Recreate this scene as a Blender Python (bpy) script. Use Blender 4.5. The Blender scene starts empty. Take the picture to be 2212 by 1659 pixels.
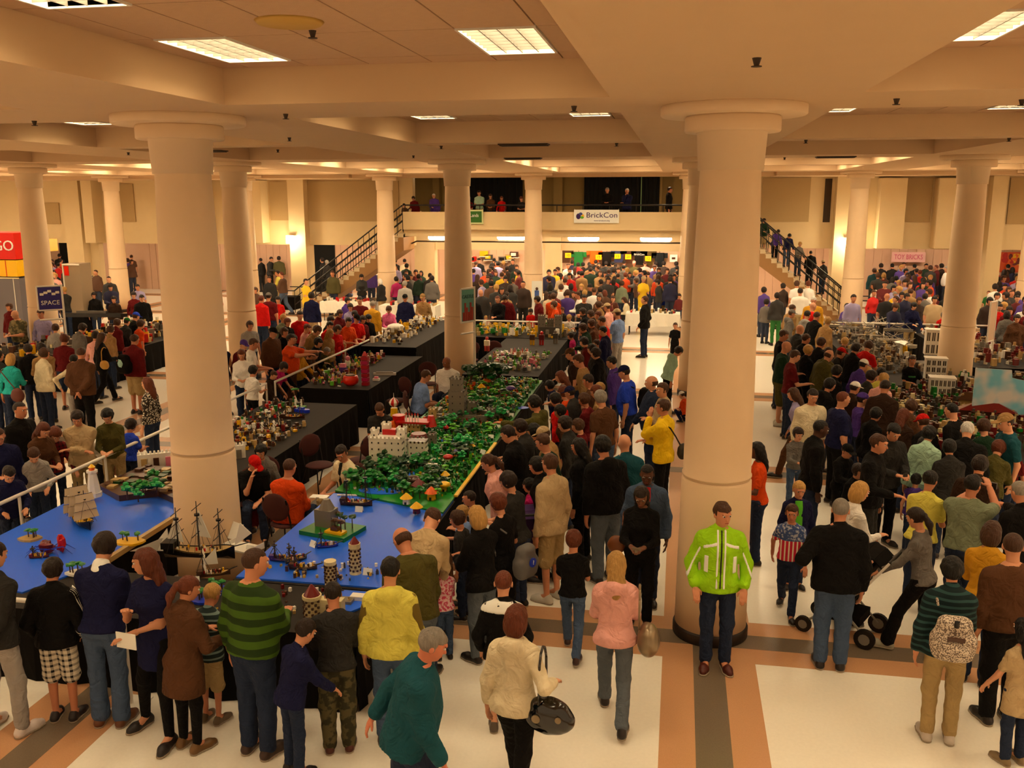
import bpy, math, random
import numpy as np
from mathutils import Vector, Matrix
random.seed(7); rng = np.random.default_rng(7)
SC = bpy.context.scene; COL = SC.collection
PI = math.pi
# ---------------------------------------------------------------- camera, light, exposure
CAMH = 4.7; FPX, PITCH, YAW, ROLL = 1964.7, .2032, .1802, -.0018
def cam_axes():
    cp, sp, cy, sy = math.cos(PITCH), math.sin(PITCH), math.cos(YAW), math.sin(YAW)
    f = Vector((-sy*cp, cy*cp, -sp)); r = Vector((cy, sy, 0)); u = r.cross(f)
    return (r*math.cos(ROLL)+u*math.sin(ROLL), -r*math.sin(ROLL)+u*math.cos(ROLL), f)
CR, CU, CF = cam_axes()
cam = bpy.data.cameras.new('camera'); cam.sensor_width = 36; cam.lens = 36*FPX/2212; cam.clip_end = 200
co = bpy.data.objects.new('camera', cam); COL.objects.link(co)
mw = Matrix((CR, CU, -CF)).transposed().to_4x4(); mw.translation = (0, 0, CAMH); co.matrix_world = mw
SC.camera = co
w = bpy.data.worlds.new('world'); SC.world = w; w.use_nodes = True
w.node_tree.nodes['Background'].inputs[0].default_value = (1.0, .66, .36, 1)
w.node_tree.nodes['Background'].inputs[1].default_value = .40
SC.view_settings.view_transform = 'Standard'; SC.view_settings.look = 'None'
SC.view_settings.exposure = 0.95; SC.view_settings.gamma = 1.0; SC.view_settings.use_curve_mapping = False
SC.cycles.max_bounces = 6; SC.cycles.diffuse_bounces = 3
LAMPC = (1.0, .80, .50)     # warm lamp colour
LAMP = 13                   # ceiling panel strength
# the photograph's pixels turned into points of the hall
def ray(px, py): return CR*((px-1106)/FPX) - CU*((py-829.5)/FPX) + CF
def G(px, py, z=0.0):
    d = ray(px, py); t = (z-CAMH)/d.z; return (d.x*t, d.y*t)
def A(px, py, y):
    d = ray(px, py); t = y/d.y; return (d.x*t, CAMH+d.z*t)
# ---------------------------------------------------------------- materials
MATS = {}
def s2l(c): return tuple((v/12.92 if v <= .04045 else ((v+.055)/1.055)**2.4) for v in c)
def mat(name, col=None, rough=.6, emit=None, estr=0, noise=0, nscale=20, bump=0, bscale=60, spec=.4, metal=0, obcol=False, stretch=None, folds=0):
    if name in MATS: return MATS[name]
    m = bpy.data.materials.new(name); m.use_nodes = True; nt = m.node_tree; N = nt.nodes; L = nt.links
    b = N['Principled BSDF']; b.inputs['Roughness'].default_value = rough
    b.inputs['Specular IOR Level'].default_value = spec; b.inputs['Metallic'].default_value = metal
    c = (1, 1, 1, 1) if col is None else (*s2l(col), 1)
    b.inputs['Base Color'].default_value = c
    src = None
    if obcol:
        oi = N.new('ShaderNodeObjectInfo'); src = oi.outputs['Color']
    if noise:
        tc = N.new('ShaderNodeTexCoord'); nz = N.new('ShaderNodeTexNoise'); nz.inputs['Scale'].default_value = nscale
        vec = tc.outputs['Object']
        if stretch:
            mp = N.new('ShaderNodeMapping'); mp.inputs['Scale'].default_value = (1, 1, stretch); L.new(vec, mp.inputs[0]); vec = mp.outputs[0]
        L.new(vec, nz.inputs['Vector'])
        mr = N.new('ShaderNodeMapRange'); mr.inputs[3].default_value = 1-noise; mr.inputs[4].default_value = 1+noise
        L.new(nz.outputs['Fac'], mr.inputs[0])
        mx = N.new('ShaderNodeMix'); mx.data_type = 'RGBA'; mx.blend_type = 'MULTIPLY'; mx.inputs[0].default_value = 1
        if src: L.new(src, mx.inputs[6])
        else: mx.inputs[6].default_value = c
        L.new(mr.outputs[0], mx.inputs[7]); src = mx.outputs[2]
    if src: L.new(src, b.inputs['Base Color'])
    if bump:
        tc = N.new('ShaderNodeTexCoord'); nz = N.new('ShaderNodeTexNoise'); nz.inputs['Scale'].default_value = bscale
        vec = tc.outputs['Object']
        if stretch:
            mp = N.new('ShaderNodeMapping'); mp.inputs['Scale'].default_value = (1, 1, stretch); L.new(vec, mp.inputs[0]); vec = mp.outputs[0]
        L.new(vec, nz.inputs['Vector'])
        if folds:
            nf = N.new('ShaderNodeTexNoise'); nf.inputs['Scale'].default_value = folds; nf.inputs['Distortion'].default_value = 1.6; L.new(tc.outputs['Object'], nf.inputs['Vector'])
            bf = N.new('ShaderNodeBump'); bf.inputs['Strength'].default_value = .9; bf.inputs['Distance'].default_value = .045; L.new(nf.outputs['Fac'], bf.inputs['Height'])
        bp = N.new('ShaderNodeBump'); bp.inputs['Strength'].default_value = bump; bp.inputs['Distance'].default_value = .02
        L.new(nz.outputs['Fac'], bp.inputs['Height']); L.new(bp.outputs[0], b.inputs['Normal'])
        if folds: L.new(bf.outputs[0], bp.inputs['Normal'])
    if emit:
        b.inputs['Emission Color'].default_value = (*emit, 1); b.inputs['Emission Strength'].default_value = estr
    MATS[name] = m; return m
def objramp(name, fn, rough=.8):
    """a cloth whose print follows the garment: fn builds nodes and returns a colour socket"""
    m = bpy.data.materials.new(name); m.use_nodes = True; nt = m.node_tree
    b = nt.nodes['Principled BSDF']; b.inputs['Roughness'].default_value = rough; b.inputs['Specular IOR Level'].default_value = .2
    nt.links.new(fn(nt), b.inputs['Base Color']); MATS[name] = m; return m
def stripes_mat(name, c1, c2, axis=2, scale=10, duty=.5):
    def fn(nt):
        N, L = nt.nodes, nt.links
        tc = N.new('ShaderNodeTexCoord'); sp = N.new('ShaderNodeSeparateXYZ'); L.new(tc.outputs['Object'], sp.inputs[0])
        a = N.new('ShaderNodeMath'); a.operation = 'MULTIPLY'; a.inputs[1].default_value = scale; L.new(sp.outputs[axis], a.inputs[0])
        f = N.new('ShaderNodeMath'); f.operation = 'FRACT'; L.new(a.outputs[0], f.inputs[0])
        g = N.new('ShaderNodeMath'); g.operation = 'LESS_THAN'; g.inputs[1].default_value = duty; L.new(f.outputs[0], g.inputs[0])
        mx = N.new('ShaderNodeMix'); mx.data_type = 'RGBA'; L.new(g.outputs[0], mx.inputs[0])
        mx.inputs[6].default_value = (*s2l(c1), 1); mx.inputs[7].default_value = (*s2l(c2), 1)
        return mx.outputs[2]
    return objramp(name, fn)
def blotch_mat(name, c1, c2, scale=30, kind='NOISE', th=.5, rough=.8):
    def fn(nt):
        N, L = nt.nodes, nt.links
        tc = N.new('ShaderNodeTexCoord')
        if kind == 'NOISE': t = N.new('ShaderNodeTexNoise'); out = t.outputs['Fac']
        else: t = N.new('ShaderNodeTexVoronoi'); out = t.outputs['Distance']
        t.inputs['Scale'].default_value = scale; L.new(tc.outputs['Object'], t.inputs['Vector'])
        g = N.new('ShaderNodeMapRange'); g.inputs[1].default_value = th-.04; g.inputs[2].default_value = th+.04; L.new(out, g.inputs[0])
        mx = N.new('ShaderNodeMix'); mx.data_type = 'RGBA'; L.new(g.outputs[0], mx.inputs[0])
        mx.inputs[6].default_value = (*s2l(c1), 1); mx.inputs[7].default_value = (*s2l(c2), 1)
        return mx.outputs[2]
    return objramp(name, fn, rough)
def plaid_mat(name, c1, c2, scale=14):
    def fn(nt):
        N, L = nt.nodes, nt.links
        tc = N.new('ShaderNodeTexCoord'); sp = N.new('ShaderNodeSeparateXYZ'); L.new(tc.outputs['Object'], sp.inputs[0]); gs = []
        for ax in (0, 2):
            a = N.new('ShaderNodeMath'); a.operation = 'MULTIPLY'; a.inputs[1].default_value = scale; L.new(sp.outputs[ax], a.inputs[0])
            f = N.new('ShaderNodeMath'); f.operation = 'FRACT'; L.new(a.outputs[0], f.inputs[0])
            g = N.new('ShaderNodeMath'); g.operation = 'LESS_THAN'; g.inputs[1].default_value = .4; L.new(f.outputs[0], g.inputs[0]); gs.append(g)
        m_ = N.new('ShaderNodeMath'); m_.operation = 'ADD'; L.new(gs[0].outputs[0], m_.inputs[0]); L.new(gs[1].outputs[0], m_.inputs[1])
        d = N.new('ShaderNodeMath'); d.operation = 'MULTIPLY'; d.inputs[1].default_value = .5; L.new(m_.outputs[0], d.inputs[0])
        mx = N.new('ShaderNodeMix'); mx.data_type = 'RGBA'; L.new(d.outputs[0], mx.inputs[0])
        mx.inputs[6].default_value = (*s2l(c1), 1); mx.inputs[7].default_value = (*s2l(c2), 1)
        return mx.outputs[2]
    return objramp(name, fn)
mat('cloth', rough=.85, noise=.2, nscale=7, bump=.2, bscale=60, spec=.15, obcol=True, folds=7)
mat('leather', rough=.4, noise=.08, nscale=14, bump=.15, bscale=40, spec=.4, obcol=True)
mat('skin', rough=.55, noise=.06, nscale=25, spec=.3, obcol=True)
mat('hair', rough=.5, noise=.38, nscale=60, bump=.8, bscale=70, spec=.3, obcol=True, stretch=.16)
mat('eye_white', (.85, .82, .78), .3); mat('eye_dark', (.06, .04, .03), .25); mat('lip', (.62, .30, .25), .5)
mat('plastic', rough=.3, obcol=True, spec=.5)
def brick(c):
    """glossy toy plastic of one colour"""
    return mat('plastic_%02x%02x%02x' % tuple(int(v*255) for v in c), c, .28, spec=.5)
# ---------------------------------------------------------------- mesh helpers
def finish(name, me, mats, parent=None, smooth=False):
    for m in mats: me.materials.append(m)
    if smooth: me.shade_smooth()
    o = bpy.data.objects.new(name, me); COL.objects.link(o)
    if parent: o.parent = parent
    return o
class MB:
    """collects simple solids into one mesh"""
    def __init__(s): s.v = []; s.f = []; s.mi = []; s.mats = []
    def m(s, mt):
        if mt not in s.mats: s.mats.append(mt)
        return s.mats.index(mt)
    def add(s, vs, fs, mt):
        k = len(s.v); s.v += [tuple(v) for v in vs]; s.f += [tuple(i+k for i in f) for f in fs]; s.mi += [s.m(mt)]*len(fs)
    def box(s, a, b, mt, rz=0, c=None):
        x0, y0, z0 = a; x1, y1, z1 = b
        vs = [(x0, y0, z0), (x1, y0, z0), (x1, y1, z0), (x0, y1, z0), (x0, y0, z1), (x1, y0, z1), (x1, y1, z1), (x0, y1, z1)]
        if rz:
            cx, cy = c if c else ((x0+x1)/2, (y0+y1)/2); ca, sa = math.cos(rz), math.sin(rz)
            vs = [(cx+(x-cx)*ca-(y-cy)*sa, cy+(x-cx)*sa+(y-cy)*ca, z) for x, y, z in vs]
        s.add(vs, [(0, 3, 2, 1), (4, 5, 6, 7), (0, 1, 5, 4), (1, 2, 6, 5), (2, 3, 7, 6), (3, 0, 4, 7)], mt); return s
    def cyl(s, p, q, r0, r1, mt, n=10, caps=True):
        p, q = Vector(p), Vector(q); d = (q-p).normalized()
        u = d.orthogonal().normalized(); w_ = d.cross(u); vs = []
        for c, r in ((p, r0), (q, r1)):
            for i in range(n):
                t = 2*PI*i/n; vs.append(c+u*(r*math.cos(t))+w_*(r*math.sin(t)))
        fs = [(i, (i+1) % n, n+(i+1) % n, n+i) for i in range(n)]
        if caps: fs += [tuple(range(n-1, -1, -1)), tuple(range(n, 2*n))]
        s.add(vs, fs, mt); return s
    def lathe(s, prof, mt, n=32, c=(0, 0)):
        vs = []; k = len(prof)
        for r, z in prof:
            for i in range(n):
                t = 2*PI*i/n; vs.append((c[0]+r*math.cos(t), c[1]+r*math.sin(t), z))
        fs = [(j*n+i, j*n+(i+1) % n, (j+1)*n+(i+1) % n, (j+1)*n+i) for j in range(k-1) for i in range(n)]
        s.add(vs, fs+[tuple(range(n-1, -1, -1)), tuple((k-1)*n+i for i in range(n))], mt); return s
    def prism(s, pts, z0, z1, mt):
        n = len(pts); vs = [(x, y, z0) for x, y in pts]+[(x, y, z1) for x, y in pts]
        s.add(vs, [tuple(range(n-1, -1, -1)), tuple(range(n, 2*n))]+[(i, (i+1) % n, n+(i+1) % n, n+i) for i in range(n)], mt); return s
    def quad(s, a, b, c, d, mt, th=.004):
        a, b, c, d = map(Vector, (a, b, c, d)); n = (b-a).cross(d-a).normalized()*th
        s.add([a, b, c, d, a-n, b-n, c-n, d-n], [(0, 1, 2, 3), (7, 6, 5, 4), (0, 4, 5, 1), (1, 5, 6, 2), (2, 6, 7, 3), (3, 7, 4, 0)], mt); return s
    def blob(s, c, r, mt, nu=8, nv=5, jit=0):
        vs = [(c[0], c[1], c[2]-r[2])]; 
        for j in range(1, nv):
            p = -PI/2+PI*j/nv
            for i in range(nu):
                t = 2*PI*i/nu; k = 1+(random.uniform(-jit, jit) if jit else 0)
                vs.append((c[0]+r[0]*k*math.cos(p)*math.cos(t), c[1]+r[1]*k*math.cos(p)*math.sin(t), c[2]+r[2]*k*math.sin(p)))
        vs.append((c[0], c[1], c[2]+r[2])); L_ = len(vs)-1; fs = [(0, 1+(i+1) % nu, 1+i) for i in range(nu)]
        for j in range(nv-2):
            a = 1+j*nu; fs += [(a+i, a+(i+1) % nu, a+nu+(i+1) % nu, a+nu+i) for i in range(nu)]
        a = 1+(nv-2)*nu; fs += [(a+i, a+(i+1) % nu, L_) for i in range(nu)]
        s.add(vs, fs, mt); return s
    def mesh(s, name):
        me = bpy.data.meshes.new(name); me.from_pydata(s.v, [], s.f); me.polygons.foreach_set('material_index', s.mi)
        for m in s.mats: me.materials.append(m)
        return me
    def build(s, name, parent=None, smooth=False):
        me = s.mesh(name)
        if smooth: me.shade_auto_smooth(angle=.6) if hasattr(me, 'shade_auto_smooth') else me.shade_smooth()
        o = bpy.data.objects.new(name, me); COL.objects.link(o)
        if parent: o.parent = parent
        return o
def tag(o, label, cat, group=None, kind=None):
    o['label'] = label; o['category'] = cat
    if group: o['group'] = group
    if kind: o['kind'] = kind
    return o
def struct(o, label=None):
    o['kind'] = 'structure'
    if label: o['label'] = label
    return o
def empty(name, loc=(0, 0, 0), rz=0):
    o = bpy.data.objects.new(name, None); COL.objects.link(o); o.location = loc; o.rotation_euler = (0, 0, rz)
    o.empty_display_size = .1; return o
def copy_tree(o, parent=None):
    c = o.copy(); COL.objects.link(c); c.parent = parent
    for ch in list(o.children): copy_tree(ch, c)
    return c
def text_obj(name, s, size, mt, loc, rot, parent=None, ext=.004, align='CENTER', sx=1):
    """lettering as a real mesh"""
    cu = bpy.data.curves.new(name, 'FONT'); cu.body = s; cu.size = size; cu.extrude = ext; cu.align_x = align; cu.align_y = 'CENTER'; cu.resolution_u = 3
    t = bpy.data.objects.new(name, cu); COL.objects.link(t); dg = bpy.context.evaluated_depsgraph_get()
    me = bpy.data.meshes.new_from_object(t.evaluated_get(dg)); bpy.data.objects.remove(t); me.materials.clear(); me.materials.append(mt)
    o = bpy.data.objects.new(name, me); COL.objects.link(o); o.location = loc; o.rotation_euler = rot; o.scale = (sx, 1, 1)
    if parent: o.parent = parent
    return o
# ---------------------------------------------------------------- the hall
WALLC = (.90, .80, .62)
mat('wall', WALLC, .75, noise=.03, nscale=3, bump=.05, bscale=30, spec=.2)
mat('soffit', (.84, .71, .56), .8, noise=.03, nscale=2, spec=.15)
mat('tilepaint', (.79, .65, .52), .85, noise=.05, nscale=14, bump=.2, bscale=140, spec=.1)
mat('column', (.90, .78, .63), .6, noise=.03, nscale=4, bump=.04, bscale=60, spec=.3)
mat('floor_white', (.95, .92, .86), .22, noise=.05, nscale=30, spec=.5)
mat('floor_tan', (.78, .58, .42), .25, noise=.12, nscale=90, spec=.5)
mat('floor_grey', (.46, .40, .33), .25, noise=.14, nscale=90, spec=.5)
mat('base_dark', (.16, .11, .08), .5); mat('black_metal', (.07, .05, .04), .45); mat('dark_vent', (.22, .15, .08), .6)
mat('panel_grey', (.74, .63, .45), .9, noise=.05, nscale=30, spec=.1); mat('olive_wall', (.58, .48, .28), .8, noise=.05, nscale=3)
mat('curtain', (.03, .035, .035), .9, bump=.3, bscale=8); mat('white_pipe', (.90, .87, .82), .35); mat('glow', (1, .95, .85), .5, emit=LAMPC, estr=LAMP)
mat('glow_cool', (1, .95, .9), .5, emit=(1, .80, .55), estr=26); mat('sconce', (1, .9, .7), .5, emit=(1, .80, .45), estr=20)
mat('louver', (.50, .48, .44), .4); mat('stair_side', (.62, .46, .28), .7, noise=.05, nscale=4); mat('tread', (.82, .74, .60), .6); mat('siding', (.88, .72, .60), .7, noise=.03, nscale=3)
X0, SX, Y0, SY, ZS, ZC = .477, 5.834, 9.524, 12.5, 5.565, 5.9
# floor
fl = MB().box((-42, -3, -.2), (34, 48, 0), MATS['floor_white']).build('floor'); struct(fl, 'glossy cream floor with speckled tiles')
def bands():
    g = []
    ys = [3.05, 9.33, 15.6, 21.95, 28.3, 34.6, 40.9]; xs = [.445+SX*k for k in range(-6, 6)]
    def strip(mt, w0, w1, z, nm):
        for y in ys:
            m = MB(); m.box((-42, y+w0, 0), (34, y+w1, z), MATS[mt]); g.append(m.build(nm))
        for x in xs:
            m = MB(); m.box((x+w0, -3, 0), (x+w1, 48, z+.0004), MATS[mt]); g.append(m.build(nm))
    strip('floor_tan', -.47, .47, .0016, 'tan_border'); strip('floor_grey', -.155, .155, .0026, 'grey_border')
    for o in g: o.parent = fl; o['label'] = 'tan tile band' if o.name.startswith('tan') else 'dark grey tile band in the tan border'
bands()
# ceiling: soffit grid of beams with coffers between
cof_y = [(-2.4, 2.6), (3.1, 8.45), (10.0, 15.0), (15.6, 20.9), (22.5, 27.4), (28.0, 33.4)]
bx = [X0-.05+SX*k for k in range(-7, 6)]
cof_x = [(bx[i]+1.07, bx[i+1]-1.08) for i in range(len(bx)-1)]
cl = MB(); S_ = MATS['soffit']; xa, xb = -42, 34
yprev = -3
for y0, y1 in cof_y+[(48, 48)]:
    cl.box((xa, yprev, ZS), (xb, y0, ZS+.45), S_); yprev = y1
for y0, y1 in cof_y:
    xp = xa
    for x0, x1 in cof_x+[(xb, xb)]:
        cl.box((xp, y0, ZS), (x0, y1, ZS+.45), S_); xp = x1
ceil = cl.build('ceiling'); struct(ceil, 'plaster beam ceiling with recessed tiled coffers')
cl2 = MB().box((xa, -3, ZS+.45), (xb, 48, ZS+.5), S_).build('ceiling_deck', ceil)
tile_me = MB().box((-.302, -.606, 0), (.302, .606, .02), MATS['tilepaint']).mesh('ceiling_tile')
tile_edge = {}
far_tiles = MB(); panels = []
def tile_span(a, b, w):
    n = max(1, int(round((b-a)/w))); return [(a+(b-a)*k/n, a+(b-a)*(k+1)/n) for k in range(n)]
LIGHTS = []
for (x0, x1) in cof_x:
    for (y0, y1) in cof_y:
        if y1 < 0: continue
        near = y0 < 12 and x0 > -14 and x1 < 8
        lx = [x0+.27, x0+.27+2.4]; ly = [y1-(1.62 if y1 < 9 else 1.92), y1-(1.62 if y1 < 9 else 1.92)-2.44] if y0 > 0 else [y1-1.9]
        if y0 > 14 and y0 < 20: lx, ly = [], []
        for a in lx:
            for b in ly:
                if b > y0: LIGHTS.append((a+.3, b+.61, y0 < 9))
        xs = [x0, x0+.27] 
        while xs[-1]+.6 < x1+.01: xs.append(xs[-1]+.6)
        if x1-xs[-1] > .08: xs.append(x1)
        off = .40 if y1 < 9 else .70; ysn = [y1]; yy = y1-off
        while yy > y0: ysn.append(yy); yy -= 1.22
        ysn.append(y0); ysn = ysn[::-1]
        for i in range(len(xs)-1):
            for j in range(len(ysn)-1):
                cx_, cy_ = (xs[i]+xs[i+1])/2, (ysn[j]+ysn[j+1])/2; sx_, sy_ = xs[i+1]-xs[i]-.014, ysn[j+1]-ysn[j]-.014
                if any(abs(cx_-l[0]) < .29 and abs(cy_-l[1]) < .55 for l in LIGHTS): continue
                if near:
                    o = bpy.data.objects.new('ceiling_tile', tile_me); COL.objects.link(o); o.parent = ceil; o.location = (cx_, cy_, ZC); o.scale = (sx_/.604, sy_/1.212, 1)
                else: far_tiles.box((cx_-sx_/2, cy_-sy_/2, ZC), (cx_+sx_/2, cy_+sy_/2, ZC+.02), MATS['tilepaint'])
ft = far_tiles.build('far_ceiling_tiles', ceil); ft['kind'] = 'stuff'
# light fittings
def fitting(detail):
    r = empty('ceiling_light')
    m = MB(); f = MATS['white_pipe']
    m.box((-.3, -.61, -.012), (.3, -.585, .03), f).box((-.3, .585, -.012), (.3, .61, .03), f).box((-.3, -.585, -.012), (-.28, .585, .03), f).box((.28, -.585, -.012), (.3, .585, .03), f)
    m.build('frame', r)
    zd = .098 if detail else .025
    MB().box((-.28, -.585, zd), (.28, .585, zd+.01), MATS['glow']).build('diffuser', r)
    if detail: MB().box((-.3, -.61, 0), (-.28, .61, .11), f).box((.28, -.61, 0), (.3, .61, .11), f).box((-.3, -.61, 0), (.3, -.585, .11), f).box((-.3, .585, 0), (.3, .61, .11), f).build('housing', r)
    if detail:
        m = MB()
        for k in range(1, 4): m.box((-.28+.14*k-.004, -.585, -.002), (-.28+.14*k+.004, .585, .085), MATS['louver'])
        for k in range(1, 8): m.box((-.28, -.585+.146*k-.003, -.002), (.28, -.585+.146*k+.003, .085), MATS['louver'])
        m.build('louver', r)
    return r
VIS_L = []
fA, fB = fitting(True), fitting(False); usedA = usedB = False
for k, (x, y, d) in enumerate(sorted(LIGHTS)):
    det = y < 17 and -14 < x < 9
    if det: o = fA if not usedA else copy_tree(fA); usedA = True
    else: o = fB if not usedB else copy_tree(fB); usedB = True
    o.location = (x, y, ZC); o['category'] = 'ceiling light'; o['group'] = 'recessed ceiling lights'
    px = int(x*10); row = 'over the front tables' if y < 9 else 'above the middle of the hall' if y < 16 else 'near the balcony'
    u = Vector((x, y, ZC-CAMH)); dz_ = u.dot(CF); ix, iy = (1106+FPX*u.dot(CR)/dz_, 829.5-FPX*u.dot(CU)/dz_) if dz_ > .1 else (-999, 0)
    o['label'] = 'recessed rectangular ceiling light with louvre ' + row
    if -60 < ix < 2270 and -40 < iy < 300: VIS_L.append((row, ix, o))
for row in set(v[0] for v in VIS_L):
    L_ = sorted([v for v in VIS_L if v[0] == row], key=lambda v: v[1]); nn = ['first', 'second', 'third', 'fourth', 'fifth', 'sixth', 'seventh', 'eighth', 'ninth', 'tenth', 'eleventh', 'twelfth']
    for k, v in enumerate(L_): v[2]['label'] = 'recessed ceiling light %s, %s' % (row, 'leftmost' if k == 0 else 'rightmost' if k == len(L_)-1 else nn[min(k, 11)]+' from left')
# columns
def column(x, y, k, nm_label):
    r = empty('column', (x, y, 0))
    m = MB(); m.lathe([(.405, 0), (.405, .10), (.39, .125), (.385, .125)], MATS['base_dark'], 48); m.build('column_base', r, True)
    m = MB(); m.lathe([(.385, .10), (.382, .6), (.365, 1.76), (.352, 1.785)], MATS['column'], 48); m.build('drum', r, True)
    m = MB(); m.lathe([(.352, 1.785), (.340, 1.792), (.340, 1.806), (.364, 1.812), (.364, 1.826), (.353, 1.84), (.351, 2.2), (.325, 4.0), (.298, 4.95), (.30, 4.97)], MATS['column'], 48); m.build('shaft', r, True)
    m = MB(); m.lathe([(.32, 4.95), (.34, 5.31), (.36, 5.32)], MATS['column'], 48); m.build('neck', r, True)
    m = MB(); m.lathe([(.455, 5.315), (.465, 5.33), (.465, 5.45), (.45, 5.47)], MATS['column'], 48); m.lathe([(.69, 5.468), (.705, 5.48), (.705, 5.56), (.70, 5.566)], MATS['column'], 56); m.build('capital', r, True)
    tag(r, nm_label, 'column', 'round columns of the hall'); return r
cl_lab = {(0, 0): 'large round cream column behind the person in the lime jacket', (0, -1): 'large round cream column rising behind the dark sailing ship', (1, -1): 'round cream column behind the two seated people near the teal sign',
          (1, -2): 'round cream column left of the black display tables', (1, -3): 'round cream column beside the red and blue signs', (1, 1): 'round cream column among the crowd on the right beside the sky banner',
          (1, 0): 'round cream column half hidden behind the large right column', (2, -1): 'round cream column in front of the balcony, left of its white banner', (2, -2): 'round cream column in front of the staircase',
          (2, 1): 'round cream column beside the right staircase', (2, -3): 'round cream column in front of the far wall, left of the staircase', (2, -4): 'round cream column at the far left in front of a wall opening'}
for i in range(3):
    for j in range(-5, 4):
        if (i, j) in ((0, -5), (0, -4), (0, -3), (0, 3), (2, 0)): pass
        x, y = X0+SX*j, Y0+SY*i
        if (i, j) == (0, -1): x -= .08
        if i == 2: x -= .1
        if i == 0 and j not in (0, -1): continue
        if i == 1 and j not in (0, -1, -2, -3, 1): continue
        if i == 2 and j not in (-4, -3, -2, -1, 0, 1, 2): continue
        column(x, y, 0, cl_lab.get((i, j), {(2, 0): 'far round cream column hidden behind the large right one', (2, 2): 'far round cream column at the right edge'}.get((i, j), 'far round cream column')))
# far wall: header wall above openings
YW = 37.6
def WX(px, py=480, y=YW): return A(px, py, y)[0]
def WZ(px, py, y=YW): return A(px, py, y)[1]
zh = WZ(560, 528); zr = WZ(1950, 538)
ztop = ZS
bal_x0, bal_x1 = A(868, 470, 35.3)[0], 2.4
m = MB(); m.box((-42, YW, zh), (bal_x0-.2, YW+.35, ztop), MATS['wall']); wl = m.build('wall_left'); struct(wl, 'cream upper wall left of the balcony')
m = MB(); m.box((bal_x1, YW, zr), (34, YW+.35, ztop), MATS['wall']); wr = m.build('wall_right'); struct(wr, 'cream upper wall right of the balcony')
def wallbox(nm, pa, pb, ya, yb, dep, mt, par, lab=None, z0=None, z1=None):
    x0, x1 = WX(pa, (ya+yb)/2), WX(pb, (ya+yb)/2)
    za = WZ((pa+pb)/2, ya) if z1 is None else z1; zb = WZ((pa+pb)/2, yb) if z0 is None else z0
    m = MB(); m.box((x0, YW-dep, zb), (x1, YW+.01, min(za, ztop)), MATS[mt]); o = m.build(nm, par)
    if lab: o['label'] = lab
    return o
for a, b in ((537, 580), (438, 461), (200, 222)): wallbox('wall_projection', a, b, 390, 523, .7, 'wall', wl)
for a, b in ((1891, 1946), (2014, 2075)): wallbox('wall_projection', a, b, 385, 535, .7, 'wall', wr)
wallbox('acoustic_panel', 661, 862, 391, 478, .06, 'panel_grey', wl, 'grey acoustic wall panel'); wallbox('acoustic_panel', 250, 291, 397, 479, .06, 'panel_grey', wl); wallbox('acoustic_panel', 78, 130, 438, 484, .06, 'panel_grey', wl)
wallbox('acoustic_panel', 584, 627, 393, 476, .06, 'panel_grey', wl)
wallbox('acoustic_panel', 1646, 1749, 384, 479, .06, 'panel_grey', wr); wallbox('acoustic_panel', 1947, 2012, 384, 479, .06, 'panel_grey', wr); wallbox('acoustic_panel', 2178, 2240, 384, 484, .06, 'panel_grey', wr)
wallbox('drain_pipe', 627, 631, 393, 480, .14, 'dark_vent', wl, 'dark vertical pipe'); wallbox('drain_pipe', 2167, 2172, 384, 484, .14, 'dark_vent', wr, 'dark vertical pipe'); wallbox('recess', 1780, 1795, 386, 480, .03, 'dark_vent', wr)
def pier(nm, pa, pb, par, dep=.5, lab=None):
    x0, x1 = WX(pa), WX(pb); m = MB(); m.box((x0, YW-dep, 0), (x1, YW+.4, ztop), MATS['wall']); o = m.build(nm, par)
    if lab: o['label'] = lab
for a, b in ((155, 190), (634, 668), (-60, -20)): pier('pier', a, b, wl)
for a, b in ((1799, 1850), (2128, 2160)): pier('pier', a, b, wr)
for a, b in ((190, 208), (420, 437)): 
    x0, x1 = WX(a), WX(b); MB().box((x0, YW, 0), (x1, YW+.35, zh), MATS['wall']).build('pier', wl)
# concourse behind the openings
YB = 43.5
m = MB(); m.box((-42, YB, 0), (34, YB+.2, 3.6), MATS['siding']); cb = m.build('wall_back'); struct(cb, 'pinkish board wall behind the openings')
bd = MB().box((-.17, -.025, 0), (.17, 0, 3.3), MATS['siding']).mesh('wall_board')
for k in range(-70, 60):
    x = k*.36-2
    if -39 < x < 19:
        o = bpy.data.objects.new('wall_board', bd); COL.objects.link(o); o.parent = cb; o.location = (x, YB, 0)
m = MB(); m.box((-42, YW+.35, 3.25), (34, YB, 3.4), MATS['wall']); ccl = m.build('ceiling_2'); struct(ccl, 'low ceiling over the passage')
MB().box((-42, 47.8, 0), (34, 48, 7), MATS['wall']).build('wall_far')['kind'] = 'structure'
for nm, pa, pb, ya, py_ in (('door_1', 682, 720, 533, 600), ('door_2', 1811, 1830, 535, 600), ('door_3', 135, 155, 530, 600)):
    y_ = YB-.06; x0, x1 = A(pa, 560, y_)[0], A(pb, 560, y_)[0]
    o = MB().box((x0-.1, y_-.03, 0), (x1+.1, y_+.04, 2.6), MATS['black_metal']).build(nm); struct(o, 'dark doorway in the board wall')
    MB().box((x0-.06, y_-.05, .05), (x1+.06, y_-.03, 2.5), MATS['curtain']).build('door_leaf', o)
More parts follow.
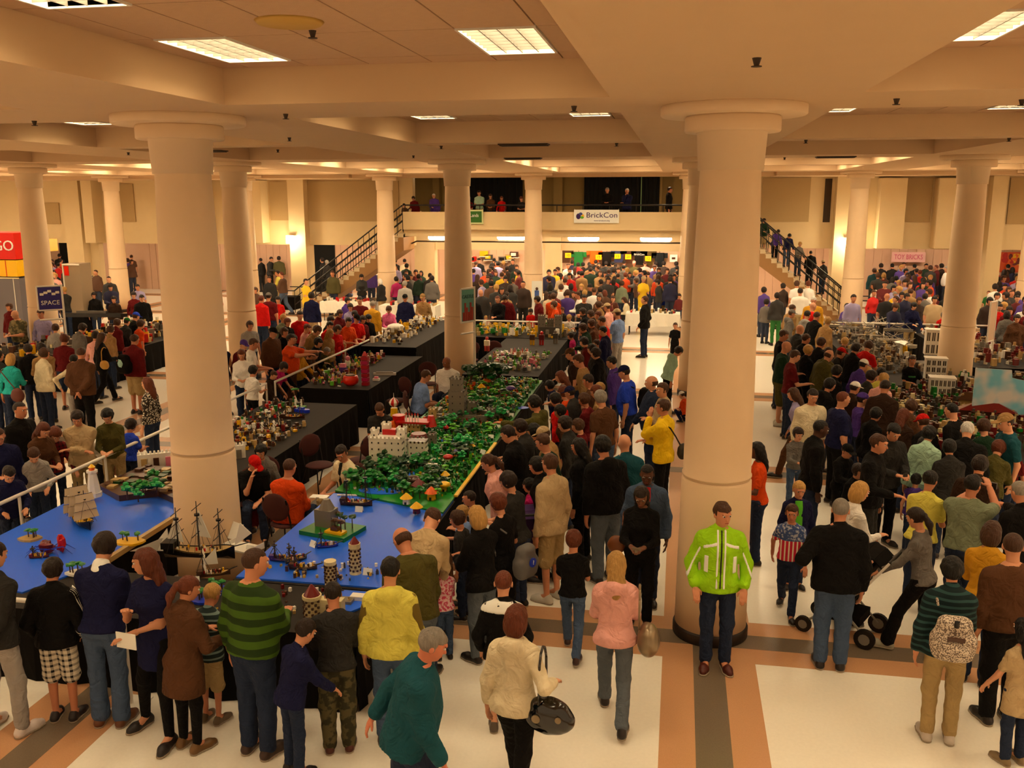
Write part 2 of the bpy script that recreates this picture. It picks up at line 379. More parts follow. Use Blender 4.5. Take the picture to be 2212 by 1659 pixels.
for x in [WX(p) for p in (60, 330, 480, 640, 780, 1000, 1200, 1400, 1700, 1950, 2150)]:   # lamps of the passage
    r = empty('passage_light', (x, 40.6, 3.14 if -11.5 < x < 3 else 3.25)); MB().box((-.7, -.12, -.06), (.7, .12, 0), MATS['glow_cool']).build('tube', r); MB().box((-.75, -.14, -.02), (.75, .14, .0), MATS['white_pipe']).build('housing', r)
    tag(r, 'strip light on the low ceiling of the passage behind the openings', 'ceiling light', 'strip lights of the passage')
for k, px in enumerate((1030, 1090, 1240, 1290, 1340, 1390, 1440)):   # strips added to brighten the shop under the balcony
    x = A(px, 540, 41.6)[0]; r = empty('added_shop_light', (x, 41.2, 3.14)); MB().box((-.55, -.1, -.05), (.55, .1, 0), MATS['glow_cool']).build('tube', r); tag(r, 'added strip light brightening the shop behind the balcony header', 'ceiling light', 'added strip lights of the shop')
# balcony
YF = 35.35; zt = A(1170, 458, YF)[1]; zb_ = A(1170, 497, YF)[1]; zfl = 3.45
bal = empty('balcony', (0, 0, 0)); tag(bal, 'cream balcony with parapet across the far end of the hall', 'balcony')
MB().box((bal_x0, YF, zb_+.1), (bal_x1, YF+.16, zt), MATS['wall']).build('parapet', bal)
MB().box((bal_x0-.04, YF-.04, zb_), (bal_x1+.04, YF+.25, zb_+.1), MATS['wall']).build('ledge', bal)
MB().box((bal_x0, YF+.16, zfl-.3), (bal_x1, 47.5, zfl), MATS['wall']).build('slab', bal)
MB().box((bal_x0, YF+.2, zfl), (bal_x0+.16, YW, zt), MATS['wall']).build('end_wall', bal)
rail = MB(); k_ = MATS['black_metal']; rz_ = A(1289, 443, YF+.1)[1]
rail.cyl((bal_x0+.1, YF+.1, rz_), (bal_x1, YF+.1, rz_), .028, .028, k_, 8)
for k in range(14): x = bal_x0+.1+(bal_x1-bal_x0-.1)*k/13; rail.cyl((x, YF+.1, zt), (x, YF+.1, rz_), .018, .018, k_, 6)
rail.build('handrail', bal)
# room behind the balcony
YR = 40.5
m = MB(); m.box((bal_x0-2, YR, zfl), (bal_x1+1, YR+.2, ZS+.6), MATS['olive_wall']); o = m.build('wall_balcony'); struct(o, 'olive wall of the gallery')
for pa, pb in ((985, 1128), (1262, 1424)):
    x0, x1 = A(pa, 420, YR-.2)[0], A(pb, 420, YR-.2)[0]
    MB().box((x0, YR-.25, zfl), (x1, YR-.02, ZS+.3), MATS['curtain']).build('curtain', o)
    n = 9
    for k in range(n): x = x0+(x1-x0)*(k+.5)/n; MB().cyl((x, YR-.26, zfl), (x, YR-.26, ZS+.3), .09, .09, MATS['curtain'], 8).build('curtain_fold', o)
x = A(1385, 420, YR-.4)[0]; MB().box((x-.015, YR-.42, zfl), (x+.015, YR-.38, 5.6), mat('greenline', (.55, .72, .5), .4)).build('curtain_gap', o)['label'] = 'thin pale line between the curtains'
for pa, pb in ((865, 870), (936, 950), (1196, 1215), (1425, 1430), (1455, 1478)):
    x0, x1 = A(pa, 420, YR-.2)[0], A(pb, 420, YR-.2)[0]; MB().box((x0, YR-.3, zfl), (x1, YR, ZS+.3), MATS['olive_wall']).build('pilaster', o)
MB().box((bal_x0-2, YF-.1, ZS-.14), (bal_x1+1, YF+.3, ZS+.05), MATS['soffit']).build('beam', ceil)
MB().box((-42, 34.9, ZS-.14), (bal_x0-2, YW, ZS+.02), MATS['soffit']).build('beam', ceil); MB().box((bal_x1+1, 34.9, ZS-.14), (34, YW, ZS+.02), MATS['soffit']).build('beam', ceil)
r = empty('globe_light', (A(1447, 376, 36.5)[0], 36.5, A(1447, 376, 36.5)[1])); MB().blob((0, 0, 0), (.2, .2, .08), MATS['glow_cool'], 16, 8).build('globe', r, True); MB().cyl((0, 0, .05), (0, 0, .12), .1, .1, MATS['white_pipe']).build('canopy', r); tag(r, 'small oval ceiling light above the gallery people', 'ceiling light')
for k, px in enumerate((900, 1060, 1180, 1300, 1420)):  # unseen glowing discs added to lift the dim gallery wall
    x = A(px, 400, 38.2)[0]; r = empty('added_gallery_light', (x, 38.2, ZS-.02)); MB().cyl((0, 0, -.02), (0, 0, 0), .13, .13, MATS['glow_cool'], 16).build('lens', r); MB().cyl((0, 0, -.01), (0, 0, .02), .16, .16, MATS['white_pipe'], 16).build('ring', r); tag(r, 'added round light brightening the gallery, hidden behind the beam', 'ceiling light', 'added gallery lights')
# under the balcony
for k, (pa, pb, py_) in enumerate(((927, 950, 513), (1076, 1133, 513), (1229, 1292, 515), (1385, 1449, 516))):
    y_ = 36.6; x0, z0 = A(pa, py_, y_); x1, z1 = A(pb, py_, y_)
    if k == 0: x1 = x0+1.3
    r = empty('tube_light', ((x0+x1)/2, y_, z0)); L_ = (x1-x0)/2
    MB().cyl((-L_+.06, 0, 0), (L_-.06, 0, 0), .1, .1, MATS['glow_cool'], 14).blob((-L_+.06, 0, 0), (.1, .1, .1), MATS['glow_cool']).blob((L_-.06, 0, 0), (.1, .1, .1), MATS['glow_cool']).build('tube', r, True)
    MB().box((-L_, -.06, .06), (L_, .06, .14), MATS['white_pipe']).build('bracket', r)
    tag(r, ['round ended strip light under the balcony beside the left column', 'glowing strip light under the balcony, left of the middle column', 'glowing strip light under the balcony below the white banner', 'glowing strip light under the right end of the balcony'][k], 'ceiling light', 'strip lights under the balcony')
pp = MB().cyl((A(900, 521, 36.4)[0], 36.4, A(900, 521, 36.4)[1]), (A(1478, 521, 36.4)[0], 36.4, A(900, 521, 36.4)[1]), .03, .03, MATS['dark_vent'], 8).cyl((A(878, 531, 36.4)[0], 36.4, A(878, 531, 36.4)[1]), (A(900, 521, 36.4)[0], 36.4, A(900, 521, 36.4)[1]), .03, .03, MATS['dark_vent'], 8).build('pipe'); tag(pp, 'thin dark pipe running under the balcony', 'pipe')
m = MB(); z_ = A(1200, 541, 39)[1]; m.box((bal_x0, 39, z_), (bal_x1, 39.2, 3.2), MATS['wall']); o = m.build('trim_1'); struct(o, 'header beam under the balcony')
for pa, pb in ((897, 940), (1178, 1212)):
    x0, x1 = A(pa, 560, 38.9)[0], A(pb, 560, 38.9)[0]; MB().box((x0, 38.8, 0), (x1, 39.3, 3.2), MATS['wall']).build('pier', o)
# sconces on the far wall
for k, (px, py) in enumerate(((626, 518), (1836, 524))):
    x, z = A(px, py, YW-.75); r = empty('wall_lantern', (x, YW-.6, z)); MB().box((-.17, -.15, -.16), (.17, .15, .16), MATS['sconce']).build('shade', r); MB().box((-.05, .15, -.05), (.05, .62, .05), MATS['dark_vent']).box((-.18, -.16, .16), (.18, .16, .19), MATS['white_pipe']).build('bracket', r)
    tag(r, ['glowing square wall lantern at the foot of the left staircase wall', 'glowing square wall lantern beside the right staircase'][k], 'wall lamp')
    l = bpy.data.lights.new('lantern_glow', 'POINT'); l.energy = 40; l.color = (1, .8, .5); l.shadow_soft_size = .15; lo = bpy.data.objects.new('lantern_glow', l); COL.objects.link(lo); lo.location = (x, YW-.95, z); lo.parent = r; lo.matrix_parent_inverse = Matrix.Translation((-r.location.x, -r.location.y, -r.location.z))
# vents and sprinklers on the beams
for k, (px, py) in enumerate(((1132, 311), (440, 325), (1805, 338), (1130, 341))):
    x, y = G(px, py, ZS); r = empty('ceiling_vent', (x, y, ZS)); m = MB(); m.box((-.42, -.16, -.02), (.42, .16, 0), MATS['dark_vent']); m.build('backing', r)
    for q in range(5): MB().box((-.4, -.13+.06*q, -.035), (.4, -.105+.06*q, -.02), MATS['dark_vent']).build('slat', r)
    tag(r, ['dark slotted air vent on the beam above the middle of the hall', 'dark slotted air vent on the beam right of the big left column', 'dark slotted air vent on the beam right of the big right column', 'far slotted air vent on the beam before the balcony'][k], 'air vent', 'air vents in the ceiling')
spr = MB().cyl((0, 0, -.05), (0, 0, 0), .015, .03, MATS['dark_vent'], 8).cyl((0, 0, -.055), (0, 0, -.05), .035, .035, MATS['dark_vent'], 10).mesh('sprinkler')
for k, (px, py) in enumerate(((675, 66), (1635, 125), (1937, 213), (617, 246), (625, 297), (1240, 229), (74, 261), (600, 323), (277, 329), (953, 315), (1332, 309), (1741, 302), (2208, 215), (2180, 298), (1695, 340), (893, 336))):
    x, y = G(px, py, ZS if py > 100 else ZC); o = bpy.data.objects.new('sprinkler', spr); COL.objects.link(o); o.location = (x, y, ZS if py > 100 else ZC); tag(o, 'small dark sprinkler head on the ceiling', 'sprinkler', 'ceiling sprinklers')
x, y = G(625, 46, ZC); o = MB().cyl((0, 0, -.02), (0, 0, 0), .22, .24, mat('stain', (.78, .62, .3), .7), 28).build('smoke_detector', smooth=True); o.location = (x, y, ZC); tag(o, 'round yellowish disc on the ceiling tiles above the left tables', 'ceiling fitting')
# staircases running down beside the balcony
def stairs(xt, zt_, xb2, side, lab):
    r = empty('staircase', (0, 0, 0)); tag(r, lab, 'staircase'); n = 20; y0, y1 = YF-.1, YF+1.5
    dx = (xb2-xt)/n; dz = zt_/n
    for k in range(n):
        xa_, xb_ = xt+dx*k, xt+dx*(k+1); z = zt_-dz*(k+1)
        MB().box((min(xa_, xb_)-.02, y0, z-.03), (max(xa_, xb_)+.02, y1, z+.0), MATS['tread']).box((min(xa_, xb_), y0+.02, max(z-.16, 0)), (max(xa_, xb_), y1, z-.02), MATS['tread']).build('step', r)
    ys_ = (y0, y0+.12)
    a = [(xt, zt_-.22), (xb2, 0), (xb2-dx*3, 0), (xt, zt_-.85)]
    vs = [(p[0], ys_[0]+.03, p[1]) for p in a]+[(p[0], y1-.05, p[1]) for p in a]
    m = MB(); m.add(vs, [(0, 1, 2, 3), (7, 6, 5, 4), (0, 4, 5, 1), (1, 5, 6, 2), (2, 6, 7, 3), (3, 7, 4, 0)], MATS['stair_side']); m.build('stringer', r)
    for yy in (y0-.02, y1):
        m = MB(); hr = .92
        for q in (0, .3, .58): m.cyl((xt, yy, zt_+hr-q), (xb2, yy, hr-q), .026 if q == 0 else .018, .026 if q == 0 else .018, k_, 8)
        m.cyl((xb2, yy, hr), (xb2+side*.9, yy, hr), .022, .022, k_, 8)
        m.build('handrail', r)
        for k in range(n+1): MB().cyl((xt+dx*k, yy, zt_-dz*k-.1), (xt+dx*k, yy, zt_-dz*k+hr), .014, .014, k_, 6).build('baluster', r)
    return r
xt = bal_x0+.05; xbot = A(640, 660, YF)[0]
stairs(xt, zfl, xbot, -1, 'staircase with dark railing from the left end of the balcony')
stairs(bal_x1-.05, zfl, A(1850, 660, YF)[0], 1, 'staircase with dark railing on the right, people leaning on it')
# side walls out of the photograph's reach keep the room closed
# ---------------------------------------------------------------- people: smooth bodies grown from distance fields
f4 = np.float32
def V(*a): return np.array(a, f4)
def d_cone(P, a, b, ra, rb):
    ba = b-a; t = np.clip(((P-a)@ba)/max(ba@ba, 1e-9), 0, 1)
    return np.sqrt((((P-a)-t[:, None]*ba)**2).sum(1))-(ra+(rb-ra)*t)
def d_ell(P, c, r, R=None):
    q = P-c
    if R is not None: q = q@R.T
    k = np.sqrt(((q/r)**2).sum(1)); k2 = np.sqrt(((q/(r*r))**2).sum(1))
    return k*(k-1)/np.maximum(k2, 1e-6)
def d_loft(P, o, R, st, grow):
    q = (P-o)@R.T; z = q[:, 2]; Z = st[:, 0]
    a = np.interp(z, Z, st[:, 1]).astype(f4)+grow; b = np.interp(z, Z, st[:, 2]).astype(f4)+grow; yo = np.interp(z, Z, st[:, 3]).astype(f4)
    d = (np.sqrt((q[:, 0]/a)**2+((q[:, 1]-yo)/b)**2)-1)*np.minimum(a, b)
    dz = np.maximum(np.maximum(Z[0]-z, z-Z[-1]), 0)
    return np.where(dz > 0, np.sqrt(np.maximum(d, 0)**2+dz**2)+np.minimum(d, 0)*0, d)
def field(P, prims):
    """prims: list of (op, k, kind, args); op '+', '-' or '&'"""
    D = None
    for op, k, kind, a in prims:
        if kind == 'cone': d = d_cone(P, *a)
        elif kind == 'ell': d = d_ell(P, *a)
        elif kind == 'loft': d = d_loft(P, *a)
        elif kind == 'plane': d = (P-a[0])@a[1]            # positive on the side removed by '&'
        elif kind == 'both': d = np.minimum((P-a[0])@a[1], (P-a[2])@a[3])
        elif kind == 'noise': D = D+a[0]*(np.sin(P[:, 0]*a[1]+P[:, 2]*a[1]*.6)*np.sin(P[:, 1]*a[1]*1.1+1)*np.sin(P[:, 2]*a[1]*.9+2)); continue
        if D is None: D = d; continue
        if op == '+':
            if k > 0:
                h = np.clip(.5+.5*(D-d)/k, 0, 1); D = D*(1-h)+d*h-k*h*(1-h)
            else: D = np.minimum(D, d)
        elif op == '-': D = np.maximum(D, -d)
        else: D = np.maximum(D, d)
    return D.astype(f4)
def bounds(prims):
    lo = np.full(3, 9.); hi = -lo
    for op, k, kind, a in prims:
        if op != '+': continue
        if kind == 'cone': pts = [(a[0], a[2]), (a[1], a[3])]
        elif kind == 'ell': pts = [(a[0], float(max(a[1])))]
        elif kind == 'loft':
            o, R, st, g = a; pts = [(o+R.T@V(0, s[3], s[0]), max(s[1], s[2])+g) for s in st]
        else: continue
        for p, r in pts: lo = np.minimum(lo, p-r); hi = np.maximum(hi, p+r)
    return lo, hi
def grow(prims, h):
    lo, hi = bounds(prims); lo = lo-1.6*h; hi = hi+1.6*h; F = 4
    n = (np.ceil((hi-lo)/h/F).astype(int)*F+F)
    cn = n//F; g = [lo[i]+(np.arange(cn[i])+.5)*h*F-h*.5 for i in range(3)]
    C = np.stack(np.meshgrid(*g, indexing='ij'), -1).reshape(-1, 3).astype(f4)
    cd = field(C, prims).reshape(cn)
    big = cd.repeat(F, 0).repeat(F, 1).repeat(F, 2)
    mask = (np.abs(big) < h*F*1.25)
    ax = [lo[i]+np.arange(n[i])*h for i in range(3)]
    ii = np.argwhere(mask); P = (lo+ii*h).astype(f4)
    D = np.where(big > 0, 1., -1.).astype(f4)*h; D[mask] = field(P, prims)
    S = D < 0; S[0] = S[-1] = False; S[:, 0] = S[:, -1] = False; S[:, :, 0] = S[:, :, -1] = False
    D = np.where(S, np.minimum(D, -1e-5), np.maximum(D, 1e-5))
    # surface nets
    acc = np.zeros(tuple(n-1)+(3,), f4); cnt = np.zeros(tuple(n-1), f4)
    offs = [(0, 0, 0), (1, 0, 0), (0, 1, 0), (1, 1, 0), (0, 0, 1), (1, 0, 1), (0, 1, 1), (1, 1, 1)]
    sl = lambda o: tuple(slice(o[k], n[k]-1+o[k]) for k in range(3))
    for a in range(8):
        for ax_ in range(3):
            if offs[a][ax_]: continue
            b = list(offs[a]); b[ax_] = 1; b = tuple(b)
            da, db = D[sl(offs[a])], D[sl(b)]; cr = (da < 0) != (db < 0)
            if not cr.any(): continue
            t = (da[cr]/(da[cr]-db[cr])); w_ = np.zeros((cr.sum(), 3), f4); w_[:] = offs[a]; w_[:, ax_] += t
            acc[cr] += w_; cnt[cr] += 1
    act = cnt > 0; idx = -np.ones(act.shape, np.int32); idx[act] = np.arange(act.sum())
    Vv = (np.argwhere(act)+acc[act]/cnt[act][:, None])*h+lo
    Q = []
    for ax_ in range(3):
        o1, o2 = [(1, 2), (2, 0), (0, 1)][ax_]
        e = [0, 0, 0]; e[ax_] = 1
        s0 = tuple(slice(1 if k != ax_ else 0, n[k]-1) for k in range(3))
        s1 = tuple(slice(1 if k != ax_ else 1, n[k]-1 if k != ax_ else n[k]) for k in range(3))
        a0, a1 = S[s0], S[s1]; 
        for sgn, m_ in ((0, a0 & ~a1), (1, ~a0 & a1)):
            p = np.argwhere(m_)
            if not len(p): continue
            for k in range(3):
                if k != ax_: p[:, k] += 1
            def g_(d1, d2):
                q = p.copy(); q[:, o1] -= d1; q[:, o2] -= d2; return idx[q[:, 0], q[:, 1], q[:, 2]]
            q = np.stack([g_(0, 0), g_(1, 0), g_(1, 1), g_(0, 1)], 1)
            Q.append(q if sgn == 0 else q[:, ::-1])
    Q = np.concatenate(Q); return Vv.astype(f4), Q[(Q >= 0).all(1)]
def npmesh(name, parts, mats):
    """parts: [(V, Q, material index)]"""
    vs = np.concatenate([p[0] for p in parts]); off = 0; qs = []; mi = []
    for p in parts:
        qs.append(p[1]+off); mi.append(np.full(len(p[1]), p[2], np.int32)); off += len(p[0])
    q = np.concatenate(qs).astype(np.int32); me = bpy.data.meshes.new(name)
    me.vertices.add(len(vs)); me.vertices.foreach_set('co', vs.astype(f4).ravel())
    me.loops.add(q.size); me.loops.foreach_set('vertex_index', q.ravel())
    me.polygons.add(len(q)); me.polygons.foreach_set('loop_start', np.arange(len(q), dtype=np.int32)*4)
    me.polygons.foreach_set('material_index', np.concatenate(mi)); me.polygons.foreach_set('use_smooth', np.ones(len(q), bool))
    me.update(calc_edges=True)
    for m in mats: me.materials.append(m)
    return me
def rotx(a): c, s = math.cos(a), math.sin(a); return np.array([[1, 0, 0], [0, c, -s], [0, s, c]], f4)
def rotz(a): c, s = math.cos(a), math.sin(a); return np.array([[c, -s, 0], [s, c, 0], [0, 0, 1]], f4)
def roty(a): c, s = math.cos(a), math.sin(a); return np.array([[c, 0, s], [0, 1, 0], [-s, 0, c]], f4)
TORSO = {'m': [(.85, .14, .10, 0), (.93, .165, .118, 0), (1.03, .152, .105, .005), (1.15, .158, .108, .005), (1.28, .172, .118, .005), (1.36, .168, .11, -.005), (1.43, .115, .085, -.01), (1.5, .062, .06, 0)],
         'w': [(.85, .14, .11, -.01), (.93, .172, .122, -.01), (1.04, .138, .095, .005), (1.13, .132, .093, .005), (1.26, .152, .122, .022), (1.36, .155, .10, 0), (1.44, .09, .075, -.01), (1.5, .052, .052, 0)],
         'h': [(.85, .16, .13, 0), (.93, .195, .155, .01), (1.03, .20, .168, .03), (1.15, .2, .165, .03), (1.28, .205, .145, .015), (1.38, .195, .125, -.005), (1.45, .12, .09, -.01), (1.5, .066, .064, 0)],
         'k': [(.85, .14, .11, 0), (.93, .16, .12, 0), (1.03, .15, .115, .01), (1.15, .15, .115, .01), (1.28, .165, .115, 0), (1.38, .165, .105, -.005), (1.45, .1, .08, -.01), (1.5, .058, .058, 0)]}
# arm target (out, forward, height) for each hand; legs; lean; nod ; turn
ARM = {'d': (.25, .04, .80), 'D': (.27, -.04, .82), 'h': (.07, .34, 1.12), 'H': (.12, .36, 1.2), 'p': (.235, .10, .90), 'r': (.2, .42, 1.02), 'R': (.12, .5, 1.0),
       'b': (.03, -.2, .93), 'u': (.22, .62, 1.38), 'U': (.06, .42, 1.55), 'c': (.02, .22, 1.46), 'w': (.24, .26, .88), 'v': (.26, -.22, .86), 'f': (-.10, .23, 1.13), 'F': (-.12, .26, 1.18),
       'k': (.30, .02, 1.0), 's': (.14, .40, .98), 'l': (.26, .35, 1.0), 't': (.3, .1, 1.1), 'q': (.17, .30, 1.08), 'Q': (.06, .27, 1.27), 'g': (-.06, .25, 1.05), 'T': (.1, .45, .78)}
PCACHE = {}
def skeleton(build, pose):
    """pose: two arm letters + leg letter + lean degrees + nod degrees + turn degrees, e.g. 'dds,0,10,0'"""
    key = ('sk', build, pose)
    if key in PCACHE: return PCACHE[key]
    p = pose.split(','); code = p[0]; lean, nod, turn = [math.radians(float(v)) for v in p[1:4]]
    kid = build == 'k'; wm = build == 'w'
    sh = .15 if kid else .145 if wm else .18 if build == 'h' else .165; hp = .085; K = {}
    leg = code[2]; base = V(0, 0, 0)
    hipz = .92
    if leg == 's': ft = [(-.095, 0, .08), (.095, 0, .08)]; kn = [(-.098, .02, .5), (.098, .02, .5)]
    elif leg == 'o': ft = [(-.17, .0, .08), (.17, 0, .08)]; kn = [(-.14, .03, .5), (.14, .03, .5)]
    elif leg == 'w': ft = [(-.08, .30, .09), (.08, -.30, .12)]; kn = [(-.09, .2, .5), (.09, -.04, .48)]; hipz = .89
    elif leg == 'W': ft = [(-.08, -.30, .12), (.08, .30, .09)]; kn = [(-.09, -.04, .48), (.09, .2, .5)]; hipz = .89
    elif leg == 'x': ft = [(-.13, .12, .08), (.1, -.05, .08)]; kn = [(-.12, .1, .5), (.1, .0, .5)]
    elif leg == 'y': ft = [(-.2, .18, .08), (.22, -.02, .08)]; kn = [(-.15, .13, .5), (.16, .03, .5)]
    elif leg == 'c': ft = [(-.1, .1, .08), (.1, .08, .08)]; kn = [(-.15, .32, .42), (.15, .32, .42)]; hipz = .34
    else: ft = [(-.12, .48, .08), (.12, .44, .08)]; kn = [(-.11, .42, .5), (.11, .42, .5)]; hipz = .48   # seated
    dz = hipz-.92; K['dz'] = dz
    K['ft'] = [V(*v) for v in ft]; K['kn'] = [V(*v) for v in kn]; K['hp'] = [V(-hp, 0, hipz), V(hp, 0, hipz)]
    R = rotx(-lean); K['R'] = R; piv = V(0, 0, .95)
    T = lambda v: R@(np.asarray(v, f4)-piv)+piv+V(0, 0, dz)
    K['T'] = T; K['piv'] = piv; K['o'] = T((0, 0, 0)); K['lean'] = lean
    K['sh'] = [T((-sh, -.005, 1.365)), T((sh, -.005, 1.365))]
    K['wr'] = []; K['el'] = []
    for i, s in enumerate((-1, 1)):
        t = ARM[code[i]]; w_ = T((s*t[0], t[1], t[2])) if code[i] not in 'T' else V(s*t[0], t[1], t[2]+dz)
        S_ = K['sh'][i]; d = w_-S_; L = float(np.linalg.norm(d)); ua, fa = .29, .255
        if L > ua+fa-.01: w_ = S_+d*((ua+fa-.01)/L); d = w_-S_; L = float(np.linalg.norm(d))
        a = (ua*ua-fa*fa+L*L)/(2*L); hh = math.sqrt(max(ua*ua-a*a, 0))
        pole = R@V(s*.6, -.6, -.8) if code[i] not in 'bk' else R@V(s*1., -.3, -.1)
        u = d/L; pole = pole-u*(pole@u); pole /= np.linalg.norm(pole)
        K['wr'].append(w_); K['el'].append(S_+u*a+pole*hh)
    hs = 1.16 if kid else 1.0   # larger head on a child
    K['hs'] = hs; nk = T((0, -.005, 1.47)); HR = R@rotz(turn)@rotx(-nod); K['HR'] = HR.T  # rows are axes
    K['nk'] = nk; K['hc'] = nk+R@V(0, .012, .05)+HR@V(0, .012, .105*hs)
    K['top'] = 1.47+.055+.105*hs+.115*hs
    PCACHE[key] = K; return K
def limb_prims(K, build, g, arms=(0, 1), legs=True, sleeve=1.0, armg=None, skinarm=False, legend=1.0):
    pr = []; f = {'m': 1, 'w': .88, 'h': 1.18, 'k': .95}[build]; ag = g if armg is None else armg
    for i in arms:
        a, e, w_ = K['sh'][i], K['el'][i], K['wr'][i]
        pr.append(('+', .04, 'cone', (K['T']((0, -.018, 1.455)), a+K['R']@V(0, -.005, .005), .034+ag*.7, .046*f+ag*.7)))
        if sleeve >= .5:
            pr.append(('+', .05, 'cone', (a, e, .052*f+ag, .041*f+ag)))
            en = e+(w_-e)*min(1, (sleeve-.5)*2)
            pr.append(('+', .02, 'cone', (e, en, .043*f+ag, .031*f+ag)))
        else: pr.append(('+', .05, 'cone', (a, a+(e-a)*sleeve*2, .052*f+ag, .048*f+ag)))
    return pr
def leg_prims(K, build, g, end=1.0, flare=0.0):
    pr = []; f = {'m': 1, 'w': .98, 'h': 1.15, 'k': .95}[build]
    for i in (0, 1):
        h_, k, a = K['hp'][i], K['kn'][i], K['ft'][i]
        pr.append(('+', .05, 'cone', (h_, k, .082*f+min(g, .012), .056*f+g)))
        if end > .5:
            e = k+(a-k)*min(1, (end-.5)*2)
            pr.append(('+', .03, 'cone', (k, e, .056*f+g, .038*f+g+flare)))
    return pr
def torso_prim(K, build, g, z0=None, z1=None, st=None):
    st = np.array(st or TORSO[build], f4)
    return ('+', .03, 'loft', (K['o'], K['R'].T, st, f4(g)))
def hand_prims(K, i, curl):
    w_, e = K['wr'][i], K['el'][i]; D = (w_-e)/np.linalg.norm(w_-e); s = (-1, 1)[i]
    side = np.cross(D, V(0, 0, 1)); side = side/max(np.linalg.norm(side), 1e-4) if abs(D[2]) < .93 else V(0, 1, 0)*s*-1
    if abs(D[2]) >= .93: nrm = V(-s, 0, 0)     # hanging: palm faces the thigh
    else: nrm = V(0, 0, -1)                     # reaching: palm down
    nrm = nrm-D*(nrm@D); nrm /= np.linalg.norm(nrm); acr = np.cross(D, nrm)
    th = acr*(1 if (acr@(V(0, 1, 0) if abs(D[2]) >= .93 else V(-s, 0, 0))) > 0 else -1)   # thumb side
    c = w_+D*.05; R = np.stack([acr, nrm, D])
    pr = [('+', 0, 'cone', (w_-D*.05, w_+D*.015, .029, .024)), ('+', .012, 'ell', (c, V(.038, .016, .05), R))]
    for k in range(4):
        off = th*(.027-.018*k); L = (.040, .045, .042, .032)[k]
        b = c+D*(.040-.004*abs(k-1))+off
        d1 = D*math.cos(curl*.6)+nrm*math.sin(curl*.6); d2 = D*math.cos(curl*1.5)+nrm*math.sin(curl*1.5)
        m_ = b+d1*L; t = m_+d2*L*.8
        pr += [('+', .004, 'cone', (b-D*.012, m_, .0095, .0085)), ('+', .002, 'cone', (m_, t, .0085, .007))]
    b = c-D*.02+th*.03; d = th*.7+D*.6+nrm*.35; d /= np.linalg.norm(d)
    m_ = b+d*.035; d2 = D*.85+nrm*.5; t = m_+d2*.028
    pr += [('+', .006, 'cone', (b-d*.015, m_, .013, .0105)), ('+', .002, 'cone', (m_, t, .0105, .0085))]
    return pr
def head_prims(K, wm=False):
    c, R, s = K['hc'], K['HR'], K['hs']; W = lambda x, y, z: c+(V(x, y, z)*s)@R
    r = lambda *a: V(*a)*s
    jw = .05 if wm else .056
    pr = [('+', .02, 'ell', (W(0, -.012, .022), r(.074, .094, .088), R)), ('+', .03, 'ell', (W(0, .03, -.035), r(jw, .058, .068), R)),
          ('+', .02, 'ell', (W(0, .058, -.082), r(.026, .024, .018), R)),
          ('+', .012, 'cone', (W(0, .078, .018), W(0, .102, -.022), .008*s, .0135*s)),
          ('+', .01, 'ell', (W(0, .083, .036), r(.048, .014, .012), R)),
          ('+', .012, 'ell', (W(0, .082, -.052), r(.024, .012, .014), R)),
          ('+', .006, 'ell', (W(-.078, -.012, -.008), r(.009, .018, .03), R)), ('+', .006, 'ell', (W(.078, -.012, -.008), r(.009, .018, .03), R)),
          ('+', .03, 'cone', (K['T']((0, -.012, 1.42)), W(0, -.02, -.03), (.046 if wm else .055), (.043 if wm else .05)*s)),
          ('-', 0, 'ell', (W(-.031, .096, .016), r(.014, .012, .009), R)), ('-', 0, 'ell', (W(.031, .096, .016), r(.014, .012, .009), R))]
    return pr, W, r
def body_mesh(build, pose, lod, curl=.5):
    key = ('body', build, pose, lod)
    if key in PCACHE: return PCACHE[key]
    K = skeleton(build, pose); hb, hh, hn = ((.024, .009, .0065), (.032, .0125, .011), (.05, .02, .02))[lod]
    pr = [torso_prim(K, build, -.004)]+limb_prims(K, build, -.003)+leg_prims(K, build, -.004)
    for i in (0, 1):                                                    # feet inside the shoes
        a = K['ft'][i]; pr.append(('+', .02, 'cone', (a, a+V(0, .13, -.045), .036, .03)))
    parts = [(*grow(pr, hb), 0)]
    hp_, W, r = head_prims(K, build == 'w'); parts.append((*grow(hp_, hh), 0))
    if lod == 2:
        me = npmesh('body', parts, [MATS['skin']]); PCACHE[key] = me; return me
    for i in (0, 1): parts.append((*grow(hand_prims(K, i, curl), hn), 0))
    R = K['HR']
    for s in (-1, 1):
        parts.append((*grow([('+', 0, 'ell', (W(s*.031, .079, .016), r(.0145, .0115, .0095), R))], .0045), 1))
        parts.append((*grow([('+', 0, 'ell', (W(s*.031, .086, .016), r(.008, .0072, .0078), R))], .0035), 2))
        parts.append((*grow([('+', 0, 'cone', (W(s*.018, .088, .037), W(s*.048, .077, .033), .0042, .003))], .004), 2))
    parts.append((*grow([('+', 0, 'ell', (W(0, .0905, -.052), r(.023, .0065, .0065), R))], .0045), 3))
    me = npmesh('body', parts, [MATS['skin'], MATS['eye_white'], MATS['eye_dark'], MATS['lip']])
    PCACHE[key] = me; return me
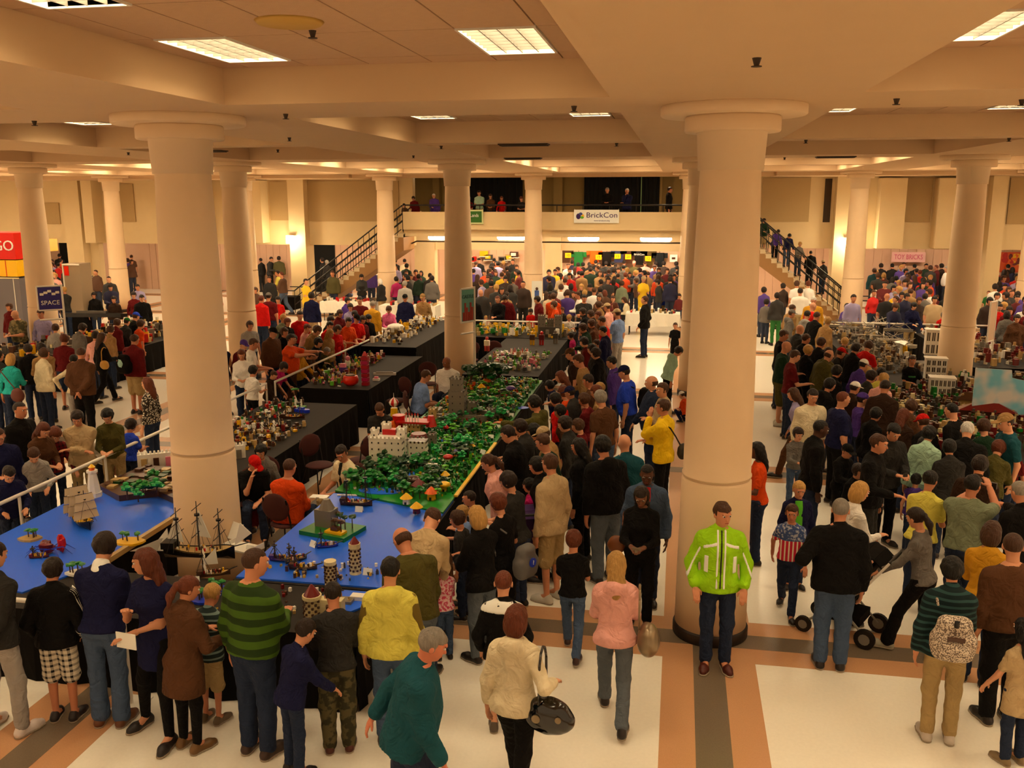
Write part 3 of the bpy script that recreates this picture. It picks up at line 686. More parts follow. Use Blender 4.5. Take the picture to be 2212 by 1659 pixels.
def hair_mesh(build, pose, style, lod):
    key = ('hair', build, pose, style, lod)
    if key in PCACHE: return PCACHE[key]
    K = skeleton(build, pose); R = K['HR']; c = K['hc']; s = K['hs']; h = (.009, .013, .022)[lod]
    W = lambda x, y, z: c+(V(x, y, z)*s)@R; r = lambda *a: V(*a)*s
    fy, uz = R[1], R[2]
    cap = ('+', 0, 'ell', (W(0, -.016, .03), r(.085, .103, .097), R))
    face = ('-', 0, 'both', (W(0, .018, 0), -fy*-1, W(0, 0, .058), -uz))       # removes in front of the ears and below the fringe
    face = ('&', 0, 'both', (W(0, .012, 0), fy, W(0, .0, .052), -uz))
    if style == 's': pr = [cap, face, ('&', 0, 'both', (W(0, -.0, -.068), -uz, W(0, 0, -.068), -uz)), ('+', 0, 'noise', (.006, 48))]
    elif style == 'n': pr = [('+', 0, 'ell', (W(0, -.016, .027), r(.08, .0985, .092), R)), ('&', 0, 'both', (W(0, .005, 0), fy, W(0, 0, .066), -uz)), ('&', 0, 'plane', (W(0, 0, -.05), -uz))]
    elif style == 'f': pr = [('+', 0, 'ell', (W(0, -.022, .0), r(.082, .094, .075), R)), ('&', 0, 'plane', (W(0, -.005, 0), fy)), ('&', 0, 'plane', (W(0, 0, .03), uz)), ('&', 0, 'plane', (W(0, 0, -.05), -uz))]
    elif style == 'm': pr = [('+', 0, 'ell', (W(0, -.018, .025), r(.096, .113, .112), R)), ('&', 0, 'both', (W(0, .03, 0), fy, W(0, .0, .045), -uz)), ('&', 0, 'plane', (W(0, 0, -.085), -uz)), ('+', 0, 'noise', (.007, 55))]
    elif style == 'b': pr = [cap, ('+', .03, 'ell', (W(0, -.03, -.04), r(.098, .092, .12), R)), ('&', 0, 'both', (W(0, .03, 0), fy, W(0, 0, .052), -uz)), ('+', 0, 'noise', (.005, 60))]
    elif style == 'l': pr = [cap, ('+', .03, 'ell', (W(0, -.035, -.03), r(.093, .085, .12), R)), ('+', .04, 'ell', (W(0, -.085, -.17), r(.088, .05, .15), R)), ('&', 0, 'both', (W(0, .025, 0), fy, W(0, 0, .052), -uz)), ('+', 0, 'noise', (.006, 50))]
    elif style == 'p': pr = [cap, face, ('&', 0, 'plane', (W(0, 0, -.06), -uz)), ('+', .02, 'ell', (W(0, -.115, .02), r(.03, .03, .03), R)), ('+', .02, 'cone', (W(0, -.125, .01), W(0, -.15, -.09), .03*s, .038*s)), ('+', .02, 'cone', (W(0, -.15, -.09), W(0, -.13, -.2), .036*s, .014*s)), ('+', 0, 'noise', (.004, 60))]
    elif style == 't': pr = [cap, face, ('&', 0, 'plane', (W(0, 0, -.06), -uz)), ('+', .01, 'ell', (W(0, -.115, .05), r(.045, .04, .045), R))]
    elif style == 'c': pr = [('+', 0, 'ell', (W(0, -.012, .035), r(.088, .107, .098), R)), ('&', 0, 'plane', (W(0, 0, .035), -uz)), ('+', .01, 'ell', (W(0, .115, .045), r(.07, .07, .008), R)), ]
    elif style == 'e': pr = [('+', 0, 'ell', (W(0, -.016, .02), r(.083, .1, .09), R)), ('&', 0, 'plane', (W(0, .005, 0), fy)), ('&', 0, 'plane', (W(0, 0, .05), uz)), ('&', 0, 'plane', (W(0, 0, -.06), -uz))]
    elif style == 'o': pr = [('+', 0, 'ell', (W(0, -.014, .035), r(.09, .108, .1), R)), ('&', 0, 'plane', (W(0, 0, .02), -uz))]
    me = npmesh('hair', [(*grow(pr, h), 0)], [MATS['cloth' if style in 'co' else 'hair']]); PCACHE[key] = me; return me
def top_mesh(build, pose, cut, lod):
    key = ('top', build, pose, cut, lod)
    if key in PCACHE: return PCACHE[key]
    K = skeleton(build, pose); h = (.017, .026, .042)[lod]; T = K['T']; R = K['R']
    th = {'t': .009, 'l': .011, 'j': .024, 'h': .021, 'v': .024, 'd': .009, 'q': .03, 'x': .03}[cut]
    hem = {'t': .90, 'l': .90, 'j': .84, 'h': .86, 'v': .88, 'd': .66, 'q': .86, 'x': .62}[cut]
    st = [list(v) for v in TORSO[build]]
    if hem < .85:
        fl = .02 if cut == 'j' else .045
        st = [[hem, st[0][1]+fl, st[0][2]+fl, 0], [.85, st[0][1]+.02, st[0][2]+.015, 0]]+st[1:]
    st = [v for v in st if v[0] < 1.47]+[[1.475, .074 if build != 'w' else .066, .068, -.008]]
    for v in st:
        if v[0] < 1.0: v[1] = max(v[1], .19*(.98 if build in 'wk' else 1.12 if build == 'h' else 1)); v[2] = max(v[2], .122)
    sl = {'t': .33, 'd': .33, 'v': .0}.get(cut, .93)
    pr = [torso_prim(K, build, th, st=st)]
    if sl > 0: pr += limb_prims(K, build, th*.9+(.006 if cut == 't' else 0), sleeve=sl)
    else: pr += [('+', .04, 'cone', (T((0, -.018, 1.44)), K['sh'][i], .05, .066)) for i in (0, 1)]
    if cut in 'h': pr += [('+', .03, 'ell', (T((0, -.095, 1.43)), V(.115, .06, .085), R.T))]
    if cut in 'jqx': pr += [('+', .02, 'cone', (T((0, -.02, 1.44)), T((0, -.012, 1.475)), .075, .068))]
    pr += [('+', 0, 'noise', (.007, 21)), ('+', 0, 'noise', (.004, 47))]
    if cut in 'q': pr += [('+', 0, 'noise', (.002, 40))]
    up = R@V(0, 0, 1)
    pr += [('&', 0, 'plane', (T((0, 0, hem)), -up))]
    me = npmesh('top', [(*grow(pr, h), 0)], [MATS['cloth']]); PCACHE[key] = me; return me
def bottom_mesh(build, pose, cut, lod):
    key = ('bot', build, pose, cut, lod)
    if key in PCACHE: return PCACHE[key]
    K = skeleton(build, pose); h = (.018, .027, .044)[lod]; g = {'p': .013, 's': .03, 'g': .006, 'f': .012, 'k': .012, 'b': .03}[cut]
    st = [v for v in TORSO[build] if v[0] < 1.1]; st = [list(v) for v in st]
    K2 = dict(K); pr = []
    R2 = K['R'] if K['lean'] < .3 else rotx(-K['lean']*.6)
    st = [v for v in st if v[0] < .99]
    pr.append(('+', .03, 'loft', (K['o'] if K['dz'] == 0 else K['o'], K['R'].T, np.array(st, f4), f4(.004))))
    if cut == 'k':
        pr.append(('+', .03, 'loft', (V(0, 0, K['dz']), np.eye(3, dtype=f4), np.array([(.5, .24, .2, 0), (.9, .17, .12, 0)], f4), f4(.01))))
    else: pr += leg_prims(K, build, g, end={'s': .52, 'b': 1}.get(cut, .97), flare=.028 if cut == 'f' else .012 if cut == 'p' else .0)
    if cut != 'g': pr += [('+', 0, 'noise', (.006, 19)), ('+', 0, 'noise', (.005, 43))]
    pr += [('&', 0, 'plane', (V(0, 0, .035), V(0, 0, -1)))]
    me = npmesh('trousers', [(*grow(pr, h), 0)], [MATS['cloth']]); PCACHE[key] = me; return me
def shoe_mesh(build, pose, i, lod):
    key = ('shoe', build, pose.split(',')[0][2], i, lod)
    if key in PCACHE: return PCACHE[key]
    K = skeleton(build, pose); a = K['ft'][i]; s = (-1, 1)[i]; out = V(s*.035, .185, 0)
    g = V(a[0], a[1], max(a[2]-.08, 0)); up = .03
    pr = [('+', 0, 'cone', (g+V(0, -.045, .042), g+V(0, -.02, .075), .04, .042)), ('+', .03, 'cone', (g+V(0, -.03, .035), g+V(out[0]*.6, out[1]*.62, .034), .04, .046)),
          ('+', .03, 'cone', (g+V(out[0]*.6, out[1]*.62, .034), g+V(out[0], out[1]*.9, .03), .046, .036)), ('&', 0, 'plane', (g+V(0, 0, .012), V(0, 0, -1)))]
    sole = [('+', 0, 'cone', (g+V(0, -.04, .012), g+V(out[0]*.6, out[1]*.62, .012), .044, .051)), ('+', .02, 'cone', (g+V(out[0]*.6, out[1]*.62, .012), g+V(out[0], out[1]*.9, .012), .05, .041)),
            ('&', 0, 'plane', (g+V(0, 0, .003), V(0, 0, -1))), ('&', 0, 'plane', (g+V(0, 0, .02), V(0, 0, 1)))]
    h = (.011, .018, .026)[lod]
    me = npmesh('shoe', [(*grow(pr, h), 0), (*grow(sole, min(h, .008)), 1)], [MATS['leather'], MATS['sole']]); PCACHE[key] = me; return me
mat('sole', (.62, .56, .48), .7)
CC = {'blk': ((.055, .05, .05), 'black'), 'dgr': ((.17, .165, .16), 'dark grey'), 'gry': ((.42, .40, .38), 'grey'), 'lgr': ((.62, .60, .58), 'light grey'), 'wht': ((.93, .91, .88), 'white'), 'crm': ((.88, .82, .68), 'cream'),
      'bei': ((.74, .64, .48), 'beige'), 'tan': ((.62, .48, .30), 'tan'), 'brn': ((.33, .21, .13), 'brown'), 'dbr': ((.19, .12, .08), 'dark brown'), 'mar': ((.38, .07, .08), 'maroon'), 'red': ((.80, .08, .06), 'red'),
      'org': ((.85, .28, .06), 'orange'), 'ylw': ((.93, .76, .10), 'yellow'), 'pyl': ((.86, .82, .36), 'pale yellow'), 'grn': ((.13, .42, .16), 'green'), 'olv': ((.30, .28, .12), 'olive'), 'dgn': ((.09, .19, .12), 'dark green'),
      'tea': ((.10, .30, .34), 'teal'), 'trq': ((.15, .66, .64), 'turquoise'), 'min': ((.66, .80, .70), 'mint'), 'nvy': ((.09, .10, .24), 'navy'), 'blu': ((.16, .28, .80), 'blue'), 'lbl': ((.50, .62, .85), 'light blue'),
      'jea': ((.27, .34, .45), 'blue denim'), 'dje': ((.14, .18, .27), 'dark denim'), 'gje': ((.36, .39, .42), 'grey denim'), 'pur': ((.32, .22, .55), 'purple'), 'pnk': ((.90, .42, .62), 'pink'), 'ppk': ((.90, .66, .62), 'pale pink'), 'mag': ((.70, .10, .38), 'magenta'),
      'kha': ((.66, .56, .38), 'khaki'), 'lav': ((.62, .58, .74), 'lavender'), 'gold': ((.80, .58, .14), 'mustard'), 'sgr': ((.48, .52, .42), 'sage green'), 'lim': ((.62, .86, .10), 'lime')}
HC = {'bk': (.05, .04, .035), 'db': (.13, .08, .055), 'br': (.27, .16, .09), 'rd': (.38, .17, .08), 'bl': (.72, .55, .30), 'gr': (.55, .52, .48), 'wh': (.85, .83, .80)}
CUTN = {'t': ('tshirt', 'T-shirt'), 'l': ('sweater', 'top'), 'j': ('jacket', 'jacket'), 'h': ('hoodie', 'hoodie'), 'v': ('vest', 'padded vest'), 'd': ('tunic', 'tunic'), 'q': ('puffer_jacket', 'puffer jacket'), 'x': ('coat', 'long coat')}
BOTN = {'p': ('trousers', 'trousers'), 's': ('shorts', 'shorts'), 'g': ('leggings', 'leggings'), 'f': ('flared_trousers', 'flared trousers'), 'k': ('skirt', 'skirt'), 'b': ('cargo_trousers', 'loose trousers')}
SKINS = [(.80, .56, .42), (.84, .60, .46), (.76, .50, .37), (.80, .54, .40)]
PEOPLE = []; SPEC = {}
def lin(c, k=1): return (*[min(1, v*k) for v in s2l(c)], 1)
def person(px, py, h, hd, build, hair, top, bot, pose, label=None, zone='', lod=None, skin=None, xy=None, z=0, group=None, topmat=None, botmat=None, shoe=(.12, .09, .08), hat=None):
    """px, py: the photograph's pixel at the top of the head, h: height in metres, hd: degrees turned left from facing away"""
    if '.' in pose or ',' not in pose: pose = pose+',0,0,0' if ',' not in pose else pose
    while pose.count(',') < 3: pose += ',0'
    K = skeleton(build, pose); sc_ = h/K['top']
    # true height of the crown for this pose
    crown = K['hc']+K['HR'].T@V(0, -.01, .12*K['hs'])
    a = math.radians(hd); ca, sa = math.cos(a), math.sin(a)
    if xy is None:
        gx, gy = G(px, py, z+float(crown[2])*sc_)
        cx, cy = float(crown[0])*sc_, float(crown[1])*sc_
        x, y = gx-(cx*ca-cy*sa), gy-(cx*sa+cy*ca)
    else: x, y = xy
    if lod is None: lod = 0 if y < 13.5 else 1
    r = empty('person', (x, y, z), a); r.scale = (sc_,)*3
    def part(name, me, col, mt=None):
        o = bpy.data.objects.new(name, me); COL.objects.link(o); o.parent = r; o.color = col
        if mt: o.material_slots[0].link = 'OBJECT'; o.material_slots[0].material = mt
        return o
    sk = skin or SKINS[int(abs(px*7+py*3)) % 4]
    part('body', body_mesh(build, pose, lod), lin(sk))
    if hair[0] != 'X':
        if hair[0] in 'co':
            part('cap' if hair[0] == 'c' else 'beanie', hair_mesh(build, pose, hair[0], lod), lin(CC[hair[1:4]][0]))
            part('hair', hair_mesh(build, pose, 'e', lod), lin(HC[hair[4:6] or 'br']))
        else: part('hair', hair_mesh(build, pose, hair[0], lod), lin(HC[hair[1:3]], random.uniform(.8, 1.15)))
    tp = part(CUTN[top[0]][0], top_mesh(build, pose, top[0], lod), lin(CC[top[1:]][0]), topmat)
    part(BOTN[bot[0]][0], bottom_mesh(build, pose, bot[0], lod), lin(CC[bot[1:]][0]), botmat)
    for i in (0, 1): part('shoe', shoe_mesh(build, pose, i, lod), (*s2l(shoe), 1))
    SPEC[r.name] = (build, pose, hair, top, bot, sk, shoe)
    nm = 'small person' if build == 'k' else 'person'
    lb = label or '%s in %s %s and %s %s' % (nm, CC[top[1:]][1], CUTN[top[0]][1], CC[bot[1:]][1], BOTN[bot[0]][1])
    r['category'] = 'person'
    if group: r['group'] = group
    PEOPLE.append((r, lb, zone, label is not None, px, py, y)); r['sc'] = sc_
    return r
def label_people():
    """labels of the crowd: what is worn, where, and the order among look-alikes"""
    D = {}
    for r, lb, zone, own, px, py, y in PEOPLE:
        r.pop('sc', None) if hasattr(r, 'pop') else None
        if 'sc' in r: del r['sc']
        full = lb if own else (lb+' '+zone).strip()
        D.setdefault(full, []).append((px, r))
    num = ['first', 'second', 'third', 'fourth', 'fifth', 'sixth', 'seventh', 'eighth', 'ninth', 'tenth']
    for full, L in D.items():
        if len(L) == 1: L[0][1]['label'] = full; continue
        L.sort(key=lambda t: t[0])
        for k, (px, r) in enumerate(L):
            w_ = 'leftmost' if k == 0 else 'rightmost' if k == len(L)-1 else num[k]+' from left' if k < 10 else 'number %d from left' % (k+1)
            r['label'] = full+', '+w_

def merge_far(keep):
    """past about 300 people the farthest ones become one crowd"""
    cand = sorted([p for p in PEOPLE if not p[3] and p[0].location.z < .05], key=lambda p: -p[0].location.y); n = len(PEOPLE)-keep
    gone = cand[:n]; Vs, Qs, Cs = [], [], []; off = 0
    for p in gone:
        r = p[0]; build, pose, hair, top, bot, sk, shoe = SPEC[r.name]; M = np.array(Matrix.Translation(r.location) @ Matrix.Rotation(r.rotation_euler.z, 4, 'Z') @ Matrix.Scale(r.scale[0], 4))
        L = [(body_mesh(build, pose, 2), lin(sk)), (top_mesh(build, pose, top[0], 2), lin(CC[top[1:]][0])), (bottom_mesh(build, pose, bot[0], 2), lin(CC[bot[1:]][0])), (shoe_mesh(build, pose, 0, 2), lin(shoe)), (shoe_mesh(build, pose, 1, 2), lin(shoe))]
        if hair[0] != 'X': L.append((hair_mesh(build, pose, hair[0], 2), lin(CC[hair[1:4]][0] if hair[0] in 'co' else HC[hair[1:3]])))
        for me, col in L:
            v = np.empty(len(me.vertices)*3, f4); me.vertices.foreach_get('co', v); v = v.reshape(-1, 3) @ M[:3, :3].T.astype(f4)+M[:3, 3].astype(f4)
            q = np.empty(len(me.loops), np.int32); me.loops.foreach_get('vertex_index', q); q = q.reshape(-1, 4)
            Vs.append(v); Qs.append(q+off); off += len(v); Cs.append(np.tile(np.array(col, f4), (len(v), 1)))
        for ch in list(r.children): bpy.data.objects.remove(ch)
        bpy.data.objects.remove(r); PEOPLE.remove(p)
    m = bpy.data.materials.new('crowd_cloth'); m.use_nodes = True; nt = m.node_tree; at = nt.nodes.new('ShaderNodeAttribute'); at.attribute_name = 'Col'; nt.links.new(at.outputs['Color'], nt.nodes['Principled BSDF'].inputs['Base Color']); nt.nodes['Principled BSDF'].inputs['Roughness'].default_value = .8
    me = npmesh('distant_people', [(np.concatenate(Vs), np.concatenate(Qs), 0)], [m]); ca = me.color_attributes.new('Col', 'FLOAT_COLOR', 'POINT'); ca.data.foreach_set('color', np.concatenate(Cs).astype(f4).ravel())
    o = bpy.data.objects.new('distant_people', me); COL.objects.link(o); tag(o, 'rest of the crowd far back, below the balcony and in the wall openings', 'crowd', kind='stuff'); print('CROWD', len(gone), len(me.polygons))
# ---------------------------------------------------------------- the people of the photograph
def stripes_cloth(name, c1, c2, axis=2, scale=10, duty=.5): return stripes_mat(name, c1, c2, axis, scale, duty)
stripes_mat('green_stripe', (.25, .37, .09), (.13, .21, .06), 2, 8.5, .5)
plaid_mat('plaid_cloth', (.85, .82, .75), (.10, .10, .12), 16); plaid_mat('check_cloth', (.92, .90, .84), (.12, .11, .11), 13); plaid_mat('red_plaid', (.45, .06, .08), (.12, .03, .05), 14)
stripes_mat('puffer_teal', (.16, .28, .28), (.05, .12, .13), 2, 17, .62); stripes_mat('puffer_grey', (.42, .50, .48), (.10, .15, .15), 2, 15, .66)
blotch_mat('camo', (.20, .19, .13), (.34, .31, .2), 13); blotch_mat('pink_print', (.85, .30, .42), (.95, .78, .78), 26); blotch_mat('leopard', (.82, .78, .70), (.2, .16, .14), 30, 'V', .42)
blotch_mat('khaki_camo', (.50, .46, .32), (.3, .29, .2), 12); blotch_mat('bag_print', (.84, .78, .70), (.42, .36, .32), 85)
def flag_fn(nt):
    N, L = nt.nodes, nt.links
    tc = N.new('ShaderNodeTexCoord'); sp = N.new('ShaderNodeSeparateXYZ'); L.new(tc.outputs['Object'], sp.inputs[0])
    a = N.new('ShaderNodeMath'); a.operation = 'MULTIPLY'; a.inputs[1].default_value = 17; L.new(sp.outputs[0], a.inputs[0])
    f = N.new('ShaderNodeMath'); f.operation = 'FRACT'; L.new(a.outputs[0], f.inputs[0]); g = N.new('ShaderNodeMath'); g.operation = 'LESS_THAN'; g.inputs[1].default_value = .35; L.new(f.outputs[0], g.inputs[0])
    m1 = N.new('ShaderNodeMix'); m1.data_type = 'RGBA'; L.new(g.outputs[0], m1.inputs[0]); m1.inputs[6].default_value = (.55, .02, .05, 1); m1.inputs[7].default_value = (.8, .75, .6, 1)
    nz = N.new('ShaderNodeTexNoise'); nz.inputs['Scale'].default_value = 24; L.new(tc.outputs['Object'], nz.inputs['Vector'])
    r = N.new('ShaderNodeMapRange'); r.inputs[1].default_value = .5; r.inputs[2].default_value = .6; L.new(nz.outputs['Fac'], r.inputs[0])
    m2 = N.new('ShaderNodeMix'); m2.data_type = 'RGBA'; L.new(r.outputs[0], m2.inputs[0]); m2.inputs[6].default_value = (.05, .09, .25, 1); m2.inputs[7].default_value = (.45, .48, .6, 1)
    h = N.new('ShaderNodeMath'); h.operation = 'GREATER_THAN'; h.inputs[1].default_value = 1.2; L.new(sp.outputs[2], h.inputs[0])
    m3 = N.new('ShaderNodeMix'); m3.data_type = 'RGBA'; L.new(h.outputs[0], m3.inputs[0]); L.new(m1.outputs[2], m3.inputs[6]); L.new(m2.outputs[2], m3.inputs[7]); return m3.outputs[2]
objramp('flag_cloth', flag_fn)
mt_ = MATS
def seated(px, py, z_top, hd, *a, **k): return person(px, py, k.pop('h', 1.75), hd, *a, **k)
# --- nearest figures, each with words of its own
FG = {}
FG['fleece'] = person(22, 1165, 1.78, -6, 'm', 'sdb', 'jdgr', 'plgr', 'bbo,4,12,-8', 'person in dark grey fleece jacket and pale jeans, hands behind back, left edge', shoe=(.85, .80, .78))
FG['track'] = person(100, 1206, 1.55, 12, 'm', 'mdb', 'jblk', 'skha', 'pps,3,16,0', 'small person in black track jacket with white stripes and plaid shorts', botmat=mt_['plaid_cloth'], shoe=(.15, .13, .14))
FG['purple'] = person(237, 1143, 1.80, 8, 'm', 'mdb', 'lnvy', 'fjea', 'hhs,10,22,0', 'person in navy purple sweater over white collar, flared jeans, back turned', shoe=(.38, .22, .12))
FG['arms'] = person(318, 1190, 1.75, 172, 'w', 'lrd', 'dnvy', 'gblk', 'gQy,2,8,-62', 'person in navy tunic dress and black leggings, arms folded, looking left', shoe=(.14, .12, .12), lod=0)
FG['brown'] = person(405, 1240, 1.58, -20, 'w', 'prd', 'xbrn', 'gblk', 'hqs,5,18,-25', 'person in belted brown coat dress and black leggings with ponytail', shoe=(.42, .30, .16))
FG['teal'] = person(483, 1243, 1.32, -10, 'k', 'sbl', 'qtea', 'skha', 'rrs,8,22,0', 'small blond person in striped grey padded vest and tan shorts', topmat=mt_['puffer_grey'], shoe=(.4, .33, .25))
FG['green'] = person(575, 1190, 1.86, -14, 'h', 'nbr', 'lgrn', 'pdje', 'dhs,4,10,-35', 'tall person in green striped sweater and dark jeans, back turned', topmat=mt_['green_stripe'], shoe=(.22, .14, .1))
FG['reach'] = person(650, 1330, 1.35, -35, 'k', 'sdb', 'jnvy', 'pdje', 'rrs,14,20,0', 'small person in navy jacket reaching to the table, behind the green sweater')
FG['camo'] = person(736, 1254, 1.52, 20, 'm', 'sdb', 'ldgr', 'bcam' if 0 else 'bolv', 'hhs,8,18,10', 'small person in charcoal sweater and camouflage trousers at the table', botmat=mt_['camo'], shoe=(.3, .12, .08))
FG['hood'] = person(832, 1200, 1.70, 8, 'm', 'sbk', 'hpyl', 'pjea', 'dds,4,10,0', 'person in pale yellow hooded jacket with olive back panels and jeans', shoe=(.28, .12, .08))
FG['bald'] = person(852, 1146, 1.80, 38, 'h', 'fbr', 'lolv', 'pgje', 'dws,16,34,10', 'bald person in olive shirt and grey jeans bending towards the table', shoe=(.1, .08, .08))
FG['elder'] = person(948, 1360, 1.78, -70, 'h', 'sgr', 'jtea', 'pdje', 'vwW,14,12,0', 'white haired person in teal jacket walking right, cut off below', skin=(.82, .50, .38))
FG['whood'] = person(1118, 1305, 1.68, -8, 'w', 'brd', 'hcrm', 'pblk', 'dtw,2,8,-10', 'person in cream hooded top carrying a shiny black handbag')
FG['sport'] = person(1088, 1231, 1.50, 6, 'k', 'nrd', 'jblk', 'sblk', 'pps,6,10,0', 'small person in black top with white shoulders and black shorts', shoe=(.35, .3, .25))
FG['pink'] = person(1332, 1190, 1.66, 4, 'w', 'lbl', 'hppk', 'pgje', 'hhw,2,14,0', 'long haired person in pale pink hooded top with silver bag, back turned')
FG['btee'] = person(1240, 1145, 1.38, 2, 'k', 'mrd', 'tblk', 'pjea', 'hhw,4,12,0', 'small person in loose black T-shirt and blue jeans, back turned', shoe=(.2, .1, .08))
FG['black'] = person(1385, 1055, 1.66, 176, 'w', 'ldb', 'lblk', 'pblk', 'hhs,2,22,0', 'person all in black holding a small camera, facing the viewer', skin=(.46, .29, .20))
FG['denim'] = person(1398, 1006, 1.72, 178, 'm', 'nbk', 'jjea', 'pdje', 'dds,2,16,0', 'person in denim jacket over red shirt behind the one in black', skin=(.36, .22, .15))
FG['hivis'] = person(1563, 1086, 1.77, 184, 'm', 'sbr', 'jlim', 'pdje', 'pps,0,6,22', 'person in lime yellow reflective jacket leaning against the large column', shoe=(.30, .10, .06))
FG['flag'] = person(1712, 1090, 1.33, 172, 'k', 'sbr', 'tnvy', 'pdje', 'wvw,0,4,0', 'small person walking in blue and red flag print T-shirt', topmat=mt_['flag_cloth'])
FG['gkid'] = person(1728, 1041, 1.36, 186, 'k', 'sbl', 'jnvy', 'pdje', 'dds,0,10,0', 'small blond person in navy jacket over green shirt, behind the flag shirt')
FG['back'] = person(1818, 1075, 1.79, -4, 'h', 'ngr', 'jblk', 'pjea', 'tds,4,8,-12', 'grey haired person in black fleece and blue jeans, back turned')
FG['blond'] = person(1866, 1041, 1.66, -70, 'w', 'bbl', 'lwht', 'pdje', 'dhs,5,16,0', 'blond person in white top beside the black fleece')
FG['pram'] = person(1972, 1096, 1.62, 62, 'w', 'pdb', 'lgry', 'fblk', 'rrw,8,16,-20', 'person in grey long sleeved top pushing the pushchair', shoe=(.6, .58, .5))
FG['pack'] = person(2058, 1203, 1.68, -6, 'w', 'mbk', 'qtea', 'pkha', 'dhs,6,10,0', 'person in teal striped puffer jacket with patterned backpack and khaki trousers', topmat=mt_['puffer_teal'], shoe=(.75, .7, .65))
FG['cord'] = person(2190, 1150, 1.80, 8, 'h', 'nbr', 'lbrn', 'pblk', 'dds,4,8,-20', 'broad person in brown corduroy jacket at the right edge')
FG['orange'] = person(2147, 1125, 1.66, -30, 'w', 'bbr', 'lgold', 'pdje', 'hhs,6,14,0', 'brown haired person in orange yellow top near the right edge')
FG['girl'] = person(2212, 1335, 1.30, 20, 'k', 'lbk', 'dbei', 'pdje', 'wds,2,8,0', 'small person in beige frilled coat and jeans at the right edge', shoe=(.5, .42, .3))
FG['yback'] = person(2026, 1020, 1.66, -30, 'w', 'tbk', 'tpyl', 'pdje', 'hhs,8,14,-10', 'person in bright yellow short sleeved shirt, back turned')
FG['sage'] = person(2092, 1022, 1.74, -34, 'h', 'sbk', 'tsgr', 'pdje', 'uUs,4,4,-10', 'person in sage green T-shirt raising arms to take a picture')
FG['jack'] = person(2199, 1038, 1.78, 20, 'm', 'ngr', 'jblk', 'pdje', 'hus,8,14,0', 'grey cropped haired person in black jacket at the right edge')
FG['pin'] = person(835, 1092, 1.80, -2, 'm', 'sbr', 'lbei', 'pdje', 'TTs,34,34,0', 'person in beige pinstripe shirt bending over the blue table', xy=None)
# --- along the right side of the near table
person(1018, 1092, 1.66, 52, 'w', 'bbl', 'jblk', 'pgje', 'hhs,4,12,0', 'blond person in black leather jacket and faded jeans holding a toddler')
person(991, 1104, 1.22, 80, 'k', 'sbl', 'tlbl', 'pjea', 'dhs', 'small blond person held beside the black leather jacket')
person(942, 1143, 1.10, 75, 'k', 'sbl', 'vbrn', 'pjea', 'ccs,5,12,0', 'small blond person in brown vest at the corner of the blue table')
person(966, 1103, 1.28, 85, 'k', 'mbr', 'tdgr', 'pdje', 'dds,4,14,0', 'small brown haired person in grey at the blue table edge')
person(946, 1210, 1.10, 30, 'k', 'bbr', 'lpnk', 'pjea', 'hhs,5,10,0', 'small person in pink patterned jacket at the table corner', topmat=mt_['pink_print'])
person(1010, 1060, 1.25, 95, 'k', 'ndb', 'tdgr', 'pdje', 'hhs,4,10,0', 'small dark haired person in profile at the green table edge')
person(1046, 983, 1.64, 82, 'w', 'pbr', 'hppk', 'pdje', 'ddo,10,22,0', 'person in pale pink hooded top with ponytail beside the green table')
person(1070, 1066, 1.62, 60, 'w', 'mrd', 'tblk', 'pblk', 'hqs,6,16,0', 'auburn haired person in black with grey backpack')
person(1097, 1019, 1.66, 74, 'w', 'mdb', 'tdgr', 'pdje', 'hhs,8,18,0', 'dark haired person in navy and grey T-shirt by the table')
person(1140, 1034, 1.20, 80, 'k', 'mbk', 'vmag', 'pdje', 'hhs,4,10,0', 'small person in magenta vest behind the beige jacket')
person(1180, 981, 1.80, 60, 'm', 'sbr', 'jbei', 'skha', 'dds,2,4,-8', 'person in beige zip jacket, khaki shorts and white trainers', shoe=(.75, .72, .66))
person(1310, 936, 1.86, 35, 'h', 'mbk', 'hblk', 'pgje', 'dds,6,16,0', 'tall person in black hooded jacket and grey jeans, back turned')
person(1337, 942, 1.78, 20, 'm', 'Xbr', 'jtea', 'pdje', 'dds,2,10,0', 'bald person in blue grey jacket behind the tall black hooded one')
person(1432, 862, 1.80, 70, 'm', 'sbr', 'jylw', 'pblk', 'cfs,0,6,0', 'person in bright yellow fleece with dark shoulder bag')
person(1430, 826, 1.78, 100, 'm', 'sbr', 'jbei', 'pdje', 'fFs,0,4,20', 'person in beige jacket with crossed arms')
person(1408, 811, 1.80, 100, 'h', 'fbr', 'jdje', 'pdje', 'dws,0,4,-10', 'balding person in dark denim jacket beside the yellow fleece')
person(1473, 752, 1.55, -70, 'w', 'mdb', 'hmin', 'pblk', 'dds,16,36,0', 'person in mint hooded jacket looking down beside the column')
person(1470, 846, 1.0, 60, 'k', 'cwhtbr', 'torg', 'pnvy', 'hhc,10,20,0', 'small person in orange T-shirt and white cap crouching by the column')
person(1393, 639, 1.84, 75, 'm', 'sbr', 'jblk', 'pdje', 'pps,0,2,0', 'person in black jacket and dark jeans standing alone in the aisle', shoe=(.1, .08, .07))
person(1459, 697, 1.20, 172, 'k', 'sbr', 'tblk', 'sblk', 'dds,0,4,0', 'small person in black printed T-shirt facing the viewer in the aisle')
person(1437, 625, 1.25, 5, 'k', 'sbl', 'tblu', 'skha', 'dds,0,6,0', 'small person in blue T-shirt and shorts at the white table', shoe=(.8, .78, .72))
person(1332, 667, 1.84, 60, 'm', 'cbeibr', 'tlbl', 'plgr', 'hds,0,8,0', 'person in light blue shirt, grey trousers and tan cap')
person(1297, 684, 1.80, 75, 'm', 'sbr', 'tred', 'pdbr', 'drs,6,16,0', 'person in bright red shirt beside the light blue shirt')
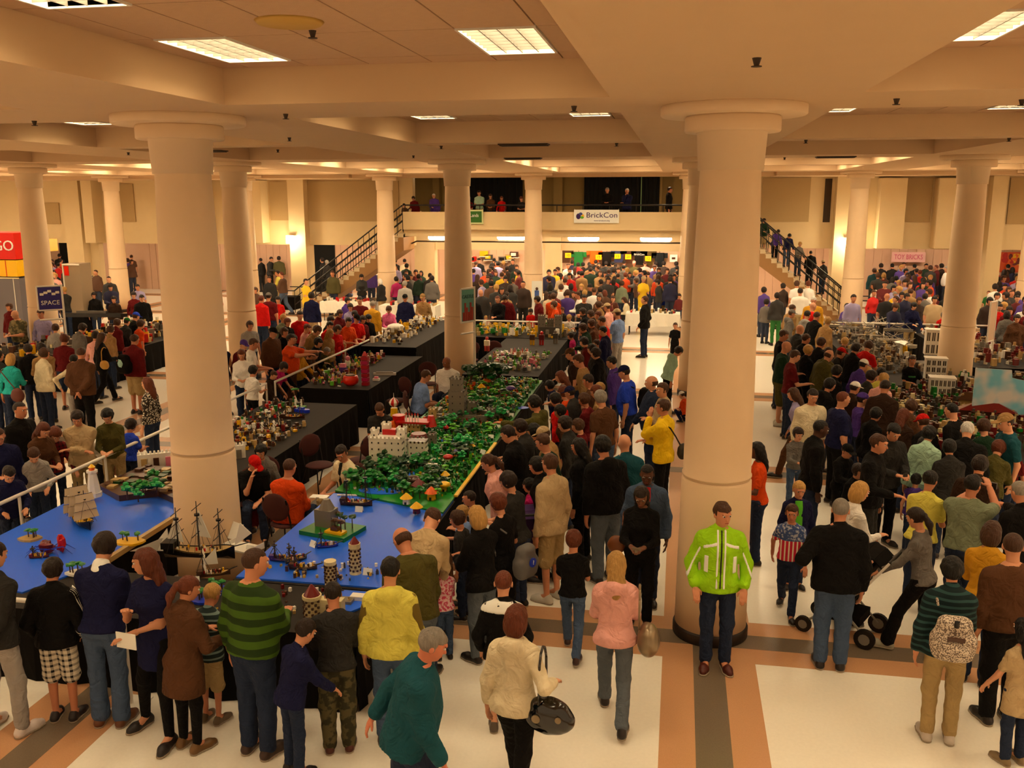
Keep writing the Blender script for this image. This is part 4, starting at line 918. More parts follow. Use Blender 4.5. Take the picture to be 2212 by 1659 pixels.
person(1329, 791, 1.80, 80, 'h', 'cnvydb', 'tblu', 'pdje', 'dds,4,16,0', 'bearded person in royal blue T-shirt with dark backpack')
person(1292, 844, 1.78, 45, 'm', 'mgr', 'tbrn', 'pjea', 'dds,6,14,0', 'grey haired person in dark brown T-shirt and jeans')
person(1244, 766, 1.84, 85, 'm', 'sbr', 'ltan', 'pkha', 'dhs,10,16,0', 'tall person in tan long sleeved shirt leaning to the table')
person(1195, 850, 1.62, 60, 'w', 'mbk', 'lred', 'pdje', 'dds,10,20,0', 'dark haired person in bright red top at the table')
person(1160, 854, 1.74, 75, 'm', 'mbk', 'holv', 'pdje', 'uhs,8,14,0', 'person in olive hooded jacket pointing over the green landscape')
person(1096, 921, 1.76, 75, 'm', 'sdb', 'jblk', 'pblk', 'hhs,10,20,0', 'person in black leather jacket bending at the green table')
person(1233, 945, 1.68, 70, 'w', 'lbk', 'xblk', 'pblk', 'dds,4,12,0', 'long haired person in long black coat behind the beige jacket')
person(1276, 614, 1.78, 170, 'm', 'odgrdb', 'jdgr', 'pblk', 'dds,0,12,0', 'person in knitted cap and dark grey jacket facing the viewer')
person(1189, 630, 1.78, 176, 'm', 'nbk', 'lcrm', 'pblk', 'dds,0,14,0', 'person in cream shirt with dark straps behind the grey fort', skin=(.32, .19, .13))
# --- seated inside the display
FG['lblue'] = person(925, 800, 1.80, -60, 'h', 'sbr', 'tlbl', 'pdje', 'hhz,12,14,0', 'seated person in light blue shirt, back turned, in the middle of the tables')
FG['wshirt'] = person(963, 771, 1.80, 170, 'h', 'Xbr', 'twht', 'pdje', 'ldz,4,10,-20', 'seated person in white polo shirt facing the viewer, arm stretched', skin=(.55, .34, .24))
FG['reader'] = person(818, 875, 1.70, 190, 'm', 'sbr', 'tdgr', 'pdje', 'hhz,10,30,0', 'seated person in dark T-shirt looking down behind the white castle')
FG['cream'] = person(733, 965, 1.74, 150, 'm', 'sdb', 'tcrm', 'pkha', 'hqz,8,20,30', 'seated person in open cream shirt left of the white castle')
FG['orangeb'] = person(628, 990, 1.76, -12, 'h', 'nbr', 'lorg', 'pdje', 'hhz,6,12,0', 'seated person in orange red sweater, back turned')
FG['redcap'] = person(553, 990, 1.66, 205, 'm', 'credbr', 'tblk', 'pdje', 'hcz,12,30,30', 'seated person in red cap and black T-shirt')
FG['greyhood'] = person(562, 962, 1.60, 200, 'w', 'mbk', 'hgry', 'pmar', 'qqz,6,10,-10', 'seated person in grey hooded top behind the red cap')
# --- left rail, nearest
person(60, 975, 1.42, 218, 'k', 'sbr', 'llgr', 'pdje', 'qqs,18,24,0', 'small person in light grey sweater leaning on the left rail')
person(20, 1012, 1.40, 230, 'k', 'sdb', 'jnvy', 'pdje', 'qqs,12,24,0', 'small person in navy jacket with white piping at the left rail')
person(58, 868, 1.80, 262, 'm', 'ndb', 'jblk', 'pblk', 'dds,2,4,0', 'person in black jacket standing left of the beige jacket')
person(183, 886, 1.66, 205, 'm', 'mdb', 'jbei', 'pkha', 'Ffs,2,22,0', 'person in beige anorak with folded arms behind the left rail')
person(223, 940, 1.35, 215, 'k', 'mdb', 'twht', 'pdgr', 'rrs,24,34,0', 'curly haired small person in white T-shirt leaning over the left rail')
person(118, 930, 1.45, 238, 'k', 'mrd', 'lmar', 'pdje', 'rrs,10,26,0', 'small person in maroon plaid shirt at the left rail', topmat=mt_['red_plaid'])
person(104, 912, 1.62, 250, 'w', 'lrd', 'lbrn', 'pdje', 'hhs,10,24,0', 'auburn haired person in brown top behind the plaid shirt')
person(8, 925, 1.7, 225, 'm', 'nbr', 'jnvy', 'pdje', 'dhs,4,20,0', 'person in navy jacket with white stripe at the very left')
person(293, 905, 1.32, -15, 'k', 'mdb', 'tblu', 'pdje', 'dhs,4,12,0', 'small person in bright blue T-shirt left of the big column')
person(318, 893, 1.64, 200, 'w', 'mbk', 'lolv', 'pkha', 'hhs,8,20,0', 'person in olive top half hidden by the big left column')
person(316, 815, 1.66, 90, 'w', 'lrd', 'llgr', 'pdje', 'dds,0,6,0', 'long haired person in black and white print top by the left column', topmat=mt_['leopard'])
person(176, 750, 1.82, 10, 'h', 'nbr', 'jbrn', 'pblk', 'bbs,4,10,0', 'broad person in brown tweed jacket, hands behind back')
person(23, 763, 1.68, 5, 'w', 'bbl', 'ltrq', 'pdje', 'dhs,4,10,0', 'blond person in turquoise top with brown bag, back turned')
person(97, 752, 1.70, -20, 'w', 'mbr', 'jcrm', 'pdje', 'dds,3,10,0', 'person in cream jacket next to the turquoise top')
person(158, 766, 1.60, 30, 'w', 'sbk', 'lcrm', 'plgr', 'kds,4,12,0', 'person in cream knit top beside the brown tweed jacket')
person(222, 718, 1.70, -30, 'w', 'lbr', 'jblk', 'pblk', 'dhw,4,10,0', 'person in black jacket with mustard yellow shoulder bag')
person(292, 722, 1.78, -12, 'h', 'sbr', 'jmar', 'skha', 'dds,5,10,0', 'person in dark maroon jacket with black logo backpack')
person(140, 722, 1.72, 10, 'm', 'mrd', 'lmar', 'sdje', 'dds,6,14,0', 'person in maroon sweater among the left crowd')
person(257, 694, 1.25, -20, 'k', 'mbr', 'hpnk', 'pdje', 'rrs,12,20,0', 'small person in bright pink hooded top, left crowd')
person(28, 671, 1.80, 172, 'h', 'Xbr', 'tkha', 'pdje', 'hhs,4,22,0', 'bearded person in camouflage shirt behind the black bin table', topmat=mt_['khaki_camo'])
person(86, 667, 1.80, 188, 'm', 'sbr', 'llav', 'pjea', 'pps,0,18,0', 'person in pale lavender shirt beside the blue framed sign')
person(187, 578, 1.80, 5, 'h', 'cgrydb', 'lwht', 'pdje', 'dds,0,4,0', 'person in black and white checked shirt, back turned', topmat=mt_['check_cloth'])
# --- right display
FG['kidfront'] = person(1982, 775, 1.45, 184, 'k', 'sbr', 'tblk', 'pdje', 'lhs,0,6,0', 'young person in black T-shirt with green print facing the viewer')
person(1703, 737, 1.80, -95, 'h', 'Xbr', 'tdgn', 'solv', 'dhs,4,14,0', 'balding person in dark green T-shirt and olive shorts', shoe=(.8, .78, .72))
person(1722, 757, 1.78, -85, 'm', 'sbr', 'tmar', 'pdje', 'dhs,4,16,0', 'person in maroon T-shirt beside the olive shorts')
person(1697, 713, 1.80, -90, 'm', 'sbr', 'tblk', 'pdje', 'dds,4,14,0', 'brown haired person in black shirt behind the balding one')
person(1751, 746, 1.68, -60, 'w', 'mbl', 'jblk', 'pblk', 'dds,4,12,0', 'blond person in long black jacket on the right')
person(1796, 756, 1.76, -60, 'h', 'fbr', 'jolv', 'pdje', 'dds,8,20,0', 'balding person in olive grey jacket, right crowd')
person(1762, 842, 1.76, 200, 'h', 'sdb', 'lcrm', 'pkha', 'dds,2,14,-10', 'moustached person in cream striped shirt facing the viewer')
person(1709, 838, 1.62, 68, 'w', 'lbr', 'llav', 'pbrn', 'dww,8,16,0', 'person in lavender grey top striding left', shoe=(.1, .08, .07))
person(1726, 925, 1.30, 195, 'k', 'mdb', 'lgry', 'pjea', 'dhs,2,10,0', 'small person in grey and blue top and pale jeans')
person(1780, 908, 1.80, -82, 'm', 'nbk', 'jblk', 'pdje', 'dds,4,16,0', 'person in black jacket with white lining and dark jeans', skin=(.30, .18, .13))
person(1846, 846, 1.80, -72, 'h', 'nrd', 'tnvy', 'pblk', 'dds,2,10,0', 'cropped haired person in large navy T-shirt')
person(1880, 851, 1.50, -80, 'k', 'cpurdb', 'tpur', 'pdje', 'hhs,2,10,0', 'person in purple T-shirt beside the navy T-shirt')
person(1937, 821, 1.78, -25, 'm', 'ndb', 'jdbr', 'pdje', 'dds,6,14,0', 'person in dark brown jacket, back turned, right crowd')
person(1913, 806, 1.70, -40, 'w', 'tbl', 'lppk', 'pdje', 'dds,8,16,0', 'blond person in pale lavender top next to the brown jacket')
person(1897, 936, 1.80, 245, 'm', 'sbr', 'jblk', 'pdgr', 'dqs,2,8,0', 'person in black hooded jacket with white sleeve stripe')
person(1947, 921, 1.76, 200, 'm', 'sbk', 'jdgr', 'pblk', 'hhs,4,26,0', 'dark haired person in dark grey jacket looking at a phone')
person(1835, 962, 1.30, 215, 'k', 'cblkdb', 'jblk', 'pblk', 'hhs,6,16,0', 'small person in black cap and jacket over red print')
person(2020, 920, 1.66, -35, 'w', 'mbk', 'jmin', 'pblk', 'dds,8,16,0', 'person in pale mint jacket, back turned, right crowd')
person(2085, 914, 1.76, -20, 'h', 'swh', 'jblk', 'pblk', 'dds,12,20,0', 'white haired person in black sweater, right crowd')
person(2146, 955, 1.50, -30, 'k', 'mrd', 'jolv', 'pdje', 'rrs,20,24,0', 'red haired small person leaning in olive jacket, right crowd')
person(2172, 891, 1.80, 100, 'm', 'ctandb', 'ttea', 'pdje', 'dds,2,16,0', 'person in tan flat cap and blue grey T-shirt')
person(2049, 870, 1.74, 40, 'm', 'nbk', 'lblk', 'pdje', 'dds,8,14,0', 'cropped haired person in black at the right display')
person(1980, 893, 1.55, 20, 'k', 'credbr', 'jblk', 'pdje', 'dds,10,14,0', 'person with orange red cap in the right crowd')
person(1977, 1022, 1.10, -30, 'k', 'mbk', 'vpur', 'pdje', 'dds,2,6,0', 'small dark haired person in purple in front of the yellow shirt')
person(1632, 955, 1.64, 90, 'w', 'lbk', 'torg', 'pdje', 'qqs,2,10,0', 'person in orange red top holding a child behind the large column', skin=(.36, .22, .15))
person(1630, 1008, 1.0, 70, 'k', 'sbk', 'tmag', 'pdje', 'dds,0,10,0', 'small person in pink top behind the large column', skin=(.34, .2, .14))
# --- crowds: one line each
CROWD = '''
@right of the green table
1228 753 1.74 90 m cbrndb tdbr pdje dhs,6,16
1283 752 1.72 75 w mdb jblk pdje dds,6,16
1283 733 1.35 85 k sbr lmar pdje dds,4,14
1318 770 1.74 80 m sbk jpur pdje dds,4,14
1284 806 1.72 75 m sdb tbrn pdje dhs,6,14
1308 828 1.50 70 k sbl jnvy pdje dds,4,12
1256 850 1.60 70 w mbr lmar pdje hhs,6,16
1279 832 1.62 80 w mrd ltan pkha dds,6,16
1206 802 1.64 80 w lrd lbrn pdje hhs,8,18
1212 835 1.50 80 k mrd lorg pdje dds,6,16
1231 835 1.60 75 w cnvydb jdgr pdje dds,6,14
1183 823 1.30 85 k mbk jnvy pdje dds,8,16
1118 921 1.30 90 k credbr tbrn pdje dhs,6,14
1143 920 1.50 75 k mbk jdgr pdje dds,6,16
1163 921 1.64 80 m cbeibr jtan pkha dds,8,16
1179 938 1.70 75 m sbr ldgn pdje dds,6,16
1154 988 1.60 80 w mbk jblk pblk dds,6,14
1128 905 1.66 80 w mdb jdgr pblk dhs,8,16
1170 880 1.55 85 w mbk jbrn pdje dds,8,16
1215 900 1.66 80 w mdb jdgr pdje dds,6,14
1246 905 1.40 85 k mbr tmar pdje dds,6,14
1300 705 1.74 80 m sbk jnvy pdje dds,4,14
1291 651 1.70 70 w mbr jtan pkha dds,2,12
1310 655 1.74 75 m cbeibr tppk pkha dds,2,12
1327 653 1.60 60 w brd lmar pdje dds,2,12
1345 642 1.62 95 w lbr lcrm pblk hhz,10,20
1233 629 1.74 110 m sbr lwht pdje hhs,4,12
1228 647 1.35 100 k sdb jdbr pdje dhs,6,16
1299 637 1.64 180 w lbr lbrn pdje dds,0,12
1320 639 1.62 185 w lbr lmar pdje dds,0,12
1306 626 1.60 30 w brd jbrn pdje dds,0,8
1256 666 1.60 95 w mdb jblk pdje dhs,6,16
1273 671 1.64 90 w mbr jdbr pdje dds,6,16
1290 672 1.70 85 m srd lbrn pdje dds,4,14
1222 679 1.30 180 k mbl twht pdje dds,10,22
1242 678 1.35 150 k mdb tlav pdje dds,6,18
1271 690 1.66 85 w mbr jbrn pdje dds,6,18
1258 700 1.70 85 m mbr jdgn pdje dhs,8,18
1249 708 1.40 90 k mbr jbrn pdje dds,6,16
1238 719 1.25 90 k mdb tmag pdje dds,6,16
1258 729 1.50 85 k mdb jmar pdje dds,6,16
1275 744 1.62 80 w mdb jdgr pdje dds,6,16
@beyond the black tables
1037 626 1.76 170 m Xrd jdgr pdje dhs,10,20
1065 640 1.70 165 m nrd jblk pdje hhs,6,14
1089 640 1.72 175 m mdb jmar pblk dhs,14,26
1130 607 1.82 185 m nbk jdbr pblk dds,0,8
1146 668 1.25 180 k mdb tred pdje dhs,10,18
1024 673 1.20 170 k sbr jppk pdje dds,8,18
1043 686 1.10 175 k sbl tppk pdje dds,8,18
1063 668 1.15 180 k mdb tbrn pdje dds,8,18
1042 605 1.74 60 w mbr llav pdje dds,2,10
1008 589 1.76 200 m mdb tylw pdje dds,0,8
1113 582 1.70 100 m mdb tylw pkha dhs,6,16
1080 588 1.84 20 m sbr tylw pdje dds,0,6
1198 582 1.76 190 m sdb tylw pdje hhs,2,16
1184 598 1.66 100 w mdb jblk pdje hhs,4,14
1213 590 1.72 10 w pdb lcrm pblk dhs,0,8
1100 625 1.5 190 k mbr jdgr pdje dds,6,16
1015 640 1.74 175 m sdb jblk pdje dds,4,14
1160 640 1.70 120 m mdb jmar pdje dds,4,14
1205 650 1.66 110 w mbr lorg pdje dds,4,12
1212 664 1.3 130 k sbr jdgr pdje dds,6,14
@in the crowd below the balcony
1028 564 1.80 10 m sbr llav pdje dds,0,6
1041 556 1.80 15 m cblkdb jblk pblk dds,0,6
1078 555 1.82 0 m nbk jblk pblk dds,0,4
1089 562 1.70 5 w mbl jbrn pdje dds,0,6
1119 555 1.78 170 m sdb jblk pdje dds,0,6
1060 575 1.70 100 w mdb jmar pdje dds,2,8
1098 575 1.68 20 w mdb jdbr pdje dds,2,8
1055 592 1.62 80 w mdb jdgr pdje dds,2,8
1236 562 1.76 5 m sdb jnvy pdje dds,0,6
1249 567 1.72 0 w mdb jred pdje dds,0,6
1261 567 1.66 10 w mdb jdbr pdje dds,0,6
1274 566 1.70 -10 m sdb jblk pdje dds,0,6
1287 560 1.78 5 m sdb jblk pdje dds,0,6
1311 563 1.72 -5 m mdb jdgr pdje dds,0,6
1323 565 1.76 20 m sbk jblk pdje dds,0,6
1335 569 1.64 0 w mdb jblk pdje dds,0,6
1354 560 1.78 -20 m sdb jdgn pdje dds,0,6
1375 554 1.76 175 m cppkbr tolv pblk hhs,0,8
1389 560 1.76 10 h nbr tppk pkha dds,0,6
1419 565 1.74 5 m mdb lwht pdje dds,0,6
1431 564 1.78 -5 h mdb jdbr pdje dds,0,6
1461 565 1.78 0 h mdb jdgr pdje dds,0,6
1290 574 1.78 80 m sbr jdgn pdje dds,0,8
1323 579 1.80 20 h mdb jtan pkha dds,0,8
1274 578 1.80 10 h sdb jdgn pblk dds,0,8
1360 579 1.70 60 w mbl jtan pdje dds,0,8
1355 589 1.66 30 w mrd lorg pdje dds,0,8
1399 583 1.72 100 w mbk lbrn pdje dds,0,8
1343 606 1.60 10 k mbr jsgr pdje dds,2,8
1425 588 1.60 40 w mdb jblu pdje dds,0,8
1443 592 1.78 20 h sdb jblk pdje dds,0,8
1373 601 1.50 100 k mbr jbrn pdje dds,2,10
1422 605 1.64 120 w mdb jdgr pdje dds,4,16
1466 597 1.78 15 m mdb jnvy pdje dds,0,8
1391 597 1.78 195 w obeibl tylw pylw hhs,2,16
1312 594 1.66 170 w mdb jdbr pdje dds,2,10
1250 585 1.7 20 m sdb jmar pdje dds,2,8
1232 592 1.66 30 w mbr jdgr pdje dds,2,8
1300 604 1.6 60 w mdb jbrn pdje dds,2,10
@behind the left rail
673 631 1.80 -5 m mdb jnvy pbei dds,0,6
661 602 1.74 250 w sdb tylw pylw hhs,0,6
648 672 1.78 215 m sdb tred pdje dds,4,8
667 701 1.50 265 k srd lppk pdje dds,8,18
687 705 1.62 250 w mbk jdbr pdje dds,6,16
654 720 1.78 268 h sdb torg pbrn uus,4,6
706 705 1.74 262 m mbr jtan pkha dds,18,24
717 684 1.66 255 w mdb jblk pdje dds,6,16
724 695 1.64 250 m sbk tred pdje dds,8,18
736 670 1.62 240 w mbr jmar pdje hhs,6,16
758 656 1.64 200 w mdb llav pdje dds,4,12
752 643 1.60 250 w mdb jpur pdje dds,4,12
775 641 1.80 190 m sdb tmar pdje dds,2,10
806 650 1.72 -10 h sgr jgold pkha dds,4,10
767 672 1.60 215 w mdb jpur pdje dds,8,18
797 680 1.70 225 m cblkdb tred pdje hhs,6,18
814 690 1.70 235 m sdb torg pdje hhs,6,18
824 684 1.60 230 w mdb jmar pdje dds,6,18
844 683 1.60 220 w mbk jblk pdje dhs,10,24
893 636 1.74 190 m cblkdb jnvy pdje dds,2,10
912 635 1.72 180 m ctanbr ltan pkha dhs,2,14
890 664 1.62 200 w mbr lpnk pdje rhs,14,22
736 713 1.58 255 w lbl jtan pdje dds,6,16
723 737 1.50 260 k mbk jblk pdje dhs,8,20
767 712 1.25 240 k sbr lppk pdje dds,8,20
781 703 1.62 240 w mbr lred pdje dds,8,20
766 742 1.10 245 k sbl tmar pdje rhs,8,20
716 756 1.35 262 k mbr ldbr pdje rrs,20,24
698 762 1.25 262 k sgr jolv pdje rrs,18,24
683 767 1.25 265 k mbr tbrn pdje rrs,14,24
745 750 1.45 258 k sbr jgold pdje rrs,10,20
661 783 1.20 250 k sbl jblk pdje rhs,8,14
628 782 1.35 262 k mdb tmag pdje rrs,20,26
612 800 1.20 262 k sbr jdbr pdje rrs,14,22
@near the left middle column
456 620 1.62 180 w ldb lred pdje dds,2,10
443 622 1.60 190 w mdb lmar pdje dds,2,10
452 645 1.64 200 w mbr jbrn pdje dds,4,12
536 611 1.70 200 m sbr jdgr pdje dds,2,10
531 622 1.60 220 w mrd jdbr pdje dds,2,12
548 621 1.62 185 w mbr jbrn pdje dds,2,10
559 638 1.78 -15 h srd jred pdje dds,2,8
580 632 1.80 5 h cgrydb tmar pdje dds,2,6
600 641 1.50 200 k mdb tred pdje dds,2,10
537 642 1.72 -20 h mdb hgry pdje dds,4,10
606 587 1.80 90 h nrd lbrn pjea hhw,2,12
598 584 1.74 110 m sdb tpyl pkha hhs,0,8
581 597 1.70 190 m sbr jblk pblk dds,0,8
533 681 1.62 235 w lbr lmar pdje dds,2,10
540 694 1.66 230 m mbr tlgr pdje dds,2,10
613 680 1.60 240 w mbl lsgr pkha dds,4,14
622 688 1.64 235 w mrd jblk pdje dds,4,14
598 706 1.80 255 h cblkbr jbrn pdje dds,4,14
615 707 1.72 240 m mbr jblk pdje cds,2,8
551 731 1.78 -70 m sbr twht pdje hhs,6,14
528 735 1.64 240 m cpurdb jmar pdje dds,6,14
476 733 1.70 225 m mrd vnvy pdje dds,2,14
460 757 1.60 230 m nrd ldgr pdje dds,4,14
521 756 1.66 205 w lrd lwht pdje hhs,2,22
458 797 1.45 215 k mrd lmar pdje hhs,4,20
563 790 1.40 -25 k mbk twht pblk dhs,4,10
498 843 1.25 -20 k lrd lkha pbrn dds,4,10
630 726 1.5 250 k mdb jdbr pdje dds,6,16
@in the far left crowd
150 609 1.70 200 w cwhtbl ltan pdje dds,2,10
172 631 1.35 185 k nbr jblk pdje hhs,2,12
202 632 1.55 200 w mdb jblk pdje dds,2,12
238 614 1.76 215 m mdb jnvy pdje hhs,6,18
234 597 1.78 200 m ndb jdgr pdje dds,2,12
205 583 1.74 160 h nbr jbrn pdje dds,2,10
296 614 1.66 200 m sdb tlav pdje dds,4,12
288 631 1.64 210 w mdb lmar pdje dds,4,14
306 637 1.70 220 m sdb jblk pdje dds,4,14
296 675 1.60 -20 k cblubr jblk pdje dhs,8,16
276 687 1.55 -15 w cgrndb jdgr pdje dds,8,16
255 689 1.62 -10 w mbr jmar pdje dds,8,16
307 691 1.55 -30 k mbr torg pdje dds,6,16
241 704 1.60 -10 w mbr jtan pdje dds,8,16
183 700 1.70 -25 m mdb jgry pdje rhs,14,22
208 716 1.62 0 w mdb lppk pdje dds,6,16
85 741 1.72 60 m mdb ltan pdje hhs,4,14
60 744 1.66 50 m mdb jblk pdje dhs,6,16
0 757 1.70 -5 m sdb jdgr pdje dds,2,10
120 700 1.60 20 w mbr llgr pdje dds,6,14
18 655 1.70 180 w mbr jmar pdje dds,0,8
8 620 1.72 170 m mdb jdgr pdje dds,0,8
40 628 1.70 160 m mdb jdgn pdje dds,0,8
115 560 1.76 150 m sbr jmar pdje dds,0,6
140 575 1.72 190 w mdb jdbr pdje dds,0,8
118 590 1.66 200 w mbl lppk pdje dds,0,8
165 595 1.66 20 w mdb jdgr pdje dds,0,8
245 640 1.5 205 k mdb jdbr pdje dds,2,10
@in the left wall opening
95 552 1.76 60 m mdb jblk pblk dds,0,6
147 546 1.82 20 m sbk jblk pblk dds,0,6
215 545 1.78 70 m sdb tlav pdje hhs,0,6
274 558 1.74 100 m mbr jpur pdje hhs,0,8
295 549 1.80 10 m nbr tbrn pkha dds,0,6
444 555 1.76 40 m mdb jnvy pblk dds,0,6
459 551 1.78 60 m mdb jnvy pblk dds,0,6
545 550 1.76 60 w mrd jred pblk dds,0,6
558 553 1.78 80 m sdb jgry pdje dds,0,8
578 556 1.70 70 w sdb jblk pblk dds,0,8
595 553 1.78 260 m sdb jdgr pblk hhs,6,14
625 549 1.80 10 h mdb jolv pdje dds,0,6
284 561 1.70 250 w mbr jbrn pdje dds,0,8
@by the white tables
721 584 1.80 180 m sbr jolv pdje dds,0,12
753 609 1.30 170 k mdb tlbl pdje hhz,4,14
782 593 1.70 200 w mdb jdgr pdje hhs,10,18
800 578 1.72 190 m mdb jpur pdje dds,4,12
819 602 1.66 60 w bwh jblk pkha dws,6,12
849 548 1.80 30 m sdb lwht pgry dds,0,8
869 557 1.72 0 m sdb jblk pblk dds,0,6
880 557 1.74 0 m sdb lcrm pblk dds,0,6
883 604 1.70 20 h mgr llgr pkha dds,0,8
858 597 1.66 30 w mdb lmag pdje dds,0,8
905 592 1.66 30 w mdb jdgn pdje dds,0,8
925 590 1.70 10 m sdb jdgr pdje dds,0,8
695 557 1.76 90 m mdb jblk pblk dds,0,8
705 562 1.7 60 w mgr jblk pblk dds,0,8
745 590 1.4 190 k mdb jjea pdje dds,4,12
@in the right aisle
1657 646 1.45 -30 k mdb jgry pdje dds,0,12
1679 632 1.70 5 w mdb jdgr pgrn dds,0,6
1650 620 1.70 20 w mdb jpur pdje dds,0,6
1729 622 1.80 0 h sdb twht pkha dds,0,6
1723 606 1.76 10 m mbr twht pkha dds,0,6
1736 607 1.74 -20 m mrd twht pdje dds,0,6
1700 612 1.66 40 w mdb jdbr pdje dds,0,8
@around the right display
1714 658 1.72 -60 m sbr jtan pkha dds,4,12
1758 653 1.78 -60 h Xrd tred pdje dds,2,10
1746 671 1.60 -40 k sdb hlgr pdje dds,6,12
1795 642 1.80 175 h swh jgold pkha dds,2,10
1831 656 1.45 185 k mdb jpur pdje dds,2,10
1845 636 1.78 190 m sdb llav pkha dds,0,10
1767 674 1.72 -50 m sbr jblk pdje dds,6,14
1791 685 1.64 -50 w mbl jtan pdje dds,6,14
1713 669 1.66 -80 w cgrybr hgry pdje dds,4,14
1731 701 1.76 -70 m Xrd jdgr pdje dds,4,10
1754 723 1.72 -70 m sbr jblk pdje dds,4,12
1791 730 1.70 -60 m mbr jblk pdje dds,6,14
1789 749 1.70 -60 m nbr jolv pdje dds,4,12
1826 753 1.50 -70 k credbr jdgr pdje dhs,6,14
1837 730 1.35 -60 k mbl jbrn pdje dds,6,16
1851 739 1.66 -60 m mdb jblk pdje dds,8,16
1880 740 1.68 -40 m mbr tred pdje rrs,16,20
1882 775 1.62 -60 w cwhtdb jpur pdje dds,8,18
1944 795 1.60 -30 k sbk tpyl pdje dds,8,16
1925 797 1.40 -30 k mbl jtan pdje dds,6,16
1888 801 1.66 -70 w mdb jdgr pdje dds,8,16
1845 825 1.60 -60 m cwhtdb jdbr pdje dds,4,14
1803 818 1.66 -70 w mbk hblk pdje dds,6,14
1812 790 1.68 -60 w mbk jblk pdje dds,6,14
1935 880 1.60 -40 w lrd jdbr pdje dds,6,14
1905 885 1.55 -60 w mbk jblk pdje dds,6,14
1970 860 1.50 -30 k mbr jbrn pdje dds,8,16
2110 905 1.50 10 k mbr ldgn pdje dhs,8,16
2060 940 1.60 0 w mbk jdgr pdje dhs,10,16
2120 985 1.72 -25 m mdb jdbr pdje dhs,10,16
2005 950 1.4 -40 k mbk jblk pdje dhs,8,16
1870 1010 1.30 220 k mdb jblk pdje dds,4,12
2180 965 1.3 150 k mrd tmar pdje dds,4,12
@in the far right crowd
1900 564 1.76 5 m mdb jblk pblk dds,0,6
1927 567 1.76 10 m sbk jblk pdje dds,0,6
1937 564 1.82 180 m sbr tlbl pjea dds,0,8
1962 562 1.78 170 m sdb jdgn pdje dds,0,8
1971 569 1.74 20 m sbk jblk pdje dds,0,8
2005 562 1.78 30 h mdb jdbr pdje dds,0,8
2022 572 1.76 60 m nrd jmar pdje dds,0,8
1890 579 1.74 -10 m mbr jtea pdje dds,0,8
1909 589 1.66 150 w lbl jbrn pdje dds,0,8
1962 589 1.66 180 w mdb tppk pdje dds,0,8
1987 583 1.78 10 m srd tred pkha dds,0,8
1978 580 1.76 20 m sdb jpur pdje dds,0,8
2011 594 1.66 190 w mbl lpur pdje dds,0,8
2057 597 1.74 200 w lbr jblk pdje dds,0,8
2045 575 1.76 100 h mgr lwht pdje dds,0,8
1917 633 1.76 -20 m Xrd tblk pblk dds,4,12
1935 630 1.5 190 w mgr tylw pdje dds,0,10
1949 631 1.62 180 w mdb jmar pdje dds,4,14
1963 634 1.66 200 w mdb jnvy pdje dds,4,14
1987 643 1.60 185 w mbr jdbr pdje dds,4,14
1936 657 1.60 185 k mbr jnvy pdje rrs,12,20
1987 660 1.66 190 w mbk jnvy pkha rhs,10,20
2040 675 1.35 185 k mgr tred pdje dds,4,16
2020 640 1.70 175 h mbk tbei pkha dds,2,10
2050 630 1.66 180 w lbr jblk pdje dds,2,10
2075 640 1.5 185 k mdb jdgr pdje dds,2,10
2164 568 1.78 10 m sbk jblk pblk dds,0,6
2147 628 1.30 180 k nrd tgrn pdje dds,0,10
2173 620 1.66 190 w mbr jgry pdje dds,2,10
2187 627 1.72 185 m nbr jdgr pdje dds,2,10
2197 592 1.74 180 m mdb tred pdje dds,0,8
2175 667 1.30 185 k sbl tred pdje dds,4,14
2192 662 1.62 190 w mdb jmar pdje dds,4,14
2208 640 1.66 180 w mdb jpur pdje dds,2,10
2150 590 1.70 180 w mbr ltan pdje dds,0,8
2205 690 1.5 190 k mbr jlgr pdje dds,4,14
2160 690 1.7 185 m mdb jnvy pdje dds,4,14
2180 720 1.5 190 k mbr torg pdje dds,4,14
2208 610 1.7 185 m sdb jdbr pdje dds,0,8
2165 730 1.6 180 w mdb jpur pdje dds,4,14
'''
zone = ''
for ln in CROWD.strip().split('\n'):
    if ln[0] == '@': zone = ln[1:]; continue
    t = ln.split()
    if t[6].startswith('lt') and t[6][2:] in CC: t[6] = 'l'+t[6][2:]
    nm = 'small person' if t[4] == 'k' else 'person'
    r = person(float(t[0]), float(t[1]), float(t[2]), float(t[3]), t[4], t[5], t[6], t[7], t[8], zone=zone, lod=1, group='people '+zone)
    _, lb, z_, own, px, py, y = PEOPLE[-1]; cap = ''
    if t[5][0] == 'c': nm = nm.replace('person', 'capped person')
    PEOPLE[-1] = (r, '%s in %s %s%s' % (nm, CC[t[6][1:]][1], CUTN[t[6][0]][1], cap), z_, False, px, py, y)
